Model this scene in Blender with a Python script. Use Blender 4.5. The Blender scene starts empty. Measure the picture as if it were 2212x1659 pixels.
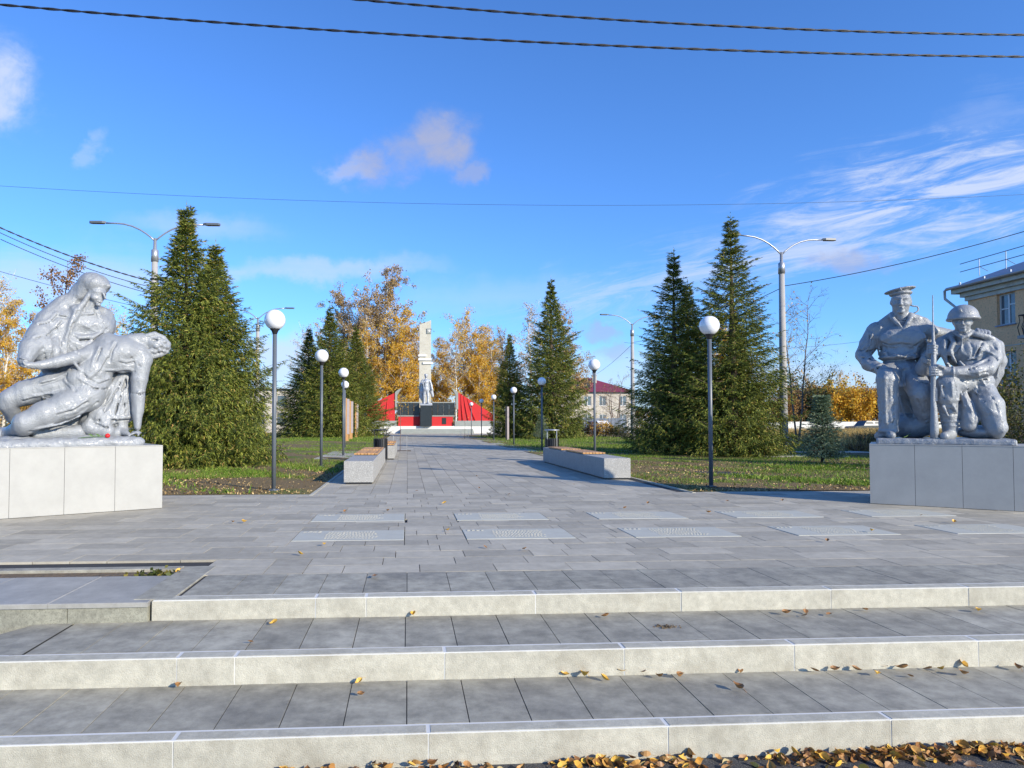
import bpy, math, random
import numpy as np
from mathutils import Vector, Matrix
R = math.radians
scene = bpy.context.scene
COL = scene.collection
rng = random.Random(7)
# ---------------------------------------------------------------- camera
cd = bpy.data.cameras.new('camera'); cam = bpy.data.objects.new('camera', cd); COL.objects.link(cam)
scene.camera = cam
cd.sensor_width = 36; cd.lens = 36 * 1470 / 2212; cd.shift_x = 0.0592; cd.shift_y = 0.0183
cd.clip_start = 0.05; cd.clip_end = 6000
cam.location = (0, 0, 1.15); cam.rotation_euler = (R(90) + 0.03, 0, -R(3.7))
# ---------------------------------------------------------------- sun and sky
SUN_EL = R(22.5); SUN_DIR = Vector((.69, -.72, 0)).normalized()
sd = bpy.data.lights.new('sun', 'SUN'); sun = bpy.data.objects.new('sun', sd); COL.objects.link(sun)
sd.energy = 5.0; sd.angle = R(0.5); sd.color = (1, .90, .72)
sv = Vector((SUN_DIR.x * math.cos(SUN_EL), SUN_DIR.y * math.cos(SUN_EL), math.sin(SUN_EL)))
sun.rotation_euler = sv.to_track_quat('Z', 'Y').to_euler(); sun.location = sv * 60
scene.view_settings.view_transform = 'Standard'; scene.view_settings.look = 'None'
scene.view_settings.exposure = 0.38; scene.view_settings.gamma = 1
world = bpy.data.worlds.new('World'); scene.world = world; world.use_nodes = True
class NT:
    def __init__(s, nt): s.nt = nt; s.n = nt.nodes; s.l = nt.links
    def add(s, t, **kw):
        nd = s.n.new(t)
        for k, v in kw.items():
            if k.startswith('i_'):
                key = k[2:]; key = int(key) if key.isdigit() else key.replace('_', ' ')
                nd.inputs[key].default_value = v
            else: setattr(nd, k, v)
        return nd
    def link(s, a, b): s.l.new(a, b)
    def math(s, op, a, b=None, c=None, clamp=False):
        nd = s.add('ShaderNodeMath', operation=op); nd.use_clamp = clamp
        for i, v in enumerate((a, b, c)):
            if v is None: continue
            if isinstance(v, (int, float)): nd.inputs[i].default_value = v
            else: s.link(v, nd.inputs[i])
        return nd.outputs[0]
    def mix(s, fac, a, b, mode='MIX'):
        nd = s.add('ShaderNodeMix', data_type='RGBA', blend_type=mode)
        for i, v in ((0, fac), (6, a), (7, b)):
            if isinstance(v, (int, float)): nd.inputs[i].default_value = v
            elif isinstance(v, tuple): nd.inputs[i].default_value = (*v, 1) if len(v) == 3 else v
            else: s.link(v, nd.inputs[i])
        return nd.outputs[2]
    def ramp(s, fac, stops):
        nd = s.add('ShaderNodeValToRGB'); cr = nd.color_ramp
        while len(cr.elements) < len(stops): cr.elements.new(.5)
        for e, (p, c) in zip(cr.elements, stops): e.position = p; e.color = (*c, 1) if len(c) == 3 else c
        s.link(fac, nd.inputs[0]); return nd.outputs[0]
w = NT(world.node_tree); w.n.clear()
sky = w.add('ShaderNodeTexSky', sky_type='NISHITA', sun_disc=False, sun_elevation=SUN_EL,
            sun_rotation=math.atan2(SUN_DIR.x, SUN_DIR.y), altitude=0, air_density=1.0, dust_density=.3, ozone_density=3.5)
tc = w.add('ShaderNodeTexCoord'); sp = w.add('ShaderNodeSeparateXYZ'); w.link(tc.outputs['Generated'], sp.inputs[0])
yy = w.math('MAXIMUM', sp.outputs[1], .05)
PX = w.math('DIVIDE', sp.outputs[0], yy); PZ = w.math('DIVIDE', sp.outputs[2], yy)
PX0, PZ0 = PX, PZ
cmb = w.add('ShaderNodeCombineXYZ'); w.link(PX, cmb.inputs[0]); w.link(PZ, cmb.inputs[1])
def wnoise(sx, sy, rot, detail, rough, off=0., dist=0.):
    mp = w.add('ShaderNodeMapping'); mp.inputs['Rotation'].default_value = (0, 0, rot); mp.inputs['Scale'].default_value = (sx, sy, 1); mp.inputs['Location'].default_value = (off, off * .7, 0)
    # rotate first, then stretch
    mr = w.add('ShaderNodeVectorRotate', rotation_type='Z_AXIS'); mr.inputs['Angle'].default_value = rot
    w.link(cmb.outputs[0], mr.inputs[0]); mp.inputs['Rotation'].default_value = (0, 0, 0); w.link(mr.outputs[0], mp.inputs[0])
    n = w.add('ShaderNodeTexNoise', i_Scale=1.0, i_Detail=detail, i_Roughness=rough, i_Distortion=dist); w.link(mp.outputs[0], n.inputs['Vector'])
    return n.outputs[0]
nA = wnoise(11, 15, 0, 9, .62, 0., .4)            # puffs
nB = wnoise(4.0, 30, -.24, 9, .68, 3., .9)     # cirrus streaks
nC = wnoise(2.2, 20, .02, 5, .5, 8.)      # low streaks
wn = w.add('ShaderNodeTexNoise', i_Scale=16., i_Detail=5., i_Roughness=.6); w.link(cmb.outputs[0], wn.inputs['Vector']); ws = w.add('ShaderNodeSeparateColor'); w.link(wn.outputs[1], ws.inputs[0])
PX = w.math('MULTIPLY_ADD', w.math('SUBTRACT', ws.outputs[0], .5), .10, PX0); PZ = w.math('MULTIPLY_ADD', w.math('SUBTRACT', ws.outputs[1], .5), .07, PZ0)
def gauss(cx, cz, sx, sz, rot=0):
    dx = w.math('SUBTRACT', PX, cx); dz = w.math('SUBTRACT', PZ, cz)
    c, s_ = math.cos(rot), math.sin(rot)
    a = w.math('ADD', w.math('MULTIPLY', dx, c), w.math('MULTIPLY', dz, s_)); b = w.math('SUBTRACT', w.math('MULTIPLY', dz, c), w.math('MULTIPLY', dx, s_))
    a = w.math('POWER', w.math('ABSOLUTE', w.math('DIVIDE', a, sx)), 2); b = w.math('POWER', w.math('ABSOLUTE', w.math('DIVIDE', b, sz)), 2)
    return w.math('POWER', 2.718, w.math('MULTIPLY', w.math('ADD', a, b), -1))
def cloud(g, noise, gain, bias, lo, hi, dens):
    m = w.math('ADD', w.math('MULTIPLY', noise, gain), w.math('ADD', g, bias))
    mr = w.add('ShaderNodeMapRange', interpolation_type='SMOOTHSTEP'); w.link(m, mr.inputs[0]); mr.inputs[1].default_value = lo; mr.inputs[2].default_value = hi
    return w.math('MULTIPLY', mr.outputs[0], dens)
skyc = w.mix(1.0, sky.outputs[0], (.60, .96, 1.46), 'MULTIPLY')
def blob(cx, cz, sx, sz, rot, noise, gain, thr, hi, dens):
    g = gauss(cx, cz, sx, sz, rot)
    m = w.math('SUBTRACT', w.math('MULTIPLY', g, w.math('MULTIPLY_ADD', noise, 2 * gain, 1 - gain)), thr)
    mr = w.add('ShaderNodeMapRange', interpolation_type='SMOOTHSTEP'); w.link(m, mr.inputs[0]); mr.inputs[1].default_value = 0; mr.inputs[2].default_value = hi
    return w.math('MULTIPLY', mr.outputs[0], dens)
GR = [blob(.005, .398, .085, .038, .35, nA, .9, .2, .9, .6), blob(-.035, .385, .085, .030, .22, nA, 1.25, .2, .95, .75), blob(.045, .415, .060, .050, .3, nA, 1.25, .2, .95, .85), blob(.095, .372, .035, .022, .5, nA, 1.3, .25, .7, .5), blob(-.01, .365, .06, .02, .2, nA, 1.3, .25, .8, .4),
      blob(.676, .251, .075, .026, 0, nA, 1.2, .22, .7, .55), blob(.285, .142, .035, .013, -.2, nA, 1.2, .2, .7, .5), blob(.312, .112, .040, .016, 0, nA, 1.2, .2, .7, .45)]
WH = [blob(-.61, .475, .085, .085, 0, nA, 1.5, .22, .95, .8), blob(-.085, .37, .05, .022, .2, nA, 1.4, .3, .8, .35), blob(-.455, .392, .045, .022, .8, nA, 1.6, .35, .7, .28),
      blob(-.12, .228, .20, .020, .02, nC, 1.1, .2, 1.0, .50), blob(-.30, .285, .12, .022, -.05, nC, 1.1, .2, 1.0, .32),
      blob(.86, .36, .40, .10, .22, nB, 3.4, .22, 1.5, .85), blob(.62, .27, .34, .06, .16, nB, 3.0, .2, 1.5, .7), blob(.36, .20, .26, .05, .12, nB, 2.6, .2, 1.3, .45),
      blob(.92, .48, .12, .07, .6, nB, 1.8, .25, 1.1, .15), blob(-.17, .09, .10, .06, 0, nA, 1.1, .15, .9, .75), blob(-.5, .20, .2, .07, 0, nC, 1.1, .15, 1.0, .55), blob(.2, .05, 1.2, .07, 0, nC, .8, .1, 1.0, .6), blob(.15, .19, .25, .04, .05, nC, 1.1, .2, 1.1, .25)]

def vmax(ls):
    o = ls[0]
    for x in ls[1:]: o = w.math('MAXIMUM', o, x)
    return o
white = w.math('MINIMUM', vmax(WH), 1.0); grey = w.math('MINIMUM', vmax(GR), 1.0)
c1 = w.mix(white, skyc, (4.0, 4.5, 5.7)); c2 = w.mix(grey, c1, (2.55, 2.75, 3.85))
bg = w.add('ShaderNodeBackground'); w.link(c2, bg.inputs[0]); bg.inputs[1].default_value = .135
wo = w.add('ShaderNodeOutputWorld'); w.link(bg.outputs[0], wo.inputs[0])

# ---------------------------------------------------------------- helpers
def tag(o, label=None, cat=None, group=None, kind=None):
    if label: o['label'] = label
    if cat: o['category'] = cat
    if group: o['group'] = group
    if kind: o['kind'] = kind
    return o
def empty(name, loc=(0, 0, 0), rz=0.):
    o = bpy.data.objects.new(name, None); o.location = loc; o.rotation_euler = (0, 0, rz); o.empty_display_size = .2; COL.objects.link(o); return o
def link_mesh(name, me, mat, parent=None, smooth=False):
    if mat: me.materials.append(mat)
    me.polygons.foreach_set('use_smooth', [bool(smooth)] * len(me.polygons))
    o = bpy.data.objects.new(name, me); COL.objects.link(o)
    if parent: o.parent = parent
    return o
def np_mesh(name, V, F):
    """V (N,3), F (M,k) arrays"""
    me = bpy.data.meshes.new(name); V = np.asarray(V, dtype=np.float32); F = np.asarray(F, dtype=np.int32); k = F.shape[1]
    me.vertices.add(len(V)); me.vertices.foreach_set('co', V.ravel())
    me.loops.add(F.size); me.loops.foreach_set('vertex_index', F.ravel())
    me.polygons.add(len(F)); me.polygons.foreach_set('loop_start', np.arange(0, F.size, k, dtype=np.int32))
    me.update(calc_edges=True); return me
class MB:
    def __init__(s): s.v = []; s.f = []
    def quad(s, a, b, c, d):
        i = len(s.v); s.v += [tuple(a), tuple(b), tuple(c), tuple(d)]; s.f.append((i, i + 1, i + 2, i + 3)); return s
    def poly(s, pts):
        i = len(s.v); s.v += [tuple(p) for p in pts]; s.f.append(tuple(range(i, i + len(pts)))); return s
    def prism(s, pts, z0, z1):
        """pts: ccw list of (x,y)"""
        n = len(pts); i = len(s.v); s.v += [(x, y, z0) for x, y in pts] + [(x, y, z1) for x, y in pts]
        s.f.append(tuple(range(i + n, i + 2 * n))); s.f.append(tuple(range(i + n - 1, i - 1, -1)))
        for k in range(n): s.f.append((i + k, i + (k + 1) % n, i + n + (k + 1) % n, i + n + k))
        return s
    def box(s, x0, y0, z0, x1, y1, z1, bev=0.):
        if bev <= 0: return s.prism([(x0, y0), (x1, y0), (x1, y1), (x0, y1)], z0, z1)
        b = bev; i = len(s.v)
        lv = [(z0, 0), (z1 - b, 0), (z1, b)]
        for z, d in lv: s.v += [(x0 + d, y0 + d, z), (x1 - d, y0 + d, z), (x1 - d, y1 - d, z), (x0 + d, y1 - d, z)]
        for l in range(2):
            for k in range(4): s.f.append((i + l * 4 + k, i + l * 4 + (k + 1) % 4, i + l * 4 + 4 + (k + 1) % 4, i + l * 4 + 4 + k))
        s.f.append((i + 8, i + 9, i + 10, i + 11)); s.f.append((i + 3, i + 2, i + 1, i)); return s
    def tube(s, pts, rad, n=8, caps=True):
        pts = [Vector(p) for p in pts]; m = len(pts)
        if not isinstance(rad, (list, tuple)): rad = [rad] * m
        up = Vector((0, 0, 1)); base = len(s.v); u = None
        for j, p in enumerate(pts):
            t = (pts[min(j + 1, m - 1)] - pts[max(j - 1, 0)]); t = t.normalized() if t.length > 1e-9 else up
            if u is None: u = t.cross(up if abs(t.z) < .95 else Vector((1, 0, 0))).normalized()
            else: u = (u - t * u.dot(t)).normalized()
            v = t.cross(u)
            for k in range(n):
                a = 2 * math.pi * k / n; s.v.append(tuple(p + (u * math.cos(a) + v * math.sin(a)) * rad[j]))
        for j in range(m - 1):
            for k in range(n):
                a = base + j * n + k; b = base + j * n + (k + 1) % n; s.f.append((a, b, b + n, a + n))
        if caps: s.f.append(tuple(base + k for k in range(n - 1, -1, -1))); s.f.append(tuple(base + (m - 1) * n + k for k in range(n)))
        return s
    def lathe(s, prof, n=24, c=(0, 0, 0)):
        base = len(s.v); m = len(prof)
        for r, z in prof:
            for k in range(n):
                a = 2 * math.pi * k / n; s.v.append((c[0] + r * math.cos(a), c[1] + r * math.sin(a), c[2] + z))
        for j in range(m - 1):
            for k in range(n):
                a = base + j * n + k; b = base + j * n + (k + 1) % n; s.f.append((a, b, b + n, a + n))
        s.f.append(tuple(base + k for k in range(n - 1, -1, -1))); s.f.append(tuple(base + (m - 1) * n + k for k in range(n))); return s
    def build(s, name, mat, parent=None, smooth=False):
        me = bpy.data.meshes.new(name); me.from_pydata(s.v, [], s.f); me.update()
        return link_mesh(name, me, mat, parent, smooth)
def copy_tree(o, parent=None):
    c = o.copy(); COL.objects.link(c); c.parent = parent
    for ch in [x for x in o.children]: copy_tree(ch, c)
    return c
# ---------------------------------------------------------------- materials
def mat(name, color, rough=.7, metal=0., var=.0, vscale=4., island=0., bump=0., bscale=60., bdetail=4, stops=None, coat=0., spec=.5, speck=0., speckcol=(.05, .05, .05), speckscale=120., trans=0., stain=0., staincol=(.1, .09, .08), stscale=1.2, mott=0., mscale=14.):
    m = bpy.data.materials.new(name); m.use_nodes = True; t = NT(m.node_tree); b = t.n['Principled BSDF']
    g = t.add('ShaderNodeTexCoord').outputs['Object']
    col = None
    if stops:
        gi = t.add('ShaderNodeNewGeometry'); col = t.ramp(gi.outputs['Random Per Island'], stops)
    else: col = t.mix(0, color, color)
    if island > 0:
        gi = t.add('ShaderNodeNewGeometry'); f = t.math('MULTIPLY_ADD', gi.outputs['Random Per Island'], 2 * island, 1 - island)
        v = t.add('ShaderNodeCombineXYZ')
        for i in range(3): t.link(f, v.inputs[i])
        col = t.mix(1, col, v.outputs[0], 'MULTIPLY')
    if var > 0:
        n = t.add('ShaderNodeTexNoise', i_Scale=vscale, i_Detail=6., i_Roughness=.6); t.link(g, n.inputs['Vector'])
        f = t.math('MULTIPLY_ADD', n.outputs[0], 2 * var * 1.6, 1 - var * 1.6)
        v = t.add('ShaderNodeCombineXYZ')
        for i in range(3): t.link(f, v.inputs[i])
        col = t.mix(1, col, v.outputs[0], 'MULTIPLY')
    if mott > 0:
        n = t.add('ShaderNodeTexNoise', i_Scale=mscale, i_Detail=9., i_Roughness=.72); t.link(g, n.inputs['Vector'])
        mr = t.add('ShaderNodeMapRange'); mr.inputs[1].default_value = .36; mr.inputs[2].default_value = .64; mr.inputs[3].default_value = 1 - mott; mr.inputs[4].default_value = 1 + mott * .8; t.link(n.outputs[0], mr.inputs[0])
        v = t.add('ShaderNodeCombineXYZ')
        for i in range(3): t.link(mr.outputs[0], v.inputs[i])
        col = t.mix(1, col, v.outputs[0], 'MULTIPLY')
    if stain > 0:
        n = t.add('ShaderNodeTexNoise', i_Scale=stscale, i_Detail=5., i_Roughness=.65); t.link(g, n.inputs['Vector'])
        mr = t.add('ShaderNodeMapRange'); mr.inputs[1].default_value = .5; mr.inputs[2].default_value = .75; t.link(n.outputs[0], mr.inputs[0])
        col = t.mix(t.math('MULTIPLY', mr.outputs[0], stain), col, staincol)
    if speck > 0:
        n = t.add('ShaderNodeTexNoise', i_Scale=speckscale, i_Detail=2.); t.link(g, n.inputs['Vector'])
        mr = t.add('ShaderNodeMapRange'); mr.inputs[1].default_value = .52; mr.inputs[2].default_value = .66; t.link(n.outputs[0], mr.inputs[0])
        col = t.mix(t.math('MULTIPLY', mr.outputs[0], speck), col, speckcol)
    t.link(col, b.inputs['Base Color'])
    b.inputs['Roughness'].default_value = rough; b.inputs['Metallic'].default_value = metal; b.inputs['Specular IOR Level'].default_value = spec
    b.inputs['Coat Weight'].default_value = coat; b.inputs['Coat Roughness'].default_value = .12
    if bump > 0:
        n = t.add('ShaderNodeTexNoise', i_Scale=bscale, i_Detail=float(bdetail), i_Roughness=.6); t.link(g, n.inputs['Vector'])
        bp = t.add('ShaderNodeBump', i_Strength=1., i_Distance=bump); t.link(n.outputs[0], bp.inputs['Height']); t.link(bp.outputs[0], b.inputs['Normal'])
    if trans > 0:
        tr = t.add('ShaderNodeBsdfTranslucent'); t.link(col, tr.inputs[0]); mx = t.add('ShaderNodeMixShader'); mx.inputs[0].default_value = trans
        t.link(b.outputs[0], mx.inputs[1]); t.link(tr.outputs[0], mx.inputs[2]); t.link(mx.outputs[0], t.n['Material Output'].inputs[0])
    return m
M = {}
M['slab'] = mat('paving_slab', (.385, .356, .288), .75, var=.16, vscale=2.5, island=.17, mott=.12, mscale=9, bump=.0015, bscale=220, speck=.22, speckcol=(.48, .45, .41), speckscale=260, spec=.35)
M['tread'] = mat('tread_slab', (.315, .298, .240), .72, var=.2, mott=.30, mscale=7, vscale=3.2, island=.13, bump=.0016, bscale=260, speck=.30, speckcol=(.34, .35, .37), speckscale=330, spec=.35, stain=.45, staincol=(.075, .075, .078), stscale=1.5)
M['coping'] = mat('coping_stone', (.445, .425, .35), .85, mott=.13, mscale=16, var=.14, vscale=4, island=.06, bump=.003, bscale=150, speck=.25, speckcol=(.27, .24, .19), speckscale=160, stain=.6, staincol=(.25, .225, .17), stscale=3.2)
M['polished'] = mat('polished_stone', (.31, .30, .27), .5, mott=.15, mscale=8, var=.2, vscale=3, island=.06, speck=.2, speckcol=(.4, .42, .45), speckscale=150)
M['grout'] = mat('white_grout', (.62, .62, .60), .9)
M['joint'] = mat('dark_joint', (.035, .035, .035), .95, var=.3, vscale=12)
M['asphalt'] = mat('asphalt', (.055, .055, .058), .9, var=.2, vscale=9, bump=.008, bscale=130, speck=.7, speckcol=(.15, .15, .15), speckscale=150)
M['clad'] = mat('porcelain_cladding', (.355, .35, .33), .42, mott=.05, mscale=4, var=.07, vscale=3.5, island=.03, speck=.10, speckcol=(.38, .38, .37), speckscale=60)
M['silver'] = mat('silver_paint', (.275, .29, .31), .36, metal=.05, var=.08, vscale=6, mott=.08, mscale=20, bump=.010, bscale=60, bdetail=4, spec=.55, coat=.15)
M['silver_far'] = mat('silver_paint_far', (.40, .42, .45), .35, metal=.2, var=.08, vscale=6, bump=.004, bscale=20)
M['globe'] = mat('opal_globe', (.80, .80, .82), .12, spec=.6, coat=.4)
M['pole'] = mat('slate_pole_paint', (.10, .115, .135), .38, var=.05)
M['black'] = mat('black_metal', (.018, .018, .02), .4, var=.1)
M['benchstone'] = mat('speckled_bench_stone', (.30, .295, .28), .7, var=.05, vscale=3, mott=.1, mscale=6, bump=.0015, bscale=260, speck=.8, speckcol=(.56, .55, .53), speckscale=80)
M['wood'] = mat('larch_slats', (.50, .27, .10), .55, var=.15, vscale=14, island=.2)
M['concrete'] = mat('pole_concrete', (.36, .35, .34), .85, var=.12, vscale=3, bump=.002, bscale=90)
M['galv'] = mat('galvanised_steel', (.42, .43, .45), .4, metal=.6, var=.08)
M['wire'] = mat('wire_black', (.02, .022, .03), .5)
M['trunk'] = mat('spruce_bark', (.10, .07, .05), .9, var=.3, vscale=9)
M['birch'] = mat('birch_bark', (.62, .59, .54), .8, var=.22, vscale=5, speck=.8, speckcol=(.05, .04, .04), speckscale=7)
M['bark'] = mat('grey_brown_bark', (.17, .125, .10), .9, var=.2, vscale=6)
M['palebark'] = mat('pale_twig_bark', (.30, .235, .20), .9, var=.2, vscale=6)
G1 = [(0, (.030, .050, .012)), (.35, (.075, .105, .018)), (.7, (.18, .21, .032)), (.93, (.30, .31, .055)), (1, (.46, .28, .10))]
M['needle'] = mat('spruce_needles', None, .6, stops=G1, var=.35, vscale=1.3, trans=.12, spec=.25)
M['needle_blue'] = mat('blue_spruce_needles', None, .6, stops=[(0, (.07, .11, .06)), (.6, (.16, .22, .12)), (1, (.30, .36, .24))], trans=.1, spec=.25)
M['orange'] = mat('orange_leaves', None, .6, stops=[(0, (.40, .21, .03)), (.4, (.70, .38, .03)), (.8, (.82, .55, .07)), (1, (.50, .45, .10))], var=.2, vscale=.5, trans=.35, spec=.25)
M['tan'] = mat('tan_leaves', None, .7, stops=[(0, (.22, .14, .06)), (.5, (.42, .28, .12)), (1, (.60, .41, .16))], var=.2, vscale=.5, trans=.3, spec=.2)
M['brownleaf'] = mat('brown_leaves', None, .7, stops=[(0, (.14, .07, .03)), (.6, (.30, .15, .05)), (1, (.42, .24, .07))], trans=.3, spec=.2)
M['olive'] = mat('olive_leaves', None, .6, stops=[(0, (.03, .045, .012)), (.6, (.075, .095, .02)), (1, (.22, .17, .03))], var=.2, vscale=.8, trans=.2, spec=.3)
M['grass'] = mat('grass_blades', None, .6, stops=[(0, (.08, .14, .015)), (.6, (.17, .28, .03)), (.9, (.30, .40, .06)), (1, (.45, .38, .15))], trans=.3, spec=.25)
M['dry'] = mat('dry_grass', None, .8, stops=[(0, (.24, .16, .05)), (.6, (.50, .35, .13)), (1, (.62, .48, .22))], trans=.2, spec=.1)
M['litter'] = mat('leaf_litter', None, .8, stops=[(0, (.06, .04, .02)), (.5, (.22, .15, .07)), (1, (.62, .46, .22))], spec=.1)
M['leafpile'] = mat('fallen_birch_leaves', None, .5, stops=[(0, (.10, .045, .015)), (.25, (.24, .11, .035)), (.5, (.38, .20, .07)), (.75, (.50, .27, .06)), (.9, (.66, .40, .05)), (1, (.45, .36, .18))], var=.25, vscale=60, spec=.5)
M['leafb'] = mat('dry_leaf_brown', (.30, .15, .05), .5, var=.3, vscale=50)
M['leafy'] = mat('dry_leaf_yellow', (.62, .36, .05), .5, var=.25, vscale=50)
M['stucco'] = mat('ochre_stucco', (.86, .50, .27), .95, var=.16, vscale=1.5, bump=.012, bscale=30, speck=.35, speckcol=(.26, .20, .13), speckscale=14)
M['cream'] = mat('cornice_plaster', (.55, .51, .44), .9, var=.15, vscale=2, stain=.7, staincol=(.28, .25, .22), stscale=2.5)
M['roofmetal'] = mat('grey_roof_metal', (.20, .25, .34), .5, metal=.3, var=.1)
M['maroon'] = mat('maroon_roof_sheet', (.20, .035, .06), .5, var=.12, vscale=1)
M['wallgrey'] = mat('pale_silicate_brick', (.50, .46, .40), .9, var=.14, vscale=.8)
M['glass'] = mat('window_glass', (.10, .13, .16), .08, spec=.8)
M['curtain'] = mat('window_curtain', (.32, .34, .36), .6, var=.2, vscale=3)
M['whiteframe'] = mat('white_window_frame', (.68, .68, .68), .5)
M['red'] = mat('red_render', (.52, .018, .02), .75, var=.08, vscale=2, bump=.01, bscale=6)
M['granite'] = mat('black_granite', (.022, .028, .030), .35, var=.25, vscale=3)
M['granite_panel'] = mat('black_name_panels', (.022, .028, .030), .3, var=.25, vscale=3, speck=.4, speckcol=(.10, .11, .11), speckscale=16)
M['greyblock'] = mat('grey_stone_block', (.27, .29, .27), .85, var=.15, vscale=2)
M['whitewash'] = mat('whitewash', (.66, .65, .62), .85, var=.06)
M['obelisk'] = mat('obelisk_stone', (.50, .475, .40), .9, var=.14, vscale=1.2, bump=.01, bscale=6, speck=.3, speckcol=(.33, .29, .2), speckscale=5)
M['fencegrey'] = mat('weathered_fence_boards', (.16, .19, .24), .8, island=.25, var=.2, vscale=2)
M['fencewhite'] = mat('white_fence_panels', (.62, .62, .58), .8, island=.08, var=.1, vscale=1)
M['soil'] = mat('bare_soil', (.14, .10, .06), .95, var=.3, vscale=4, bump=.03, bscale=18, speck=.6, speckcol=(.20, .15, .09), speckscale=40)
M['carpaint'] = mat('dark_car_paint', (.03, .035, .04), .3, coat=.6)
M['carglass'] = mat('car_glass', (.015, .02, .025), .35)
M['carwhite'] = mat('white_car_paint', (.65, .66, .68), .3, coat=.6)
M['rubber'] = mat('rubber', (.02, .02, .02), .8)
M['yellow'] = mat('sign_yellow', (.75, .38, .02), .5)
M['redflower'] = mat('red_petals', (.65, .01, .015), .5)
M['stem'] = mat('green_stem', (.07, .14, .03), .6)
M['totem'] = mat('totem_panel', (.40, .34, .33), .7, var=.1)
M['facing'] = mat('granite_facing', (.27, .265, .21), .85, var=.15, mott=.25, mscale=22, speck=.5, speckcol=(.14, .13, .10), speckscale=110)
M['letter'] = mat('pale_raised_letters', (.50, .47, .38), .6)
M['plaque'] = mat('light_granite_plaque', (.44, .435, .37), .7, var=.12, vscale=4, speck=.3, speckcol=(.5, .53, .56), speckscale=200)
def ground_mat(name, scale, lo, hi, soil=(.17, .118, .066), grass=(.12, .17, .03), dead=(.34, .25, .13)):
    m = bpy.data.materials.new(name); m.use_nodes = True; t = NT(m.node_tree); b = t.n['Principled BSDF']; g = t.add('ShaderNodeTexCoord').outputs['Object']
    n1 = t.add('ShaderNodeTexNoise', i_Scale=scale, i_Detail=7., i_Roughness=.62); t.link(g, n1.inputs['Vector'])
    n2 = t.add('ShaderNodeTexNoise', i_Scale=9., i_Detail=6., i_Roughness=.7); t.link(g, n2.inputs['Vector'])
    n3 = t.add('ShaderNodeTexNoise', i_Scale=45., i_Detail=4.); t.link(g, n3.inputs['Vector'])
    f = t.math('ADD', n1.outputs[0], t.math('MULTIPLY', t.math('SUBTRACT', n2.outputs[0], .5), .25))
    mr = t.add('ShaderNodeMapRange', interpolation_type='SMOOTHSTEP'); mr.inputs[1].default_value = lo; mr.inputs[2].default_value = hi; t.link(f, mr.inputs[0])
    gr = t.mix(n2.outputs[0], tuple(c * .6 for c in grass), tuple(min(1, c * 1.5) for c in grass)); so = t.mix(n3.outputs[0], tuple(c * .55 for c in soil), dead)
    t.link(t.mix(mr.outputs[0], so, gr), b.inputs['Base Color']); b.inputs['Roughness'].default_value = .95; b.inputs['Specular IOR Level'].default_value = .15
    bp = t.add('ShaderNodeBump', i_Strength=1., i_Distance=.04); t.link(n3.outputs[0], bp.inputs['Height']); t.link(bp.outputs[0], b.inputs['Normal'])
    return m
M['lawn'] = ground_mat('lawn_soil_and_grass', .35, .50, .64)
M['field'] = ground_mat('field', .08, .35, .6, soil=(.16, .12, .06), grass=(.09, .09, .03))

# ---------------------------------------------------------------- ground
def sheet(name, x0, y0, x1, y1, z, m, nx=1, ny=1, amp=0., sc=.6):
    X, Y = np.meshgrid(np.linspace(x0, x1, nx + 1), np.linspace(y0, y1, ny + 1))
    Z = np.full_like(X, z)
    if amp: Z = Z + amp * (np.sin(X * sc * 1.7 + np.sin(Y * sc)) * np.cos(Y * sc * 1.3 + X * .4) + .5 * np.sin(X * sc * 4.1 + Y * sc * 3.3))
    V = np.stack([X, Y, Z], -1).reshape(-1, 3); i = np.arange((nx + 1) * (ny + 1)).reshape(ny + 1, nx + 1)
    F = np.stack([i[:-1, :-1], i[:-1, 1:], i[1:, 1:], i[1:, :-1]], -1).reshape(-1, 4)
    return tag(link_mesh(name, np_mesh(name, V, F), m, None, amp > 0), kind='structure')
sheet('ground', -2500, -40, 2500, 4000, -.46, M['field'])
sheet('ground_far', -600, 66, 600, 700, -.03, M['field'])
sheet('road', -40, -12, 40, 3.24, -.43, M['asphalt'])
sheet('lawn', -60, 11.15, -1.56, 66, .0, M['lawn'], 160, 150, .018)
sheet('lawn', 4.72, 11.15, 80, 66, .0, M['lawn'], 200, 150, .018)
sheet('plaza_bed', -30, 5.62, 30, 11.2, -.02, M['joint'])
sheet('plaza_bed', -1.52, 4.6, 30, 5.62, -.02, M['joint'])
sheet('alley_bed', -1.6, 11.2, 8, 76, -.016, M['joint'])
# paving slabs: real slabs with open joints
def slabs(name, m, rects, z, th=.03, gap=.003):
    r = np.array(rects, dtype=np.float64); g = gap / 2; n = len(r)
    zz = z + np.random.RandomState(3).uniform(-.0012, .0012, n)
    x0, y0, x1, y1 = r[:, 0] + g, r[:, 1] + g, r[:, 2] - g, r[:, 3] - g
    lo = zz - th
    V = np.stack([np.stack([x0, y0, zz], 1), np.stack([x1, y0, zz], 1), np.stack([x1, y1, zz], 1), np.stack([x0, y1, zz], 1),
                  np.stack([x0, y0, lo], 1), np.stack([x1, y0, lo], 1), np.stack([x1, y1, lo], 1), np.stack([x0, y1, lo], 1)], 1).reshape(-1, 3)
    q = np.array([[0, 1, 2, 3], [4, 5, 1, 0], [5, 6, 2, 1], [6, 7, 3, 2], [7, 4, 0, 3]])
    F = (np.arange(n)[:, None, None] * 8 + q[None]).reshape(-1, 4)
    return tag(link_mesh(name, np_mesh(name, V, F), m), kind='structure')
PLQ = [(x, y) for y in (6.745, 8.055) for x in (-1.135, .585, 2.29, 3.99, 5.70)]   # memorial plaques 1.1 x .62
def hits(a, b): return a[0] < b[2] and a[2] > b[0] and a[1] < b[3] and a[3] > b[1]
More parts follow.
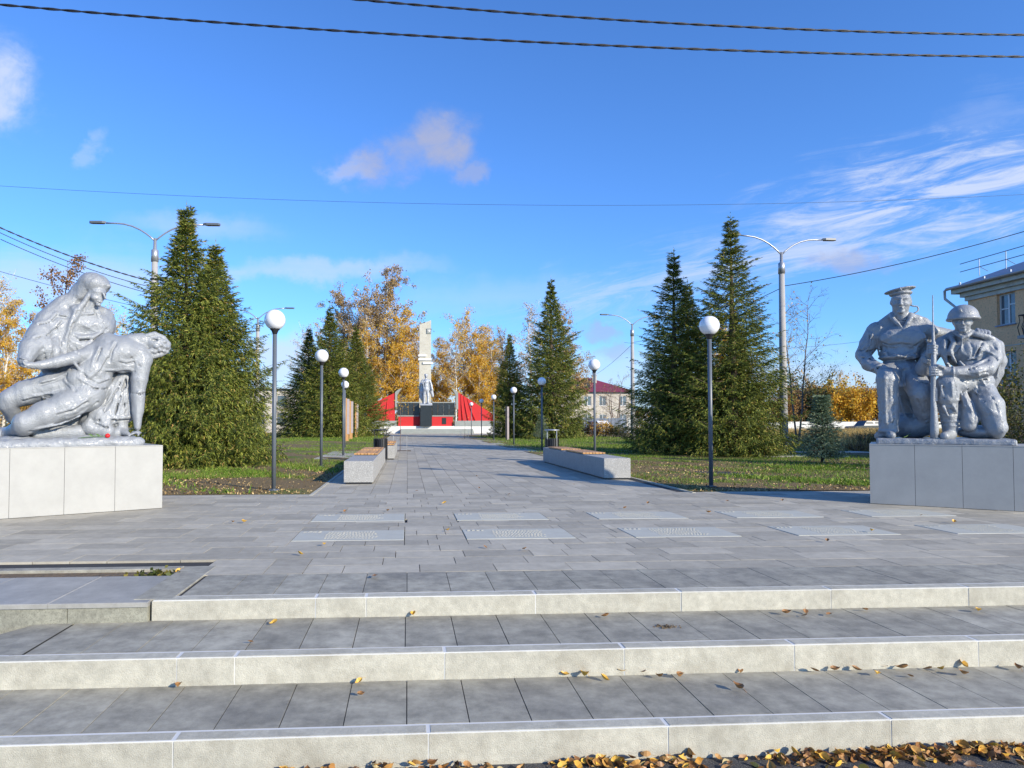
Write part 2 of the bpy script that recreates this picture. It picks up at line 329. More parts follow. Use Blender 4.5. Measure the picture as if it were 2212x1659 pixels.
prects = [(x, y, x + 1.11, y + .63) for x, y in PLQ]
rc = []
y = 5.30; row = 0
offs = [0, .2, .4, .1, .3, .5]
ys = [5.30 + .2925 * k for k in range(20)]
for k, y in enumerate(ys):
    o = offs[(k * 5 + 3) % 6]; x = -24 + o; x_min = -1.6 if y < 5.6 else -24
    while x < 24:
        ln = rng.choice((.6, .6, .6, .3))
        cut = [(x, y, x + ln, y + .2925)]
        for p in prects:
            nc = []
            for c in cut:
                if not hits(c, p): nc.append(c); continue
                for q in ((c[0], c[1], p[0], c[3]), (p[2], c[1], c[2], c[3]), (max(c[0], p[0]), c[1], min(c[2], p[2]), p[1]), (max(c[0], p[0]), p[3], min(c[2], p[2]), c[3])):
                    if q[2] - q[0] > .03 and q[3] - q[1] > .03: nc.append(q)
            cut = nc
        for c in cut:
            c = (max(c[0], x_min), c[1], c[2], c[3])
            if c[2] - c[0] > .04: rc.append(c)
        x += ln
slabs('plaza_paving', M['slab'], rc, 0, gap=.006)
rc = []
for k in range(-5, 21):
    x = k * .3; y = 11.155 - rng.choice((0, .2, .4))
    while y < 77:
        a = (x, max(y, 11.15), x + .3, y + .6)
        right = 4.72 if y < 20 else (4.72 + (y - 20) * .1 if y < 25 else 5.45)
        if 41.5 < y < 54: right = 8
        if a[2] <= right + .02 and a[3] > a[1] + .05: rc.append(a)
        y += .6
slabs('alley_paving', M['slab'], rc, 0, gap=.006)
slabs('side_path', M['slab'], [(-3.0 + .3 * i, 21.9 + .6 * j, -2.7 + .3 * i, 22.5 + .6 * j) for i in range(5) for j in range(10)], .012, gap=.006)
slabs('kerb', M['coping'], [(-1.56, y, -1.50, y + 1) for y in range(11, 70)] + [(4.70, y, 4.76, y + 1) for y in range(11, 20)], .008, th=.1)
slabs('side_path', M['polished'], [(x, 23.2 + (x - 13) * .95, x + 3, 24.4 + (x - 13) * .95) for x in range(12, 30, 3)], .03)
# far cross pavement before the memorial
sheet('forecourt', -9, 66, 14, 76.2, .0, M['slab'])
# ---------------------------------------------------------------- steps
def steps():
    XR = 14.0
    # upper tread (plaza level) tiles
    slabs('step_tread', M['tread'], [(x * .3, 4.67, x * .3 + .3, 5.29) for x in range(-5, 46)], .002, gap=.0045)
    slabs('step_tread', M['tread'], [(x * .3 - .01, 3.94, x * .3 + .29, 4.56) for x in range(-7, 46)], -.128, gap=.005)
    slabs('step_tread', M['tread'], [(x * .3, 3.28, x * .3 + .3, 3.845) for x in range(-12, 46)], -.278, gap=.005)
    for (x0, yb, yf, z, h) in ((-1.65, 4.66, 4.555, .003, .16), (-4, 3.93, 3.83, -.127, .18), (-4, 3.27, 3.18, -.277, .19)):
        g = MB()
        x = x0; ws = []
        r2 = random.Random(int(yf * 100))
        xj = x0; first = {4.555: [1.05, .33, 1.13, 1.0], 3.83: [2.75, .31, 1.15, 1.02], 3.18: [2.95, 1.15, 1.13, 1.1]}[yf]
        i = 0
        while xj < XR:
            ln = first[i] if i < len(first) else r2.choice((1.0, 1.06, 1.12, .98)); i += 1
            g.box(xj + .003, yf + r2.uniform(-.0015, .0015), z - h, xj + ln - .003, yb, z + r2.uniform(-.001, .001), .008); xj += ln
        tag(g.build('step_coping', M['coping']), kind='structure')
        s = MB(); s.box(x0 + .01, yf + .0025, z - h, XR, yb + .010, z - .0016); tag(s.build('step_grout', M['grout']), kind='structure')
    b = MB(); b.box(-2.35, 3.934, -.5, XR, 4.70, -.136); b.box(-4, 3.276, -.5, XR, 3.94, -.286); b.box(-1.6, 4.6, -.4, XR, 5.3, -.008)
    tag(b.build('step_bed', M['joint']), kind='structure')
steps()
# sloping corner left of the second tread
g = MB()
g.quad((-2.12, 3.935, -.126), (-2.12, 4.56, -.127), (-2.32, 4.60, -.129), (-2.75, 3.935, -.15)); g.quad((-2.75, 3.935, -.15), (-2.32, 4.60, -.129), (-2.66, 4.60, -.28), (-3.6, 3.935, -.33))
tag(g.build('step_ramp', M['tread']), kind='structure')
# planter left of the stairs
pl = tag(empty('planter', (-1.65, 4.5, 0)), 'low stone planter with a sunken strip of soil beside the steps', 'planter')
g = MB()
for i in range(6): g.box(-.014 - .5 * (i + 1) + .003, .03, -.42, -.014 - .5 * i - .002, .09, -.022, .003)
o = g.build('facing_panel', M['facing'], pl)
g = MB()
for i in range(8): g.box(-.012 - .62 * (i + 1), .02, -.03, -.014 - .62 * i, .80, .0 + .001 * (i % 2), .004)
g.build('top_slab', M['polished'], pl)
g = MB(); g.box(-5, .805, -.2, -.13, 1.02, -.018); g.build('soil', M['soil'], pl)
g = MB(); g.box(-5, 1.02, -.2, -.13, 1.12, .006, .004); g.box(-.128, .09, -.2, .12, 1.12, .004, .004); g.build('kerb_stone', M['tread'], pl)
g = MB(); g.box(-5, .09, -.42, -.014, .80, -.032); g.build('core', M['joint'], pl)
# ---------------------------------------------------------------- pedestals
RO, REX = Vector((6.606, 9.358, 0)), (.806, -.591)
LO, LEX = Vector((-3.306, 9.469, 0)), (.849, .528)
def pedestal(name, label, O, EX, x0, x1, depth, h, pw, seams0):
    t = tag(empty(name, O, math.atan2(EX[1], EX[0])), label, 'pedestal')
    c = MB(); c.box(x0 + .012, .012, .0, x1 - .012, depth - .012, h - .012); c.build('core', M['joint'], t)
    n = 0; x = x0
    xs = [x0] + [s for s in seams0 if x0 < s < x1] + [x1]
    for a, b in zip(xs, xs[1:]):
        g = MB(); g.box(a + (0 if a == x0 else .002), 0, .006, b - (0 if b == x1 else .002), .011, h - .002, .0015); g.build('front_panel', M['clad'], t)
    for sx, xa, xb in ((0, x0, x0 + .011), (1, x1 - .011, x1)):
        for k in range(2):
            g = MB(); g.box(xa, .0125 + k * depth / 2, .006, xb, depth / 2 * (k + 1) - .003, h - .002, .0015); g.build('side_panel', M['clad'], t)
    for a, b in zip(xs, xs[1:]):
        g = MB(); g.box(a + .001, -.004, h - .001, b - .001, depth, h + .011, .002); g.build('top_panel', M['clad'], t)
    return t
pedestal('pedestal', 'cream tiled pedestal under the kneeling mother statue, in full sun', LO, LEX, -2.9, 0, 1.25, .842, .58, [-2.32, -1.74, -1.161, -.583])
pedestal('pedestal', 'grey tiled pedestal under the sailor and soldier statue', RO, REX, 0, 2.12, 1.25, .842, .53, [.535, 1.065, 1.60])
# ---------------------------------------------------------------- statues (signed distance modelling, then surface nets)
SAILOR=[('e',0.05,(0.424,0.75,2.407),(0.305,0.247,0.257),0),('e',0.05,(0.383,0.74,2.184),(0.251,0.216,0.165),0),('e',0.02,(0.385,0.74,1.97),(0.251,0.243,0.144),0),('c',0.05,[(0.109,0.76,2.562,0.123),(0.274,0.78,2.648,0.109),(0.416,0.78,2.659,0.114),(0.593,0.8,2.625,0.112),(0.746,0.8,2.513,0.121)]),('e',0.03,(0.288,0.6,2.423),(0.148,0.092,0.119),0),('e',0.03,(0.565,0.6,2.404),(0.153,0.097,0.121),0),('e',0.01,(0.374,0.7,2.132),(0.259,0.238,0.053),0),('-c',0.01,[(0.151,0.62,2.083,0.01),(0.263,0.5,2.055,0.01),(0.392,0.48,2.045,0.01),(0.539,0.52,2.052,0.01),(0.614,0.6,2.072,0.01)]),('c',0.03,[(0.415,0.73,2.675,0.115),(0.418,0.69,2.85,0.103)]),('c',0.01,[(0.31,0.68,2.786,0.037),(0.315,0.6,2.712,0.033),(0.375,0.56,2.624,0.029),(0.438,0.555,2.53,0.018)]),('c',0.01,[(0.54,0.68,2.759,0.037),(0.537,0.6,2.693,0.034),(0.495,0.565,2.615,0.028),(0.442,0.555,2.53,0.018)]),('c',0.02,[(0.304,0.72,2.762,0.054),(0.188,0.72,2.681,0.05)]),('c',0.02,[(0.552,0.72,2.73,0.061),(0.703,0.78,2.659,0.061),(0.775,0.8,2.589,0.056)]),('c',0.008,[(0.358,0.585,2.689,0.008),(0.474,0.585,2.679,0.008)]),('c',0.008,[(0.372,0.575,2.655,0.008),(0.462,0.575,2.648,0.008)]),('c',0.008,[(0.388,0.57,2.622,0.008),(0.454,0.57,2.617,0.008)]),('-c',0.008,[(0.438,0.57,2.52,0.01),(0.417,0.56,2.145,0.01)]),('c',0.02,[(0.1,0.75,2.555,0.131),(0.011,0.75,2.366,0.127),(-0.071,0.72,2.196,0.107),(0.007,0.58,2.044,0.098),(0.159,0.42,1.943,0.082)]),('c',0.006,[(0.146,0.4,1.951,0.086),(0.172,0.38,1.933,0.085)]),('-c',0.012,[(-0.096,0.6,2.267,0.015),(0.078,0.6,2.268,0.015)]),('-c',0.012,[(-0.059,0.55,2.079,0.013),(0.077,0.5,2.135,0.01)]),('e',0.012,(0.201,0.34,1.91),(0.069,0.111,0.04),0),('c',0.006,[(0.227,0.24,1.922,0.022),(0.278,0.21,1.902,0.02),(0.299,0.19,1.853,0.016)]),('c',0.006,[(0.227,0.28,1.922,0.022),(0.282,0.25,1.909,0.02),(0.31,0.23,1.859,0.016)]),('c',0.006,[(0.227,0.32,1.925,0.022),(0.282,0.3,1.917,0.02),(0.31,0.28,1.871,0.016)]),('c',0.006,[(0.224,0.36,1.925,0.02),(0.275,0.34,1.924,0.018),(0.296,0.33,1.888,0.016)]),('c',0.006,[(0.187,0.26,1.896,0.022),(0.214,0.19,1.874,0.02),(0.237,0.165,1.841,0.016)]),('c',0.03,[(0.29,0.7,1.927,0.174),(0.231,0.31,1.802,0.141)]),('c',0.02,[(0.231,0.28,1.778,0.14),(0.239,0.3,1.479,0.128),(0.245,0.31,1.218,0.124),(0.238,0.31,1.088,0.124)]),('c',0.015,[(0.203,0.16,1.788,0.04),(0.202,0.175,1.476,0.022),(0.208,0.19,1.153,0.02)]),('e',0.01,(0.237,0.31,1.04),(0.132,0.132,0.052),0),('c',0.02,[(0.254,0.32,0.99,0.064),(0.271,0.14,0.978,0.053)]),('c',0.03,[(0.163,0.35,0.989,0.065),(0.119,0.45,0.965,0.061)]),('c',0.03,[(0.522,0.7,1.884,0.179),(0.625,0.38,1.603,0.153)]),('c',0.03,[(0.633,0.37,1.559,0.152),(0.669,0.5,1.325,0.122),(0.723,0.62,1.088,0.099)]),('c',0.03,[(0.448,0.78,1.757,0.185),(0.461,0.8,1.399,0.174)]),('e',0.05,(0.529,0.75,1.109),(0.304,0.304,0.193),0),('-c',0.02,[(0.442,0.58,1.637,0.018),(0.508,0.56,1.262,0.018)]),('c',0.015,[(0.386,0.6,1.551,0.018),(0.461,0.55,1.175,0.018)]),('c',0.015,[(0.527,0.48,1.435,0.016),(0.621,0.46,1.196,0.016)]),('c',0.03,[(0.362,0.5,1.856,0.048),(0.386,0.45,1.699,0.04)]),('c',0.03,[(0.775,0.84,2.493,0.117),(0.959,0.93,2.435,0.108),(1.139,0.97,2.427,0.095),(1.355,0.85,2.41,0.073)]),('e',0.01,(1.396,0.74,2.427),(0.088,0.067,0.046),0),('c',0.005,[(1.322,0.7,2.483,0.021),(1.324,0.62,2.444,0.02),(1.326,0.575,2.382,0.017)]),('c',0.005,[(1.362,0.7,2.472,0.021),(1.364,0.62,2.433,0.02),(1.366,0.575,2.373,0.017)]),('c',0.005,[(1.403,0.7,2.46,0.021),(1.404,0.62,2.421,0.02),(1.405,0.575,2.364,0.017)]),('c',0.005,[(1.442,0.7,2.449,0.021),(1.444,0.62,2.41,0.02),(1.445,0.575,2.355,0.017)]),('c',0.015,[(0.052,0.6,2.484,0.017),(-0.008,0.6,2.307,0.019),(-0.078,0.62,2.21,0.017)]),('c',0.015,[(0.119,0.62,2.459,0.019),(0.138,0.66,2.258,0.019)]),('c',0.015,[(-0.02,0.55,2.099,0.017),(0.113,0.45,2.007,0.016)]),('c',0.018,[(0.21,0.54,2.199,0.021),(0.283,0.53,2.116,0.018)]),('c',0.018,[(0.468,0.54,2.173,0.02),(0.577,0.56,2.103,0.018)]),('c',0.018,[(0.317,0.5,1.946,0.018),(0.519,0.52,1.961,0.018)]),('c',0.02,[(0.34,0.3,1.758,0.018),(0.328,0.27,1.39,0.016),(0.316,0.28,1.131,0.016)]),('c',0.02,[(0.147,0.2,1.694,0.016),(0.127,0.24,1.392,0.016)]),('-c',0.012,[(0.375,0.53,2.62,0.008),(0.423,0.53,2.535,0.008)]),('c',0.02,[(0.562,0.3,1.687,0.018),(0.665,0.36,1.43,0.017)]),('c',0.02,[(0.213,0.585,2.393,0.019),(0.267,0.57,2.243,0.014)]),('c',0.02,[(0.637,0.6,2.399,0.018),(0.578,0.57,2.181,0.016)]),('c',0.015,[(0.212,0.57,2.336,0.016),(0.323,0.54,2.281,0.016),(0.453,0.555,2.308,0.014)]),('c',0.015,[(0.525,0.55,2.27,0.016),(0.654,0.6,2.333,0.016)]),('c',0.012,[(0.694,0.66,2.424,0.018),(0.78,0.66,2.221,0.018)]),('n',0.0074,(0.421,0.6,2.347),(0.346,0.325,0.264),(14,6,34)),('n',0.0062,(0.011,0.65,2.356),(0.169,0.253,0.295),(18,8,46)),('n',0.0062,(0.094,0.5,2.023),(0.186,0.227,0.124),(44,8,22)),('n',0.0056,(0.238,0.22,1.433),(0.149,0.239,0.338),(52,6,7)),('n',0.0074,(0.564,0.5,1.479),(0.218,0.298,0.377),(40,8,12)),('n',0.0062,(0.392,0.6,1.961),(0.264,0.244,0.122),(48,10,16)),('n',0.0074,(0.847,0.85,2.434),(0.221,0.201,0.141),(38,10,30)),('c',0.04,[(0.725,0.82,2.283,0.105),(0.708,0.82,1.84,0.121)]),('e',0.05,(0.818,0.88,2.283),(0.121,0.101,0.161),0),('e',0.01,(0.425,0.69,2.977),(0.134,0.16,0.152),0),('e',0.03,(0.423,0.645,2.879),(0.102,0.106,0.086),0),('c',0.012,[(0.354,0.555,3.01,0.022),(0.423,0.535,2.996,0.022),(0.493,0.555,2.996,0.022)]),('c',0.01,[(0.423,0.535,2.982,0.016),(0.421,0.495,2.901,0.024)]),('c',0.008,[(0.399,0.525,2.899,0.016),(0.443,0.525,2.895,0.016)]),('e',0.02,(0.36,0.585,2.916),(0.045,0.041,0.037),0),('e',0.02,(0.485,0.585,2.904),(0.045,0.041,0.036),0),('-e',0.008,(0.377,0.525,2.965),(0.033,0.031,0.018),0),('-e',0.008,(0.468,0.525,2.956),(0.032,0.03,0.018),0),('e',0.003,(0.377,0.555,2.965),(0.022,0.02,0.012),0),('e',0.003,(0.469,0.555,2.956),(0.022,0.02,0.012),0),('c',0.006,[(0.39,0.538,2.857,0.01),(0.421,0.528,2.86,0.012),(0.452,0.538,2.852,0.01)]),('c',0.006,[(0.397,0.54,2.841,0.012),(0.445,0.54,2.837,0.012)]),('-c',0.003,[(0.386,0.522,2.849,0.005),(0.455,0.522,2.842,0.005)]),('e',0.012,(0.421,0.575,2.802),(0.045,0.037,0.028),0),('e',0.006,(0.298,0.7,2.966),(0.017,0.033,0.042),0),('e',0.006,(0.551,0.7,2.942),(0.016,0.033,0.041),0),('-s',0.01,[(0.147,0.6,2.455,0.014),(0.131,0.6,2.298,0.014),(0.145,0.6,2.163,0.013)]),('s',0.016,[(0.134,0.6,2.481,0.016),(0.118,0.6,2.324,0.016),(0.131,0.6,2.188,0.016)]),('-s',0.01,[(-0.131,0.6,2.269,0.014),(-0.019,0.6,2.239,0.014),(0.087,0.6,2.274,0.014)]),('s',0.016,[(-0.145,0.6,2.295,0.016),(-0.033,0.6,2.265,0.016),(0.074,0.6,2.3,0.016)]),('-s',0.01,[(-0.079,0.6,2.14,0.014),(0.018,0.6,2.113,0.014),(0.104,0.6,2.131,0.014)]),('s',0.016,[(-0.092,0.6,2.166,0.016),(0.004,0.6,2.138,0.016),(0.091,0.6,2.157,0.016)]),('-s',0.01,[(0.043,0.6,1.924,0.014),(0.12,0.6,1.961,0.013),(0.178,0.6,1.999,0.013)]),('s',0.016,[(0.03,0.6,1.949,0.016),(0.107,0.6,1.987,0.016),(0.165,0.6,2.025,0.015)]),('-s',0.01,[(0.193,0.6,2.362,0.013),(0.286,0.6,2.307,0.013),(0.398,0.6,2.322,0.013)]),('s',0.016,[(0.18,0.6,2.388,0.015),(0.273,0.6,2.332,0.015),(0.386,0.6,2.348,0.015)]),('-s',0.01,[(0.454,0.6,2.319,0.013),(0.581,0.6,2.293,0.013),(0.691,0.6,2.363,0.013)]),('s',0.016,[(0.441,0.6,2.344,0.015),(0.569,0.6,2.318,0.015),(0.678,0.6,2.388,0.015)]),('-s',0.01,[(0.16,0.6,2.09,0.013),(0.394,0.6,2.056,0.013),(0.596,0.6,2.081,0.013)]),('s',0.016,[(0.147,0.6,2.115,0.016),(0.381,0.6,2.081,0.015),(0.583,0.6,2.106,0.015)]),('-s',0.01,[(0.21,0.6,2.249,0.013),(0.265,0.6,2.156,0.013),(0.376,0.6,2.117,0.013)]),('s',0.016,[(0.197,0.6,2.274,0.015),(0.252,0.6,2.182,0.015),(0.364,0.6,2.142,0.015)]),('-s',0.01,[(0.469,0.6,2.123,0.013),(0.579,0.6,2.172,0.013),(0.635,0.6,2.268,0.013)]),('s',0.016,[(0.456,0.6,2.148,0.015),(0.567,0.6,2.197,0.015),(0.622,0.6,2.293,0.015)]),('-s',0.01,[(0.339,0.6,1.841,0.013),(0.374,0.6,1.74,0.013),(0.387,0.6,1.617,0.013)]),('s',0.016,[(0.326,0.6,1.866,0.015),(0.361,0.6,1.764,0.015),(0.374,0.6,1.642,0.015)]),('-s',0.01,[(0.392,0.6,1.938,0.013),(0.446,0.6,1.837,0.013),(0.462,0.6,1.704,0.013)]),('s',0.016,[(0.379,0.6,1.964,0.015),(0.433,0.6,1.862,0.015),(0.449,0.6,1.728,0.015)]),('-s',0.01,[(0.537,0.6,1.833,0.013),(0.626,0.6,1.743,0.013),(0.724,0.6,1.696,0.013)]),('s',0.016,[(0.524,0.6,1.858,0.015),(0.614,0.6,1.767,0.015),(0.711,0.6,1.72,0.015)]),('-s',0.01,[(0.485,0.6,1.461,0.013),(0.563,0.6,1.24,0.013),(0.714,0.6,1.149,0.013)]),('s',0.016,[(0.473,0.6,1.485,0.015),(0.551,0.6,1.265,0.015),(0.702,0.6,1.173,0.015)]),('-s',0.01,[(0.568,0.6,1.525,0.013),(0.637,0.6,1.327,0.013),(0.697,0.6,1.196,0.013)]),('s',0.016,[(0.556,0.6,1.55,0.015),(0.624,0.6,1.352,0.015),(0.685,0.6,1.22,0.015)]),('-s',0.01,[(0.023,0.6,2.486,0.014),(0.002,0.6,2.352,0.014),(-0.048,0.6,2.264,0.014)]),('s',0.016,[(0.01,0.6,2.512,0.016),(-0.011,0.6,2.378,0.016),(-0.061,0.6,2.29,0.016)]),('-s',0.01,[(0.693,0.6,2.483,0.013),(0.744,0.6,2.37,0.013),(0.76,0.6,2.239,0.013)]),('s',0.016,[(0.68,0.6,2.508,0.015),(0.732,0.6,2.395,0.015),(0.748,0.6,2.263,0.015)]),('-s',0.01,[(0.275,0.6,1.62,0.013),(0.294,0.6,1.397,0.013),(0.286,0.6,1.153,0.013)]),('s',0.016,[(0.262,0.6,1.645,0.015),(0.281,0.6,1.422,0.015),(0.273,0.6,1.177,0.015)]),('-s',0.01,[(0.131,0.6,1.444,0.013),(0.147,0.6,1.22,0.013),(0.135,0.6,1.108,0.013)]),('s',0.016,[(0.118,0.6,1.469,0.015),(0.133,0.6,1.245,0.015),(0.122,0.6,1.133,0.015)])]
CAP=[('e',0.006,(0.413,0.69,3.135),(0.206,0.2,0.029),9),('e',0.006,(0.422,0.69,3.083),(0.15,0.169,0.049),3)]
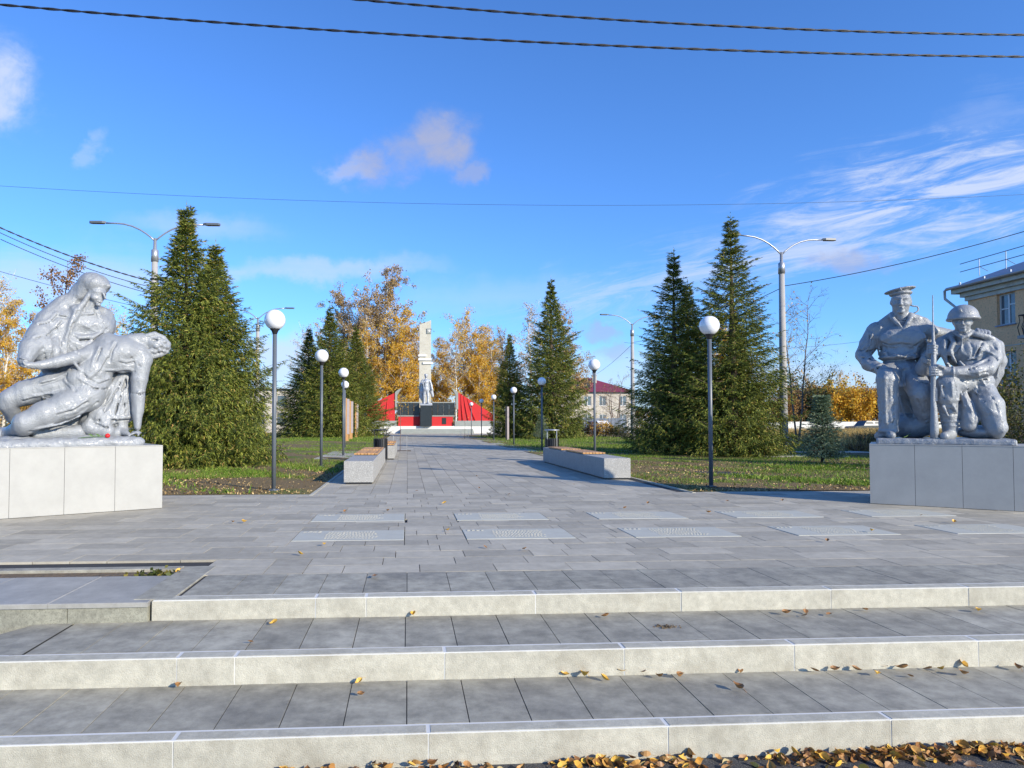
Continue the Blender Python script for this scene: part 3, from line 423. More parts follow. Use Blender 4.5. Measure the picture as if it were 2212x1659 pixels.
SOLDIER=[('e',0.05,(1.194,0.62,2.151),(0.287,0.214,0.22),0),('e',0.04,(1.249,0.62,1.935),(0.213,0.19,0.152),0),('e',0.02,(1.279,0.62,1.733),(0.224,0.212,0.118),0),('e',0.006,(1.264,0.62,1.795),(0.222,0.213,0.032),0),('e',0.006,(1.153,0.4,1.787),(0.041,0.019,0.038),0),('c',0.04,[(0.938,0.62,2.305,0.102),(1.045,0.64,2.376,0.093),(1.252,0.66,2.364,0.096),(1.458,0.64,2.26,0.109)]),('c',0.03,[(1.146,0.56,2.382,0.1),(1.141,0.51,2.504,0.088)]),('c',0.012,[(1.052,0.52,2.437,0.035),(1.099,0.43,2.375,0.03),(1.135,0.415,2.355,0.026),(1.183,0.43,2.37,0.03),(1.245,0.52,2.434,0.034)]),('c',0.012,[(1.01,0.5,2.364,0.038),(1.026,0.43,2.292,0.027),(0.984,0.42,2.166,0.031),(1.033,0.42,2.037,0.023)]),('c',0.01,[(0.93,0.47,2.302,0.042),(0.907,0.44,2.108,0.035),(0.973,0.44,1.935,0.027)]),('c',0.01,[(1.273,0.5,2.398,0.038),(1.374,0.52,2.372,0.037),(1.477,0.58,2.32,0.041),(1.552,0.66,2.176,0.041),(1.579,0.74,2.013,0.041)]),('c',0.01,[(1.123,0.42,2.326,0.013),(1.115,0.42,2.18,0.017),(1.119,0.43,2.096,0.009)]),('e',0.003,(1.123,0.4,2.329),(0.017,0.015,0.017),0),('e',0.003,(1.128,0.4,2.261),(0.013,0.013,0.013),0),('c',0.02,[(0.911,0.6,2.29,0.106),(0.771,0.5,2.121,0.102),(0.676,0.42,1.947,0.102)]),('c',0.02,[(0.668,0.4,1.924,0.094),(0.711,0.27,2.052,0.073),(0.751,0.2,2.149,0.052)]),('-c',0.01,[(0.621,0.3,2.027,0.01),(0.742,0.3,1.978,0.01)]),('e',0.01,(0.752,0.21,2.177),(0.052,0.05,0.073),0),('c',0.004,[(0.725,0.19,2.247,0.019),(0.742,0.125,2.239,0.019),(0.785,0.105,2.233,0.018),(0.816,0.15,2.229,0.017)]),('c',0.004,[(0.724,0.19,2.209,0.019),(0.742,0.125,2.202,0.019),(0.785,0.105,2.195,0.018),(0.816,0.15,2.191,0.017)]),('c',0.004,[(0.723,0.19,2.171,0.019),(0.741,0.125,2.164,0.019),(0.784,0.105,2.158,0.018),(0.815,0.15,2.154,0.017)]),('c',0.004,[(0.723,0.19,2.133,0.019),(0.74,0.125,2.127,0.019),(0.783,0.105,2.12,0.018),(0.815,0.15,2.116,0.017)]),('c',0.005,[(0.739,0.16,2.146,0.021),(0.809,0.19,2.187,0.019),(0.824,0.19,2.228,0.017)]),('c',0.02,[(1.474,0.64,2.221,0.116),(1.473,0.56,2.046,0.108),(1.396,0.42,1.905,0.1),(1.196,0.3,1.864,0.089),(1.024,0.21,1.859,0.071)]),('e',0.004,(1.001,0.2,1.859),(0.022,0.078,0.082),0),('c',0.01,[(0.981,0.2,1.866,0.064),(0.931,0.19,1.874,0.056)]),('e',0.012,(0.885,0.18,1.88),(0.068,0.049,0.064),0),('c',0.004,[(0.864,0.15,1.924,0.021),(0.8,0.095,1.921,0.02),(0.743,0.105,1.924,0.019),(0.731,0.15,1.928,0.017)]),('c',0.004,[(0.863,0.15,1.889,0.021),(0.799,0.095,1.886,0.02),(0.742,0.105,1.889,0.019),(0.73,0.15,1.892,0.017)]),('c',0.004,[(0.862,0.15,1.854,0.021),(0.799,0.095,1.851,0.02),(0.741,0.105,1.854,0.019),(0.73,0.15,1.857,0.017)]),('c',0.004,[(0.862,0.15,1.818,0.021),(0.798,0.095,1.815,0.02),(0.741,0.105,1.818,0.019),(0.729,0.15,1.821,0.017)]),('c',0.005,[(0.886,0.13,1.918,0.023),(0.826,0.1,1.947,0.019),(0.793,0.11,1.958,0.017)]),('-c',0.012,[(1.31,0.42,2.085,0.011),(1.434,0.5,2.21,0.009)]),('-c',0.012,[(1.208,0.24,1.911,0.009),(1.349,0.34,1.994,0.009)]),('c',0.012,[(1.195,0.27,1.914,0.015),(1.241,0.26,1.808,0.015)]),('c',0.012,[(1.299,0.33,1.955,0.017),(1.394,0.33,1.807,0.015)]),('-c',0.012,[(1.324,0.46,2.213,0.011),(1.26,0.44,2.006,0.011)]),('c',0.03,[(1.235,0.6,1.712,0.156),(0.951,0.3,1.696,0.148)]),('c',0.02,[(0.934,0.27,1.691,0.147),(0.928,0.28,1.518,0.149)]),('e',0.006,(0.926,0.28,1.47),(0.159,0.144,0.028),0),('-c',0.01,[(1.05,0.15,1.727,0.011),(1.066,0.2,1.461,0.011)]),('c',0.01,[(0.939,0.31,1.425,0.125),(0.954,0.33,1.278,0.11),(0.96,0.34,1.111,0.095),(0.958,0.34,1.006,0.087)]),('e',0.006,(0.961,0.34,1.174),(0.114,0.114,0.025),0),('e',0.006,(0.965,0.34,1.111),(0.106,0.106,0.021),0),('c',0.008,[(0.981,0.19,1.411,0.019),(1.022,0.21,1.318,0.017)]),('c',0.015,[(0.962,0.32,0.986,0.072),(0.886,0.13,0.967,0.06)]),('c',0.03,[(1.326,0.6,1.615,0.173),(1.397,0.44,1.4,0.177),(1.472,0.36,1.092,0.127)]),('c',0.02,[(1.483,0.4,1.03,0.095),(1.423,0.95,0.981,0.096)]),('c',0.02,[(1.432,0.3,1.437,0.022),(1.532,0.27,1.052,0.022)]),('c',0.02,[(1.287,0.3,1.48,0.018),(1.371,0.3,1.173,0.018)]),('c',0.02,[(1.085,0.42,1.614,0.049),(1.16,0.36,1.402,0.086),(1.184,0.34,1.215,0.104),(1.173,0.34,1.132,0.097)]),('c',0.01,[(1.122,0.28,1.524,0.017),(1.199,0.26,1.317,0.018),(1.204,0.25,1.153,0.018)]),('c',0.01,[(1.076,0.3,1.63,0.017),(1.127,0.27,1.379,0.017)]),('e',0.02,(1.302,0.55,1.027),(0.281,0.225,0.094),0),('c',0.018,[(1.176,0.42,2.03,0.017),(1.311,0.44,2.087,0.017)]),('c',0.018,[(1.092,0.42,2.013,0.017),(1.174,0.43,1.905,0.017)]),('c',0.018,[(1.37,0.5,2.256,0.017),(1.428,0.46,2.082,0.019)]),('c',0.015,[(1.239,0.22,1.908,0.015),(1.288,0.24,1.805,0.015)]),('c',0.018,[(1.445,0.46,2.123,0.017),(1.512,0.5,1.998,0.017)]),('c',0.018,[(1.341,0.34,1.522,0.017),(1.394,0.28,1.254,0.016)]),('c',0.018,[(1.254,0.44,1.652,0.019),(1.341,0.36,1.42,0.017)]),('c',0.015,[(0.865,0.13,1.67,0.015),(0.85,0.15,1.505,0.015)]),('c',0.015,[(0.974,0.13,1.708,0.015),(0.983,0.14,1.523,0.015)]),('c',0.012,[(0.879,0.17,1.381,0.015),(0.928,0.18,1.256,0.015)]),('c',0.03,[(1.521,0.78,2.231,0.11),(1.56,0.82,2.02,0.098),(1.527,0.82,1.852,0.085),(1.483,0.82,1.737,0.08),(1.49,0.82,1.662,0.046)]),('c',0.01,[(1.57,0.72,2.096,0.017),(1.532,0.72,1.804,0.017)]),('n',0.0087,(1.184,0.5,2.099),(0.284,0.246,0.227),(26,8,34)),('n',0.0074,(1.432,0.5,2.065),(0.167,0.223,0.223),(26,8,44)),('n',0.0062,(1.18,0.3,1.865),(0.204,0.167,0.093),(46,8,20)),('n',0.0062,(1.243,0.5,1.676),(0.245,0.245,0.103),(55,10,14)),('n',0.0074,(1.403,0.35,1.316),(0.219,0.238,0.311),(34,8,14)),('n',0.0068,(0.926,0.2,1.588),(0.16,0.188,0.169),(40,6,12)),('n',0.0056,(0.949,0.25,1.277),(0.132,0.169,0.169),(10,6,58)),('n',0.0087,(1.174,0.35,1.339),(0.13,0.168,0.279),(50,6,12)),('n',0.0087,(1.535,0.8,1.978),(0.132,0.17,0.302),(52,6,16)),('n',0.0062,(0.781,0.35,2.086),(0.154,0.212,0.212),(40,8,32)),('e',0.01,(1.141,0.49,2.594),(0.115,0.138,0.131),0),('e',0.03,(1.136,0.445,2.508),(0.088,0.092,0.074),0),('c',0.012,[(1.072,0.355,2.623,0.019),(1.13,0.335,2.612,0.019),(1.19,0.355,2.613,0.019)]),('c',0.01,[(1.129,0.335,2.6,0.014),(1.125,0.295,2.529,0.021)]),('c',0.008,[(1.109,0.325,2.527,0.014),(1.146,0.325,2.524,0.014)]),('e',0.02,(1.079,0.385,2.54),(0.039,0.035,0.032),0),('e',0.02,(1.185,0.385,2.532),(0.038,0.035,0.031),0),('-e',0.008,(1.09,0.325,2.585),(0.028,0.026,0.016),0),('-e',0.008,(1.167,0.325,2.578),(0.028,0.026,0.016),0),('e',0.003,(1.092,0.355,2.584),(0.019,0.018,0.011),0),('e',0.003,(1.169,0.355,2.578),(0.019,0.017,0.01),0),('c',0.006,[(1.101,0.338,2.49,0.009),(1.127,0.328,2.492,0.01),(1.154,0.338,2.486,0.009)]),('c',0.006,[(1.107,0.34,2.476,0.011),(1.148,0.34,2.473,0.01)]),('-c',0.003,[(1.097,0.322,2.482,0.004),(1.156,0.322,2.478,0.004)]),('e',0.012,(1.13,0.375,2.441),(0.039,0.032,0.025),0),('e',0.006,(1.034,0.5,2.582),(0.014,0.029,0.036),0),('e',0.006,(1.248,0.5,2.565),(0.014,0.028,0.035),0),('-s',0.01,[(1.266,0.4,2.065,0.012),(1.31,0.4,2.187,0.012),(1.352,0.4,2.268,0.012)]),('s',0.016,[(1.255,0.4,2.089,0.014),(1.298,0.4,2.211,0.014),(1.341,0.4,2.291,0.014)]),('-s',0.01,[(1.222,0.4,1.901,0.012),(1.306,0.4,1.984,0.012),(1.404,0.4,2.017,0.012)]),('s',0.016,[(1.21,0.4,1.924,0.014),(1.295,0.4,2.008,0.014),(1.393,0.4,2.04,0.014)]),('-s',0.01,[(1.187,0.4,1.815,0.012),(1.287,0.4,1.827,0.012),(1.377,0.4,1.849,0.012)]),('s',0.016,[(1.176,0.4,1.838,0.014),(1.275,0.4,1.851,0.014),(1.366,0.4,1.872,0.014)]),('-s',0.01,[(1.422,0.4,2.108,0.012),(1.478,0.4,2.075,0.012),(1.509,0.4,2.011,0.012)]),('s',0.016,[(1.411,0.4,2.132,0.014),(1.467,0.4,2.098,0.014),(1.498,0.4,2.035,0.014)]),('-s',0.01,[(1.04,0.4,2.035,0.012),(1.089,0.4,1.927,0.012),(1.172,0.4,1.882,0.012)]),('s',0.016,[(1.028,0.4,2.059,0.014),(1.077,0.4,1.951,0.014),(1.16,0.4,1.906,0.014)]),('-s',0.01,[(0.99,0.4,2.09,0.012),(1.05,0.4,2.129,0.012),(1.094,0.4,2.2,0.012)]),('s',0.016,[(0.978,0.4,2.114,0.014),(1.038,0.4,2.153,0.014),(1.082,0.4,2.224,0.014)]),('-s',0.01,[(0.924,0.4,2.231,0.012),(0.956,0.4,2.102,0.012),(0.945,0.4,1.976,0.012)]),('s',0.016,[(0.912,0.4,2.256,0.014),(0.944,0.4,2.126,0.014),(0.934,0.4,2.0,0.014)]),('-s',0.01,[(1.086,0.4,1.802,0.012),(1.236,0.4,1.784,0.012),(1.384,0.4,1.803,0.012)]),('s',0.016,[(1.075,0.4,1.825,0.014),(1.225,0.4,1.807,0.014),(1.373,0.4,1.826,0.014)]),('-s',0.01,[(1.085,0.4,1.747,0.012),(1.235,0.4,1.73,0.012),(1.4,0.4,1.757,0.012)]),('s',0.016,[(1.074,0.4,1.771,0.014),(1.224,0.4,1.753,0.014),(1.388,0.4,1.78,0.014)]),('-s',0.01,[(1.135,0.4,1.716,0.012),(1.167,0.4,1.611,0.012)]),('s',0.016,[(1.124,0.4,1.74,0.014),(1.155,0.4,1.634,0.014)]),('-s',0.01,[(1.251,0.4,1.702,0.012),(1.29,0.4,1.587,0.012)]),('s',0.016,[(1.24,0.4,1.725,0.014),(1.279,0.4,1.61,0.014)]),('-s',0.01,[(1.35,0.4,1.709,0.012),(1.397,0.4,1.615,0.012)]),('s',0.016,[(1.339,0.4,1.732,0.014),(1.386,0.4,1.638,0.014)]),('-s',0.01,[(1.257,0.4,1.577,0.012),(1.345,0.4,1.441,0.012),(1.39,0.4,1.255,0.012)]),('s',0.016,[(1.246,0.4,1.601,0.014),(1.334,0.4,1.464,0.014),(1.379,0.4,1.278,0.014)]),('-s',0.01,[(1.419,0.4,1.512,0.012),(1.488,0.4,1.316,0.012),(1.525,0.4,1.153,0.012)]),('s',0.016,[(1.408,0.4,1.535,0.014),(1.477,0.4,1.339,0.014),(1.514,0.4,1.175,0.014)]),('-s',0.01,[(1.166,0.4,1.548,0.012),(1.229,0.4,1.381,0.012),(1.234,0.4,1.215,0.012)]),('s',0.016,[(1.154,0.4,1.572,0.014),(1.217,0.4,1.404,0.014),(1.223,0.4,1.238,0.014)]),('-s',0.01,[(0.846,0.4,1.715,0.013),(0.896,0.4,1.597,0.012),(0.894,0.4,1.491,0.012)]),('s',0.016,[(0.834,0.4,1.739,0.014),(0.884,0.4,1.62,0.014),(0.882,0.4,1.515,0.014)]),('-s',0.01,[(1.017,0.4,1.709,0.012),(1.024,0.4,1.594,0.012),(1.039,0.4,1.488,0.012)]),('s',0.016,[(1.006,0.4,1.733,0.014),(1.012,0.4,1.617,0.014),(1.027,0.4,1.512,0.014)]),('-s',0.01,[(0.892,0.4,1.381,0.012),(0.96,0.4,1.353,0.012),(1.028,0.4,1.367,0.012)]),('s',0.016,[(0.88,0.4,1.405,0.014),(0.948,0.4,1.376,0.014),(1.016,0.4,1.39,0.014)]),('-s',0.01,[(0.899,0.4,1.29,0.012),(0.967,0.4,1.268,0.012),(1.043,0.4,1.283,0.012)]),('s',0.016,[(0.887,0.4,1.314,0.014),(0.955,0.4,1.292,0.014),(1.032,0.4,1.306,0.014)]),('-s',0.01,[(0.651,0.4,2.054,0.013),(0.711,0.4,1.976,0.013),(0.763,0.4,1.942,0.013)]),('s',0.016,[(0.639,0.4,2.079,0.015),(0.699,0.4,2.0,0.015),(0.751,0.4,1.966,0.015)]),('-s',0.01,[(0.679,0.4,2.117,0.013),(0.739,0.4,2.05,0.013),(0.783,0.4,2.043,0.013)]),('s',0.016,[(0.666,0.4,2.142,0.015),(0.727,0.4,2.074,0.015),(0.77,0.4,2.068,0.015)]),('-s',0.01,[(1.212,0.4,2.277,0.012),(1.243,0.4,2.17,0.012),(1.225,0.4,2.067,0.012)]),('s',0.016,[(1.201,0.4,2.3,0.014),(1.232,0.4,2.194,0.014),(1.213,0.4,2.091,0.014)]),('-s',0.01,[(1.361,0.4,2.329,0.012),(1.442,0.4,2.283,0.012),(1.504,0.4,2.176,0.012)]),('s',0.016,[(1.35,0.4,2.353,0.014),(1.431,0.4,2.306,0.014),(1.493,0.4,2.199,0.014)])]
HELMET=[('e',0.005,(1.149,0.49,2.641),(0.185,0.198,0.181),0),('e',0.03,(1.148,0.49,2.616),(0.202,0.219,0.036),0)]
MOTHER=[('c',0.06,[(-1.08,0.82,2.526,0.225),(-0.694,0.8,2.487,0.204)]),('c',0.06,[(-1.156,0.8,2.2,0.254),(-0.799,0.76,2.173,0.218)]),('e',0.06,(-1.179,0.8,2.424),(0.254,0.243,0.275),0),('e',0.05,(-1.014,0.8,1.98),(0.396,0.236,0.3),0),('c',0.05,[(-1.245,0.8,2.618,0.139),(-1.081,0.84,2.746,0.155),(-0.792,0.86,2.673,0.137),(-0.602,0.86,2.572,0.13)]),('c',0.03,[(-0.849,0.74,2.652,0.113),(-0.779,0.7,2.826,0.1)]),('e',0.02,(-0.738,0.655,2.939),(0.122,0.127,0.135),0),('e',0.02,(-0.734,0.615,2.848),(0.078,0.083,0.074),0),('c',0.012,[(-0.778,0.545,2.945,0.015),(-0.697,0.54,2.944,0.015),(-0.631,0.565,2.93,0.013)]),('c',0.008,[(-0.679,0.525,2.932,0.017),(-0.652,0.515,2.856,0.02)]),('c',0.006,[(-0.668,0.53,2.843,0.015),(-0.646,0.545,2.847,0.013)]),('-e',0.006,(-0.722,0.508,2.909),(0.028,0.019,0.011),0),('c',0.006,[(-0.723,0.545,2.807,0.011),(-0.679,0.54,2.82,0.013)]),('c',0.006,[(-0.719,0.545,2.791,0.011),(-0.682,0.545,2.802,0.011)]),('-c',0.003,[(-0.728,0.535,2.796,0.005),(-0.672,0.53,2.808,0.005)]),('e',0.01,(-0.728,0.565,2.768),(0.039,0.035,0.026),0),('e',0.02,(-0.781,0.57,2.864),(0.052,0.048,0.043),0),('e',0.01,(-0.762,0.73,3.071),(0.202,0.209,0.163),-8),('c',0.02,[(-0.857,0.72,3.04,0.13),(-0.91,0.74,2.91,0.1)]),('c',0.015,[(-0.79,0.61,2.984,0.028),(-0.743,0.585,3.045,0.03),(-0.66,0.59,3.074,0.028),(-0.601,0.61,3.052,0.026),(-0.579,0.64,3.036,0.02)]),('c',0.012,[(-0.791,0.6,2.982,0.03),(-0.849,0.61,2.885,0.034),(-0.907,0.62,2.767,0.039)]),('c',0.03,[(-0.907,0.8,2.977,0.131),(-1.002,0.84,2.812,0.126),(-1.121,0.84,2.731,0.107)]),('c',0.012,[(-0.905,0.63,2.78,0.039),(-0.997,0.6,2.642,0.038),(-1.066,0.575,2.453,0.038),(-1.107,0.57,2.271,0.038),(-1.123,0.57,2.047,0.037)]),('c',0.02,[(-0.978,0.68,2.677,0.086),(-1.076,0.66,2.44,0.097),(-1.17,0.66,2.186,0.094)]),('c',0.012,[(-0.725,0.68,2.725,0.031),(-0.699,0.635,2.606,0.026),(-0.644,0.645,2.473,0.026)]),('e',0.05,(-0.666,0.86,2.567),(0.19,0.156,0.234),0),('c',0.02,[(-0.627,0.78,2.724,0.049),(-0.575,0.76,2.562,0.036),(-0.545,0.74,2.445,0.031)]),('c',0.015,[(-1.002,0.64,2.669,0.021),(-0.905,0.62,2.631,0.019),(-0.783,0.625,2.654,0.017)]),('c',0.02,[(-1.06,0.61,2.345,0.025),(-0.942,0.6,2.304,0.03),(-0.762,0.6,2.333,0.028),(-0.644,0.64,2.403,0.022)]),('c',0.02,[(-1.07,0.6,2.254,0.025),(-0.961,0.59,2.125,0.025)]),('-c',0.012,[(-1.081,0.6,2.309,0.013),(-0.942,0.595,2.258,0.015),(-0.781,0.6,2.286,0.013)]),('c',0.015,[(-1.04,0.6,2.189,0.019),(-0.998,0.6,2.057,0.019)]),('c',0.02,[(-0.962,0.63,2.559,0.021),(-0.863,0.61,2.474,0.026),(-0.72,0.62,2.51,0.022)]),('c',0.02,[(-0.894,0.64,2.066,0.026),(-0.755,0.64,2.257,0.026)]),('c',0.04,[(-1.303,0.74,2.531,0.142),(-1.399,0.64,2.323,0.147),(-1.493,0.52,2.14,0.14)]),('c',0.04,[(-1.366,0.6,2.123,0.194),(-1.268,0.62,2.021,0.175)]),('c',0.02,[(-1.523,0.48,2.103,0.135),(-1.582,0.36,1.951,0.09)]),('c',0.012,[(-1.55,0.53,2.289,0.02),(-1.413,0.5,2.242,0.024),(-1.257,0.58,2.349,0.021),(-1.178,0.62,2.449,0.019)]),('-c',0.012,[(-1.578,0.5,2.251,0.014),(-1.415,0.47,2.206,0.016),(-1.241,0.54,2.313,0.014)]),('c',0.012,[(-1.338,0.5,2.203,0.024),(-1.371,0.5,1.918,0.024)]),('c',0.012,[(-1.241,0.53,2.257,0.025),(-1.234,0.55,1.929,0.025)]),('c',0.012,[(-1.153,0.54,2.22,0.019),(-1.144,0.54,1.955,0.019)]),('-c',0.012,[(-1.291,0.5,2.207,0.016),(-1.299,0.5,1.922,0.016)]),('e',0.01,(-1.6,0.3,1.93),(0.066,0.062,0.058),0),('c',0.004,[(-1.645,0.26,1.967,0.019),(-1.609,0.215,1.953,0.017),(-1.563,0.24,1.932,0.015)]),('c',0.004,[(-1.638,0.26,1.936,0.019),(-1.603,0.215,1.922,0.017),(-1.559,0.24,1.903,0.015)]),('c',0.004,[(-1.63,0.26,1.905,0.019),(-1.597,0.215,1.891,0.017),(-1.555,0.24,1.874,0.015)]),('c',0.004,[(-1.622,0.26,1.874,0.019),(-1.591,0.215,1.86,0.017),(-1.551,0.24,1.845,0.015)]),('e',0.06,(-0.995,0.92,1.621),(0.454,0.26,0.368),0),('e',0.05,(-0.913,0.88,1.253),(0.499,0.271,0.282),0),('c',0.05,[(-0.862,0.85,1.691,0.24),(-0.594,0.7,1.74,0.187),(-0.382,0.56,1.759,0.111)]),('c',0.03,[(-0.377,0.55,1.763,0.107),(-0.403,0.54,1.507,0.142),(-0.442,0.54,1.299,0.159)]),('e',0.01,(-0.441,0.54,1.234),(0.176,0.165,0.026),0),('c',0.03,[(-0.607,0.6,1.55,0.153),(-0.662,0.62,1.252,0.174)]),('c',0.04,[(-0.402,0.53,1.773,0.111),(-0.584,0.52,1.252,0.156)]),('c',0.04,[(-0.407,0.56,1.763,0.106),(-0.768,0.58,1.138,0.171)]),('c',0.03,[(-0.379,0.54,1.763,0.102),(-0.412,0.52,1.276,0.137)]),('c',0.03,[(-0.424,0.47,1.838,0.035),(-0.613,0.43,1.612,0.034),(-0.774,0.41,1.316,0.034),(-0.907,0.42,1.072,0.029)]),('c',0.02,[(-0.366,0.46,1.816,0.029),(-0.352,0.43,1.482,0.029),(-0.353,0.41,1.241,0.031)]),('c',0.02,[(-0.418,0.44,1.779,0.026),(-0.45,0.41,1.502,0.028),(-0.514,0.38,1.217,0.035)]),('c',0.03,[(-0.468,0.45,1.754,0.022),(-0.552,0.42,1.478,0.03),(-0.634,0.39,1.183,0.034)]),('-c',0.01,[(-0.392,0.44,1.757,0.018),(-0.397,0.4,1.252,0.022)]),('-c',0.01,[(-0.452,0.44,1.732,0.015),(-0.531,0.41,1.319,0.022)]),('c',0.02,[(-0.441,0.5,1.195,0.079),(-0.422,0.48,1.069,0.075),(-0.499,0.45,1.013,0.074)]),('c',0.012,[(-0.439,0.44,1.047,0.057),(-0.369,0.3,0.991,0.039)]),('c',0.004,[(-0.421,0.36,1.011,0.02),(-0.383,0.28,0.98,0.017)]),('c',0.004,[(-0.405,0.345,1.011,0.02),(-0.369,0.27,0.98,0.017)]),('c',0.004,[(-0.389,0.33,1.011,0.02),(-0.354,0.26,0.98,0.017)]),('c',0.004,[(-0.373,0.315,1.011,0.02),(-0.339,0.25,0.98,0.017)]),('c',0.05,[(-0.765,0.6,1.138,0.161),(-0.587,0.55,1.047,0.087)]),('c',0.05,[(-1.447,0.8,1.028,0.123),(-0.75,0.7,1.046,0.13)]),('c',0.03,[(-0.706,0.46,1.273,0.128),(-0.627,0.42,1.037,0.096)]),('c',0.03,[(-0.825,0.45,1.094,0.105),(-0.607,0.42,1.025,0.086)]),('c',0.03,[(-1.888,0.75,0.989,0.078),(-1.583,0.7,1.019,0.084)]),('n',0.0099,(-1.233,0.6,2.132),(0.227,0.269,0.31),(58,6,10)),('n',0.0087,(-1.441,0.65,2.408),(0.224,0.265,0.245),(30,8,34)),('n',0.0081,(-0.9,0.62,2.336),(0.299,0.278,0.235),(28,8,36)),('n',0.005,(-0.506,0.45,1.479),(0.326,0.283,0.37),(52,8,14)),('n',0.0087,(-1.036,0.7,2.697),(0.192,0.256,0.234),(46,6,26)),('n',0.0074,(-0.706,0.45,1.161),(0.32,0.256,0.171),(34,8,26)),('n',0.0037,(-0.769,0.68,3.09),(0.219,0.24,0.131),(60,20,40)),('-s',0.01,[(-1.591,0.6,2.256,0.014),(-1.48,0.6,2.229,0.014),(-1.349,0.6,2.287,0.014),(-1.237,0.6,2.397,0.014),(-1.157,0.6,2.504,0.015)]),('s',0.016,[(-1.605,0.6,2.281,0.016),(-1.494,0.6,2.254,0.016),(-1.364,0.6,2.312,0.016),(-1.252,0.6,2.422,0.017),(-1.173,0.6,2.529,0.017)]),('-s',0.01,[(-1.384,0.6,2.122,0.014),(-1.36,0.6,1.992,0.014),(-1.372,0.6,1.903,0.014)]),('s',0.016,[(-1.399,0.6,2.147,0.016),(-1.375,0.6,2.017,0.016),(-1.387,0.6,1.929,0.016)]),('-s',0.01,[(-1.291,0.6,2.216,0.014),(-1.274,0.6,2.063,0.014),(-1.287,0.6,1.908,0.014)]),('s',0.016,[(-1.306,0.6,2.241,0.017),(-1.289,0.6,2.088,0.017),(-1.302,0.6,1.933,0.017)]),('-s',0.01,[(-1.196,0.6,2.267,0.015),(-1.19,0.6,2.09,0.015),(-1.201,0.6,1.934,0.014)]),('s',0.016,[(-1.212,0.6,2.293,0.017),(-1.205,0.6,2.115,0.017),(-1.216,0.6,1.96,0.017)]),('-s',0.01,[(-1.084,0.6,2.309,0.015),(-1.024,0.6,2.19,0.015),(-0.975,0.6,2.114,0.015)]),('s',0.016,[(-1.1,0.6,2.334,0.017),(-1.039,0.6,2.215,0.017),(-0.991,0.6,2.14,0.017)]),('-s',0.01,[(-0.942,0.6,2.274,0.015),(-0.781,0.6,2.297,0.015),(-0.656,0.6,2.38,0.015)]),('s',0.016,[(-0.958,0.6,2.3,0.017),(-0.797,0.6,2.323,0.017),(-0.672,0.6,2.406,0.018)]),('-s',0.01,[(-0.983,0.6,2.666,0.015),(-1.053,0.6,2.435,0.015),(-1.089,0.6,2.23,0.015),(-1.092,0.6,2.051,0.015)]),('s',0.016,[(-0.999,0.6,2.691,0.017),(-1.068,0.6,2.46,0.017),(-1.105,0.6,2.256,0.017),(-1.108,0.6,2.077,0.017)]),('-s',0.01,[(-1.039,0.6,2.144,0.015),(-0.959,0.6,2.059,0.015),(-0.82,0.6,2.158,0.015)]),('s',0.016,[(-1.054,0.6,2.17,0.017),(-0.974,0.6,2.085,0.017),(-0.836,0.6,2.184,0.017)]),('-s',0.01,[(-1.298,0.6,2.658,0.014),(-1.22,0.6,2.576,0.015),(-1.104,0.6,2.565,0.015)]),('s',0.016,[(-1.313,0.6,2.683,0.017),(-1.235,0.6,2.601,0.017),(-1.119,0.6,2.59,0.017)]),('-s',0.01,[(-1.427,0.6,2.426,0.014),(-1.295,0.6,2.481,0.014),(-1.201,0.6,2.6,0.015)]),('s',0.016,[(-1.441,0.6,2.451,0.016),(-1.31,0.6,2.506,0.017),(-1.217,0.6,2.625,0.017)]),('-s',0.01,[(-0.725,0.6,2.668,0.015),(-0.678,0.6,2.534,0.015),(-0.619,0.6,2.447,0.015)]),('s',0.016,[(-0.741,0.6,2.694,0.017),(-0.695,0.6,2.56,0.018),(-0.636,0.6,2.473,0.018)]),('-s',0.01,[(-0.396,0.6,1.765,0.016),(-0.491,0.6,1.438,0.015),(-0.571,0.6,1.161,0.015)]),('s',0.016,[(-0.413,0.6,1.792,0.018),(-0.507,0.6,1.465,0.018),(-0.587,0.6,1.188,0.018)]),('-s',0.01,[(-0.353,0.6,1.743,0.016),(-0.371,0.6,1.486,0.016),(-0.376,0.6,1.254,0.016)]),('s',0.016,[(-0.37,0.6,1.77,0.018),(-0.388,0.6,1.514,0.018),(-0.393,0.6,1.281,0.018)]),('-s',0.01,[(-0.447,0.6,1.752,0.016),(-0.585,0.6,1.459,0.015),(-0.735,0.6,1.183,0.015)]),('s',0.016,[(-0.463,0.6,1.779,0.018),(-0.601,0.6,1.486,0.018),(-0.751,0.6,1.21,0.017)]),('-s',0.01,[(-0.765,0.6,1.138,0.015),(-0.642,0.6,1.092,0.015),(-0.497,0.6,1.138,0.015)]),('s',0.016,[(-0.781,0.6,1.165,0.017),(-0.658,0.6,1.119,0.017),(-0.514,0.6,1.165,0.018)]),('-s',0.01,[(-0.581,0.6,1.195,0.015),(-0.435,0.6,1.196,0.015),(-0.297,0.6,1.226,0.016)]),('s',0.016,[(-0.598,0.6,1.222,0.018),(-0.452,0.6,1.223,0.018),(-0.314,0.6,1.254,0.018)])]
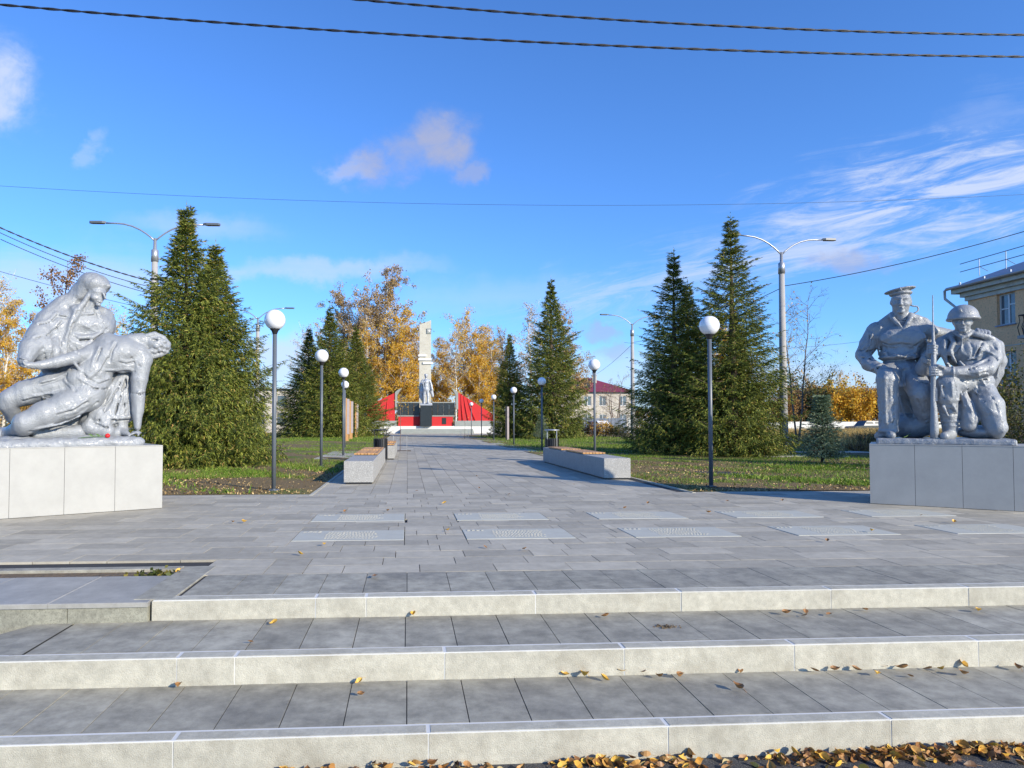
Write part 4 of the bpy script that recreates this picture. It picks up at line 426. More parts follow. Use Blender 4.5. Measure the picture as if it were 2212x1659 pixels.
FALLEN=[('c',0.05,[(-0.973,0.44,1.724,0.183),(-0.807,0.44,1.853,0.186),(-0.637,0.45,2.043,0.211),(-0.452,0.45,2.122,0.219),(-0.274,0.44,2.109,0.178)]),('e',0.04,(-0.587,0.52,2.2),(0.201,0.196,0.185),0),('e',0.03,(-0.403,0.36,1.98),(0.229,0.098,0.135),15),('e',0.03,(-0.553,0.34,2.152),(0.129,0.065,0.097),0),('c',0.02,[(-0.653,0.36,2.237,0.038),(-0.694,0.34,2.053,0.034),(-0.811,0.34,1.847,0.029)]),('c',0.02,[(-0.842,0.42,2.051,0.034),(-0.924,0.38,1.91,0.029),(-0.731,0.33,1.738,0.03),(-0.63,0.34,1.765,0.03)]),('-c',0.012,[(-0.966,0.36,1.951,0.015),(-0.871,0.33,1.821,0.015),(-0.711,0.33,1.694,0.015)]),('c',0.01,[(-1.02,0.4,1.951,0.017),(-0.926,0.35,1.776,0.017),(-0.768,0.34,1.626,0.017)]),('c',0.01,[(-0.979,0.42,1.999,0.017),(-0.866,0.37,1.868,0.017)]),('-c',0.015,[(-0.659,0.28,1.738,0.017),(-0.544,0.25,1.853,0.017),(-0.378,0.26,1.884,0.017)]),('-c',0.02,[(-0.357,0.27,2.044,0.022),(-0.295,0.26,1.956,0.022),(-0.269,0.28,1.867,0.018)]),('e',0.03,(-0.194,0.37,2.027),(0.129,0.123,0.143),0),('c',0.015,[(-0.213,0.36,1.967,0.125),(-0.238,0.35,1.758,0.111),(-0.248,0.35,1.597,0.093)]),('c',0.01,[(-0.252,0.35,1.528,0.093),(-0.255,0.34,1.321,0.077),(-0.262,0.31,1.092,0.046)]),('c',0.02,[(-0.353,0.3,2.161,0.031),(-0.228,0.29,2.122,0.031)]),('e',0.008,(-0.286,0.27,1.02),(0.065,0.079,0.028),0),('c',0.004,[(-0.32,0.22,1.012,0.017),(-0.369,0.2,0.995,0.016),(-0.395,0.19,0.973,0.014)]),('c',0.004,[(-0.315,0.245,1.011,0.017),(-0.364,0.225,0.994,0.016),(-0.387,0.215,0.972,0.014)]),('c',0.004,[(-0.311,0.27,1.011,0.017),(-0.36,0.25,0.994,0.016),(-0.378,0.24,0.972,0.014)]),('c',0.004,[(-0.306,0.295,1.011,0.017),(-0.355,0.275,0.993,0.016),(-0.369,0.265,0.971,0.014)]),('c',0.004,[(-0.256,0.24,1.025,0.02),(-0.279,0.17,0.985,0.015)]),('c',0.03,[(-0.347,0.46,2.291,0.098),(-0.199,0.45,2.301,0.099),(-0.112,0.45,2.295,0.1)]),('e',0.02,(-0.013,0.45,2.271),(0.155,0.151,0.132),-12),('e',0.02,(0.076,0.45,2.249),(0.097,0.115,0.104),0),('e',0.012,(-0.052,0.32,2.256),(0.02,0.018,0.036),0),('c',0.01,[(-0.149,0.38,2.367,0.031),(-0.043,0.37,2.397,0.034),(0.07,0.38,2.355,0.034),(0.138,0.4,2.272,0.035),(0.143,0.42,2.203,0.03)]),('c',0.01,[(0.121,0.4,2.164,0.03),(0.04,0.38,2.118,0.034),(-0.048,0.38,2.094,0.034),(-0.112,0.39,2.126,0.029)]),('e',0.006,(0.004,0.33,2.326),(0.034,0.032,0.029),0),('e',0.006,(0.072,0.335,2.297),(0.034,0.032,0.03),0),('e',0.006,(0.025,0.32,2.245),(0.034,0.032,0.029),0),('e',0.006,(0.085,0.34,2.227),(0.034,0.032,0.03),0),('e',0.006,(0.017,0.33,2.175),(0.034,0.032,0.029),0),('e',0.006,(-0.046,0.34,2.149),(0.034,0.032,0.029),0),('e',0.006,(-0.03,0.32,2.218),(0.034,0.032,0.029),0),('e',0.006,(-0.1,0.345,2.158),(0.034,0.031,0.029),0),('e',0.006,(0.076,0.35,2.169),(0.034,0.032,0.03),0),('e',0.006,(0.12,0.37,2.225),(0.034,0.032,0.03),0),('-e',0.01,(-0.063,0.32,2.309),(0.063,0.036,0.023),0),('c',0.02,[(-0.706,0.55,2.195,0.108),(-0.885,0.4,2.069,0.092),(-1.068,0.32,1.997,0.082),(-1.26,0.28,1.93,0.068),(-1.427,0.25,1.881,0.051),(-1.508,0.24,1.876,0.041)]),('e',0.01,(-1.552,0.25,1.881),(0.05,0.047,0.043),0),('c',0.004,[(-1.563,0.215,1.863,0.015),(-1.594,0.2,1.886,0.014),(-1.589,0.24,1.91,0.014)]),('c',0.004,[(-1.576,0.215,1.882,0.015),(-1.602,0.2,1.898,0.014),(-1.594,0.24,1.922,0.013)]),('c',0.004,[(-1.588,0.215,1.9,0.015),(-1.609,0.2,1.91,0.014),(-1.6,0.24,1.934,0.013)]),('c',0.04,[(-0.992,0.52,1.672,0.18),(-1.286,0.56,1.631,0.172),(-1.561,0.6,1.537,0.156),(-1.726,0.6,1.463,0.126)]),('c',0.03,[(-1.742,0.62,1.395,0.114),(-1.666,0.76,1.236,0.092),(-1.538,0.86,1.138,0.082)]),('c',0.06,[(-0.733,0.46,1.745,0.171),(-0.864,0.42,1.516,0.193),(-1.112,0.36,1.377,0.179),(-1.374,0.33,1.256,0.158),(-1.571,0.33,1.149,0.132),(-1.59,0.36,1.114,0.124)]),('c',0.03,[(-1.589,0.38,1.107,0.117),(-1.711,0.7,1.01,0.091),(-1.92,0.85,0.967,0.079)]),('-c',0.015,[(-1.621,0.45,1.329,0.016),(-1.368,0.42,1.343,0.016),(-1.148,0.38,1.421,0.016)]),('c',0.015,[(-1.515,0.45,1.523,0.018),(-1.296,0.42,1.462,0.016)]),('c',0.012,[(-1.257,0.2,1.245,0.018),(-1.035,0.2,1.375,0.018),(-0.82,0.24,1.533,0.019)]),('c',0.012,[(-1.487,0.24,1.076,0.017),(-1.198,0.22,1.139,0.018),(-0.972,0.23,1.247,0.018)]),('-c',0.012,[(-1.452,0.22,1.045,0.016),(-1.199,0.2,1.086,0.016),(-0.931,0.24,1.16,0.016)]),('c',0.012,[(-1.076,0.38,1.662,0.018),(-0.987,0.3,1.531,0.018)]),('c',0.012,[(-1.149,0.42,1.727,0.016),(-1.052,0.44,1.82,0.017)]),('c',0.04,[(-1.412,0.5,1.009,0.09),(-0.958,0.48,1.028,0.104)]),('n',0.0081,(-0.806,0.36,1.737),(0.231,0.231,0.231),(34,8,40)),('n',0.0074,(-1.081,0.3,1.398),(0.386,0.244,0.224),(22,8,40)),('n',0.0062,(-1.384,0.5,1.593),(0.362,0.241,0.161),(26,8,34)),('n',0.0037,(-0.448,0.35,2.091),(0.305,0.261,0.196),(30,8,26)),('n',0.0074,(0.058,0.42,2.198),(0.16,0.206,0.138),(70,40,60)),('-s',0.01,[(-0.649,0.35,1.832,0.015),(-0.527,0.35,1.842,0.015),(-0.382,0.35,1.866,0.015),(-0.319,0.35,1.846,0.015)]),('s',0.016,[(-0.665,0.35,1.858,0.017),(-0.543,0.35,1.868,0.017),(-0.399,0.35,1.893,0.018),(-0.336,0.35,1.873,0.018)]),('-s',0.01,[(-0.375,0.35,2.072,0.015),(-0.321,0.35,2.018,0.015),(-0.261,0.35,1.929,0.015)]),('s',0.016,[(-0.391,0.35,2.099,0.018),(-0.338,0.35,2.045,0.018),(-0.278,0.35,1.956,0.018)]),('-s',0.01,[(-0.73,0.35,2.141,0.015),(-0.801,0.35,1.959,0.015),(-0.833,0.35,1.824,0.015)]),('s',0.016,[(-0.746,0.35,2.167,0.017),(-0.817,0.35,1.984,0.017),(-0.848,0.35,1.85,0.017)]),('-s',0.01,[(-1.035,0.35,1.914,0.014),(-0.916,0.35,1.772,0.015),(-0.757,0.35,1.667,0.015),(-0.627,0.35,1.716,0.015)]),('s',0.016,[(-1.05,0.35,1.939,0.017),(-0.932,0.35,1.798,0.017),(-0.773,0.35,1.693,0.017),(-0.643,0.35,1.742,0.017)]),('-s',0.01,[(-1.067,0.35,1.858,0.014),(-0.974,0.35,1.713,0.014),(-0.796,0.35,1.604,0.015),(-0.646,0.35,1.608,0.015)]),('s',0.016,[(-1.082,0.35,1.883,0.016),(-0.989,0.35,1.738,0.017),(-0.812,0.35,1.63,0.017),(-0.662,0.35,1.634,0.017)]),('-s',0.01,[(-1.115,0.35,1.801,0.014),(-1.121,0.35,1.681,0.014),(-1.03,0.35,1.564,0.014)]),('s',0.016,[(-1.13,0.35,1.826,0.016),(-1.136,0.35,1.706,0.016),(-1.045,0.35,1.59,0.017)]),('-s',0.01,[(-1.224,0.35,1.257,0.014),(-1.055,0.35,1.313,0.014),(-0.882,0.35,1.425,0.015)]),('s',0.016,[(-1.239,0.35,1.282,0.016),(-1.07,0.35,1.338,0.016),(-0.898,0.35,1.451,0.017)]),('-s',0.01,[(-1.11,0.35,1.193,0.014),(-0.919,0.35,1.27,0.015),(-0.764,0.35,1.427,0.015)]),('s',0.016,[(-1.125,0.35,1.218,0.016),(-0.934,0.35,1.296,0.017),(-0.779,0.35,1.453,0.017)]),('-s',0.01,[(-1.533,0.35,1.05,0.014),(-1.296,0.35,1.057,0.014),(-1.052,0.35,1.117,0.014)]),('s',0.016,[(-1.547,0.35,1.075,0.016),(-1.31,0.35,1.083,0.016),(-1.067,0.35,1.143,0.016)]),('-s',0.01,[(-1.575,0.35,1.433,0.014),(-1.394,0.35,1.49,0.014),(-1.191,0.35,1.527,0.014)]),('s',0.016,[(-1.589,0.35,1.458,0.016),(-1.409,0.35,1.515,0.016),(-1.206,0.35,1.553,0.016)]),('-s',0.01,[(-1.397,0.35,1.65,0.014),(-1.25,0.35,1.698,0.014),(-1.119,0.35,1.768,0.014)]),('s',0.016,[(-1.411,0.35,1.675,0.016),(-1.264,0.35,1.723,0.016),(-1.134,0.35,1.793,0.016)]),('-s',0.01,[(-1.018,0.35,2.068,0.014),(-0.973,0.35,2.038,0.014),(-0.949,0.35,1.995,0.015)]),('s',0.016,[(-1.033,0.35,2.093,0.017),(-0.988,0.35,2.063,0.017),(-0.964,0.35,2.021,0.017)]),('-s',0.01,[(-0.324,0.35,1.558,0.015),(-0.252,0.35,1.546,0.015),(-0.171,0.35,1.562,0.016)]),('s',0.016,[(-0.34,0.35,1.585,0.018),(-0.269,0.35,1.573,0.018),(-0.188,0.35,1.589,0.018)]),('-s',0.01,[(-0.553,0.35,2.22,0.015),(-0.612,0.35,2.104,0.015),(-0.631,0.35,1.968,0.015)]),('s',0.016,[(-0.569,0.35,2.246,0.017),(-0.628,0.35,2.13,0.017),(-0.647,0.35,1.994,0.017)]),('-s',0.01,[(-0.488,0.35,1.975,0.015),(-0.404,0.35,1.957,0.015),(-0.321,0.35,1.984,0.015)]),('s',0.016,[(-0.504,0.35,2.001,0.017),(-0.421,0.35,1.983,0.018),(-0.337,0.35,2.01,0.018)]),('-s',0.01,[(-0.847,0.35,1.735,0.015),(-0.73,0.35,1.851,0.015),(-0.652,0.35,2.012,0.015)]),('s',0.016,[(-0.863,0.35,1.761,0.017),(-0.746,0.35,1.877,0.017),(-0.667,0.35,2.037,0.017)])]
RIFLE=[(0.785,0.13,2.936,0.006),(0.783,0.13,2.716,0.008),(0.781,0.13,2.497,0.009),(0.781,0.13,2.49,0.017),(0.781,0.13,2.288,0.021),(0.781,0.13,2.277,0.03),(0.779,0.13,1.818,0.036),(0.772,0.13,1.798,0.032),(0.763,0.13,1.485,0.032),(0.771,0.13,1.319,0.042),(0.773,0.13,1.049,0.053),(0.771,0.13,0.941,0.053)]
STARC=(0.417, 0.495, 3.123)
STARH=(1.108, 0.285, 2.717)
RIBBON=[(0.537, 0.74, 2.909), (0.578, 0.76, 2.894), (0.624, 0.77, 2.887), (0.64, 0.77, 2.857), (0.636, 0.77, 2.823), (0.609, 0.76, 2.798), (0.575, 0.74, 2.78)]

def sdf_mesh(name, ops, h=.0135, noise=.004, seed=0, zmin=None, extra=None):
    lo = np.array([1e9] * 3); hi = -lo
    for op in ops:
        if op[0][0] in '-n': continue
        if op[0] in 'cs':
            for p in op[2]: lo = np.minimum(lo, np.array(p[:3]) - p[3]); hi = np.maximum(hi, np.array(p[:3]) + p[3])
        else: r = max(op[3]) if op[4] else np.array(op[3]); lo = np.minimum(lo, np.array(op[2]) - r); hi = np.maximum(hi, np.array(op[2]) + r)
    lo -= .06; hi += .06
    if zmin is not None: lo[2] = zmin
    n = np.ceil((hi - lo) / h).astype(int) + 1
    ax = [lo[i] + h * np.arange(n[i]) for i in range(3)]
    D = np.full(n, 1.0, dtype=np.float32)
    def region(a, b):
        i0 = np.maximum(((a - lo) / h).astype(int), 0); i1 = np.minimum(((b - lo) / h).astype(int) + 2, n)
        return tuple(slice(i0[i], max(i1[i], i0[i])) for i in range(3))
    def apply(sl, d, k, neg):
        A = D[sl]
        if A.size == 0: return
        if neg: B = -d; hh = np.clip(.5 - .5 * (A - B) / k, 0, 1); D[sl] = A * (1 - hh) + B * hh + k * hh * (1 - hh)
        else: hh = np.clip(.5 + .5 * (A - d) / k, 0, 1); D[sl] = A * (1 - hh) + d * hh - k * hh * (1 - hh)
    for op in ops:
        if op[0] == 'n':
            c, r, fv = np.array(op[2]), np.array(op[3]), op[4]; sl = region(c - r, c + r)
            X, Y, Z = np.meshgrid(ax[0][sl[0]], ax[1][sl[1]], ax[2][sl[2]], indexing='ij', sparse=True)
            m = np.clip(1 - ((X - c[0]) / r[0]) ** 2 - ((Y - c[1]) / r[1]) ** 2 - ((Z - c[2]) / r[2]) ** 2, 0, 1) ** .6
            ph = fv[0] * X + fv[1] * Y + fv[2] * Z + 2.2 * np.sin(9 * X - 7 * Z + 5 * Y + seed) + 1.1 * np.sin(21 * X + 17 * Z - 9 * Y)
            D[sl] += (op[1] * m * (1.25 * np.abs(np.sin(ph * .5)) ** .8 - .8)).astype(np.float32); continue
        neg = op[0][0] == '-'; k = op[1]
        if op[0][-1] == 's':
            q = []
            for p in op[2]:
                ix, iz = int(round((p[0] - lo[0]) / h)), int(round((p[2] - lo[2]) / h))
                if not (0 <= ix < n[0] and 0 <= iz < n[2]): continue
                ins = np.nonzero(D[ix, :, iz] < 0)[0]
                if len(ins): q.append((p[0], ax[1][ins[0]], p[2], p[3]))
            q = [a for i, a in enumerate(q) if i == 0 or abs(a[1] - q[i - 1][1]) < .16]
            if len(q) < 2: continue
            op = (op[0][:-1] + 'c', k, q)
        if op[0][-1] == 'c':
            for p, q in (zip(op[2], op[2][1:])):
                a, b = np.array(p[:3]), np.array(q[:3]); m = max(p[3], q[3]) + k + .08
                sl = region(np.minimum(a, b) - m, np.maximum(a, b) + m)
                X, Y, Z = np.meshgrid(ax[0][sl[0]], ax[1][sl[1]], ax[2][sl[2]], indexing='ij', sparse=True)
                ab = b - a; L = max(ab @ ab, 1e-9)
                t = np.clip(((X - a[0]) * ab[0] + (Y - a[1]) * ab[1] + (Z - a[2]) * ab[2]) / L, 0, 1)
                d = np.sqrt((X - a[0] - t * ab[0]) ** 2 + (Y - a[1] - t * ab[1]) ** 2 + (Z - a[2] - t * ab[2]) ** 2) - (p[3] + (q[3] - p[3]) * t)
                apply(sl, d.astype(np.float32), k, neg)
        else:
            c, r = np.array(op[2]), np.array(op[3]); m = max(r) + k + .06; sl = region(c - m, c + m)
            X, Y, Z = np.meshgrid(ax[0][sl[0]] - c[0], ax[1][sl[1]] - c[1], ax[2][sl[2]] - c[2], indexing='ij', sparse=True)
            if op[4]: ang = math.radians(-op[4]); X, Z = X * math.cos(ang) - Z * math.sin(ang), X * math.sin(ang) + Z * math.cos(ang)
            k0 = np.sqrt((X / r[0]) ** 2 + (Y / r[1]) ** 2 + (Z / r[2]) ** 2); k1 = np.sqrt((X / r[0] ** 2) ** 2 + (Y / r[1] ** 2) ** 2 + (Z / r[2] ** 2) ** 2)
            apply(sl, (k0 * (k0 - 1) / np.maximum(k1, 1e-6)).astype(np.float32), k, neg)
    if extra: extra(D, ax)
    if noise:
        X, Y, Z = np.meshgrid(*ax, indexing='ij', sparse=True); r2 = np.random.RandomState(seed); N = 0
        for f, am in ((9, .8), (19, .8), (37, .6), (68, .45)):
            v = r2.uniform(-1, 1, (3, 3)) * f; ph = r2.uniform(0, 6, 3)
            N = N + am * np.sin(v[0, 0] * X + v[0, 1] * Y + v[0, 2] * Z + ph[0] + 1.5 * np.sin(v[1, 0] * X + v[1, 2] * Z + ph[1])) * np.sin(v[2, 0] * X + v[2, 1] * Y + v[2, 2] * Z + ph[2])
        D += (noise * N).astype(np.float32)
    # surface nets
    S = D < 0; nx, ny, nz = D.shape
    cnt = np.zeros((nx - 1, ny - 1, nz - 1), np.int8); P = np.zeros((nx - 1, ny - 1, nz - 1, 3), np.float32); W = np.zeros((nx - 1, ny - 1, nz - 1), np.float32)
    for a in range(3):
        o = [(0, 0), (0, 1), (1, 0), (1, 1)]; sh = [slice(None)] * 3
        s0 = [slice(None)] * 3; s1 = [slice(None)] * 3; s0[a] = slice(0, -1); s1[a] = slice(1, None)
        A = D[tuple(s0)]; B = D[tuple(s1)]; cr = (A < 0) != (B < 0)
        t = np.where(cr, A / np.where(cr, A - B, 1), 0)
        oth = [i for i in range(3) if i != a]
        for da, db in o:
            ss = [slice(None)] * 3; dims = D.shape
            ss[oth[0]] = slice(da, dims[oth[0]] - 1 + da); ss[oth[1]] = slice(db, dims[oth[1]] - 1 + db)
            c = cr[tuple(ss)]; tt = t[tuple(ss)]
            W += c; P[..., a] += c * tt; P[..., oth[0]] += c * da; P[..., oth[1]] += c * db
    act = W > 0; idx = np.full(W.shape, -1, np.int64); idx[act] = np.arange(act.sum())
    ijk = np.argwhere(act); V = (P[act] / W[act][:, None] + ijk) * h + lo
    F = []
    for a in range(3):
        b, c = (a + 1) % 3, (a + 2) % 3
        s0 = [slice(1, -1)] * 3; s1 = [slice(1, -1)] * 3; s0[a] = slice(0, -1); s1[a] = slice(1, None)
        A = S[tuple(s0)]; B = S[tuple(s1)]
        for flip, msk in ((False, A & ~B), (True, ~A & B)):
            e = np.argwhere(msk); e[:, b] += 1; e[:, c] += 1
            def g(db, dc): q = e.copy(); q[:, b] -= db; q[:, c] -= dc; return idx[q[:, 0], q[:, 1], q[:, 2]]
            f = np.stack([g(0, 0), g(1, 0), g(1, 1), g(0, 1)], 1)
            F.append(f[:, ::-1] if flip else f)
    F = np.concatenate(F); F = F[(F >= 0).all(1)]
    return np_mesh(name, V, F)
def slab_sdf(name, pts, z0, z1, parent, seed):
    """irregular cast base: a rounded box with rough edges; pts = (x0,y0,x1,y1)"""
    def ex(D, ax):
        X, Y, Z = np.meshgrid(*ax, indexing='ij', sparse=True); x0, y0, x1, y1 = pts; r = .02
        qx = np.abs(X - (x0 + x1) / 2) - (x1 - x0) / 2 + r; qy = np.abs(Y - (y0 + y1) / 2) - (y1 - y0) / 2 + r; qz = np.abs(Z - (z0 + z1) / 2) - (z1 - z0) / 2 + r
        D[...] = np.sqrt(np.maximum(qx, 0) ** 2 + np.maximum(qy, 0) ** 2 + np.maximum(qz, 0) ** 2) + np.minimum(np.maximum(np.maximum(qx, qy), qz), 0) - r
    ops = [('e', .01, ((pts[0] + pts[2]) / 2, (pts[1] + pts[3]) / 2, (z0 + z1) / 2), ((pts[2] - pts[0]) / 2, (pts[3] - pts[1]) / 2, (z1 - z0) / 2), 0)]
    return link_mesh(name, sdf_mesh(name, ops, .015, .004, seed, extra=ex), M['silver'], parent, True)
st = tag(empty('statue', RO, math.atan2(REX[1], REX[0])), 'silver painted statue of a seated sailor beside a kneeling helmeted soldier with a rifle', 'statue')
slab_sdf('base_slab', (.085, .06, 1.66, 1.14), .845, .935, st, 3)
tag(link_mesh('sailor_figure', sdf_mesh('sailor_figure', SAILOR, .0125, .0042, 1, zmin=.90), M['silver'], st, True), 'seated sailor in a loose blouse with one hand on his knee')
cp = link_mesh('sailor_cap', sdf_mesh('sailor_cap', CAP, .0105, .0012, 2), M['silver'], st, True)
tag(link_mesh('soldier_figure', sdf_mesh('soldier_figure', SOLDIER, .0125, .0045, 4, zmin=.90), M['silver'], st, True), 'soldier kneeling on one knee and gripping the rifle')
hx = lambda D, ax: D.__setitem__(Ellipsis, np.maximum(D, (2.598 - ax[2])[None, None, :].astype(np.float32)))
link_mesh('helmet', sdf_mesh('helmet', HELMET, .0105, .0012, 5, extra=hx), M['silver'], st, True)
rf = MB(); rp = [p[:3] for p in RIFLE]; rf.tube(rp, [p[3] for p in RIFLE], 10); rfo = rf.build('rifle', M['silver'], st, True)
g = MB(); c = RIFLE[8]; g.box(c[0] + .025, c[1] - .02, c[2] - .03, c[0] + .05, c[1] + .02, c[2] + .16, .004); g.build('magazine', M['silver'], rfo)
def star(mb, cx, cy, cz, r, th):
    pts = [(cx + math.sin(math.pi * k / 5) * (r if k % 2 == 0 else r * .42), cz + math.cos(math.pi * k / 5) * (r if k % 2 == 0 else r * .42)) for k in range(10)]
    i = len(mb.v); mb.v += [(x, cy, z) for x, z in pts] + [(cx, cy - th, cz)]
    for k in range(10): mb.f.append((i + k, i + (k + 1) % 10, i + 10))
g = MB(); star(g, STARC[0], STARC[1], STARC[2], .035, .012); g.build('cap_star', M['silver'], cp)
g = MB(); star(g, STARH[0], STARH[1], STARH[2], .032, .008); g.build('helmet_star', M['silver'], st)
g = MB(); g.tube(RIBBON, .011, 6); g.build('cap_ribbon', M['silver'], cp, True)
st2 = tag(empty('statue', LO, math.atan2(LEX[1], LEX[0])), 'silver painted statue of a kneeling mother in a headscarf holding a fallen soldier', 'statue')
ROCK = [('c', .05, [(-2.3, .5, .86, .10), (-1.6, .42, .87, .105), (-.9, .4, .87, .11), (-.35, .42, .88, .105)]), ('c', .05, [(-2.2, .8, .88, .14), (-.40, .75, .88, .12)]), ('c', .03, [(-1.85, .22, .86, .085), (-1.0, .19, .88, .09), (-.28, .20, .885, .085)]), ('c', .04, [(-.7, .9, .88, .12), (-.3, .6, .88, .11)])]
link_mesh('rock_base', sdf_mesh('rock_base', ROCK, .015, .009, 8, zmin=.835), M['silver'], st2, True)
tag(link_mesh('mother_figure', sdf_mesh('mother_figure', MOTHER, .013, .0055, 6, zmin=.86), M['silver'], st2, True), 'mother in a headscarf looking down at the soldier')
tag(link_mesh('fallen_soldier_figure', sdf_mesh('fallen_soldier_figure', FALLEN, .013, .0038, 7, zmin=.88), M['silver'], st2, True), 'fallen bare-chested soldier with one arm hanging to the rock')
# rose on the left statue base
def loc(O, EX, x, y, z): return Vector((O[0] + EX[0] * x - EX[1] * y, O[1] + EX[1] * x + EX[0] * y, z))
ro = tag(empty('rose', loc(LO, LEX, -.66, .13, .985), math.atan2(LEX[1], LEX[0])), 'single red rose lying on the left statue base', 'flower')
g = MB(); g.tube([(0, 0, 0), (-.12, .01, -.012), (-.25, 0, -.015), (-.34, .01, -.03)], .005, 6); g.build('stem', M['stem'], ro, True)
g = MB()
for a, s in ((-.08, 1), (-.12, -1), (-.16, 1)): g.quad((a, 0, .0), (a - .03, -.01, .012 * s + .01), (a - .07, -.015, .02 * s + .01), (a - .035, -.012, -.005 * s))
g.build('leaf', M['stem'], ro)
g = MB(); g.lathe([(.006, -.03), (.024, -.018), (.03, 0), (.027, .018), (.018, .026), (.012, .018)], 12); o = g.build('bloom', M['redflower'], ro, True); o.rotation_euler = (0, R(75), R(20))
fs = tag(empty('flower_stem', loc(RO, REX, .40, .22, .94), .3), 'single green flower stem lying beside the boot of the sailor statue', 'flower')
g = MB(); g.tube([(0, 0, 0), (.08, .0, .02), (.2, .02, .06)], .005, 5); g.build('stem', M['stem'], fs)
# ---------------------------------------------------------------- plaques in the paving
def glyphs(mb, x0, y0, w, hh, n, z, r_, th=.003):
    cw = w / n
    for i in range(n):
        x = x0 + i * cw
        for k in range(3):
            a, b = x + r_.uniform(0, .35) * cw, x + r_.uniform(.4, .75) * cw; c_, d = y0 + r_.uniform(0, .8) * hh, 0
            mb.box(a, c_, z, b, c_ + hh * .16, z + th)
        mb.box(x, y0, z, x + cw * .16, y0 + hh, z + th); 
col_ = ('first', 'second', 'third', 'fourth', 'fifth')
for j, (x, y) in enumerate(PLQ):
    row_ = 'nearest the steps' if j < 5 else 'farther from the steps'
    t = tag(empty('paving_plaque', (x, y, 0)), '%s grey granite plaque from the left in the row %s' % (col_[j % 5], row_), 'plaque', 'inscribed plaques set in the plaza paving')
    g = MB(); g.box(0.006, .006, -.02, 1.104, .618, .004, .003); g.build('stone', M['plaque'], t)
    r_ = random.Random(j); g = MB(); glyphs(g, .05, .50, .20, .075, 4, .004, r_); g.build('heading', M['letter'], t)
    for k in range(7, -1, -1): g = MB(); glyphs(g, .30 + r_.uniform(0, .02), .10 + k * .058, r_.uniform(.45, .55), .028, 16, .004, r_, .002); g.build('inscription_line', M['letter'], t)
# ---------------------------------------------------------------- globe lamps
def make_lamp():
    t = empty('globe_lamp')
    g = MB(); g.lathe([(.10, 0), (.10, .012), (.04, .013), (.04, .03)], 20); g.build('base_flange', M['pole'], t)
    g = MB(); g.tube([(0, 0, .012), (0, 0, 1.2), (0, 0, 2.72)], [.038, .037, .036], 14); g.build('pole', M['pole'], t, True)
    g = MB(); g.lathe([(.037, 2.68), (.045, 2.70), (.06, 2.74), (.085, 2.765), (.085, 2.79), (.05, 2.79)], 20); g.build('collar', M['black'], t, True)
    g = MB(); n = 20; g.lathe([(max(.002, .178 * math.sin(math.pi * k / n)), 2.93 - .178 * math.cos(math.pi * k / n)) for k in range(n + 1)], 32); g.build('globe', M['globe'], t, True)
    return t
LP = [(-2.28, 11.85, 'nearest globe lamp on the left side of the alley, over bare soil'), (-2.27, 18.2, 'second globe lamp on the left side of the alley'), (-2.25, 24.2, 'third globe lamp on the left of the alley, its globe right above another'), (-2.88, 31.7, 'farthest left globe lamp, seen through the pole of the one before it'),
      (5.50, 12.05, 'nearest globe lamp on the right side of the alley, against dark spruces'), (5.69, 20.4, 'globe lamp rising behind the litter bin and the long right bench'), (5.72, 28.7, 'third globe lamp on the right, in front of the big middle spruce'), (5.74, 36.5, 'fourth globe lamp on the right, in front of the smaller spruce'),
      (5.9, 46.3, 'fifth globe lamp on the right, at the tip of the red wing'), (5.95, 54.5, 'sixth globe lamp on the right, bluish shaded globe'), (5.97, 63.4, 'farthest globe lamp on the right, in front of the red memorial wing')]
base = make_lamp()
for i, (x, y, lb) in enumerate(LP):
    o = base if i == 0 else copy_tree(base); o.location = (x, y, 0); o.rotation_euler.z = i * 1.3; tag(o, lb, 'street lamp', 'globe lamps along the alley')
# ---------------------------------------------------------------- benches and bins
def bench(x0, y0, x1, y1, seats, label):
    t = tag(empty('stone_bench', (x0, y0, 0)), label, 'bench', 'stone block benches along the alley')
    W, L = x1 - x0, y1 - y0; n = 3
    g = MB()
    for k in range(n): g.box(0, L * k / n + .003, .035, W, L * (k + 1) / n - .003, .435, .006)
    g.build('stone_block', M['benchstone'], t)
    g = MB(); g.box(.03, .03, -.005, W - .03, L - .03, .036); g.build('plinth', M['black'], t)
    for a, b in seats:
        g = MB(); k = 7; pitch = (W - .02) / k
        for i in range(k): g.box(.01 + i * pitch, a, .450, .01 + i * pitch + pitch - .012, b, .480, .003)
        s = g.build('seat', M['wood'], t)
        g = MB(); g.box(.03, a + .05, .434, W - .03, a + .10, .451); g.box(.03, b - .10, .434, W - .03, b - .05, .451); g.build('seat_batten', M['black'], s)
    return t
bench(-1.19, 12.95, -.64, 19.9, [(2.3, 4.1), (4.5, 6.2)], 'left stone bench, nearest, with wooden slats and a sunlit end')
bench(-.95, 21.6, -.40, 27.2, [(.3, 2.0), (3.0, 4.8)], 'farther left stone bench beyond the black litter bin')
bench(4.0, 13.66, 4.55, 19.9, [(1.7, 3.5), (3.9, 5.6)], 'right stone bench with two wooden slat seats, standing in shade')
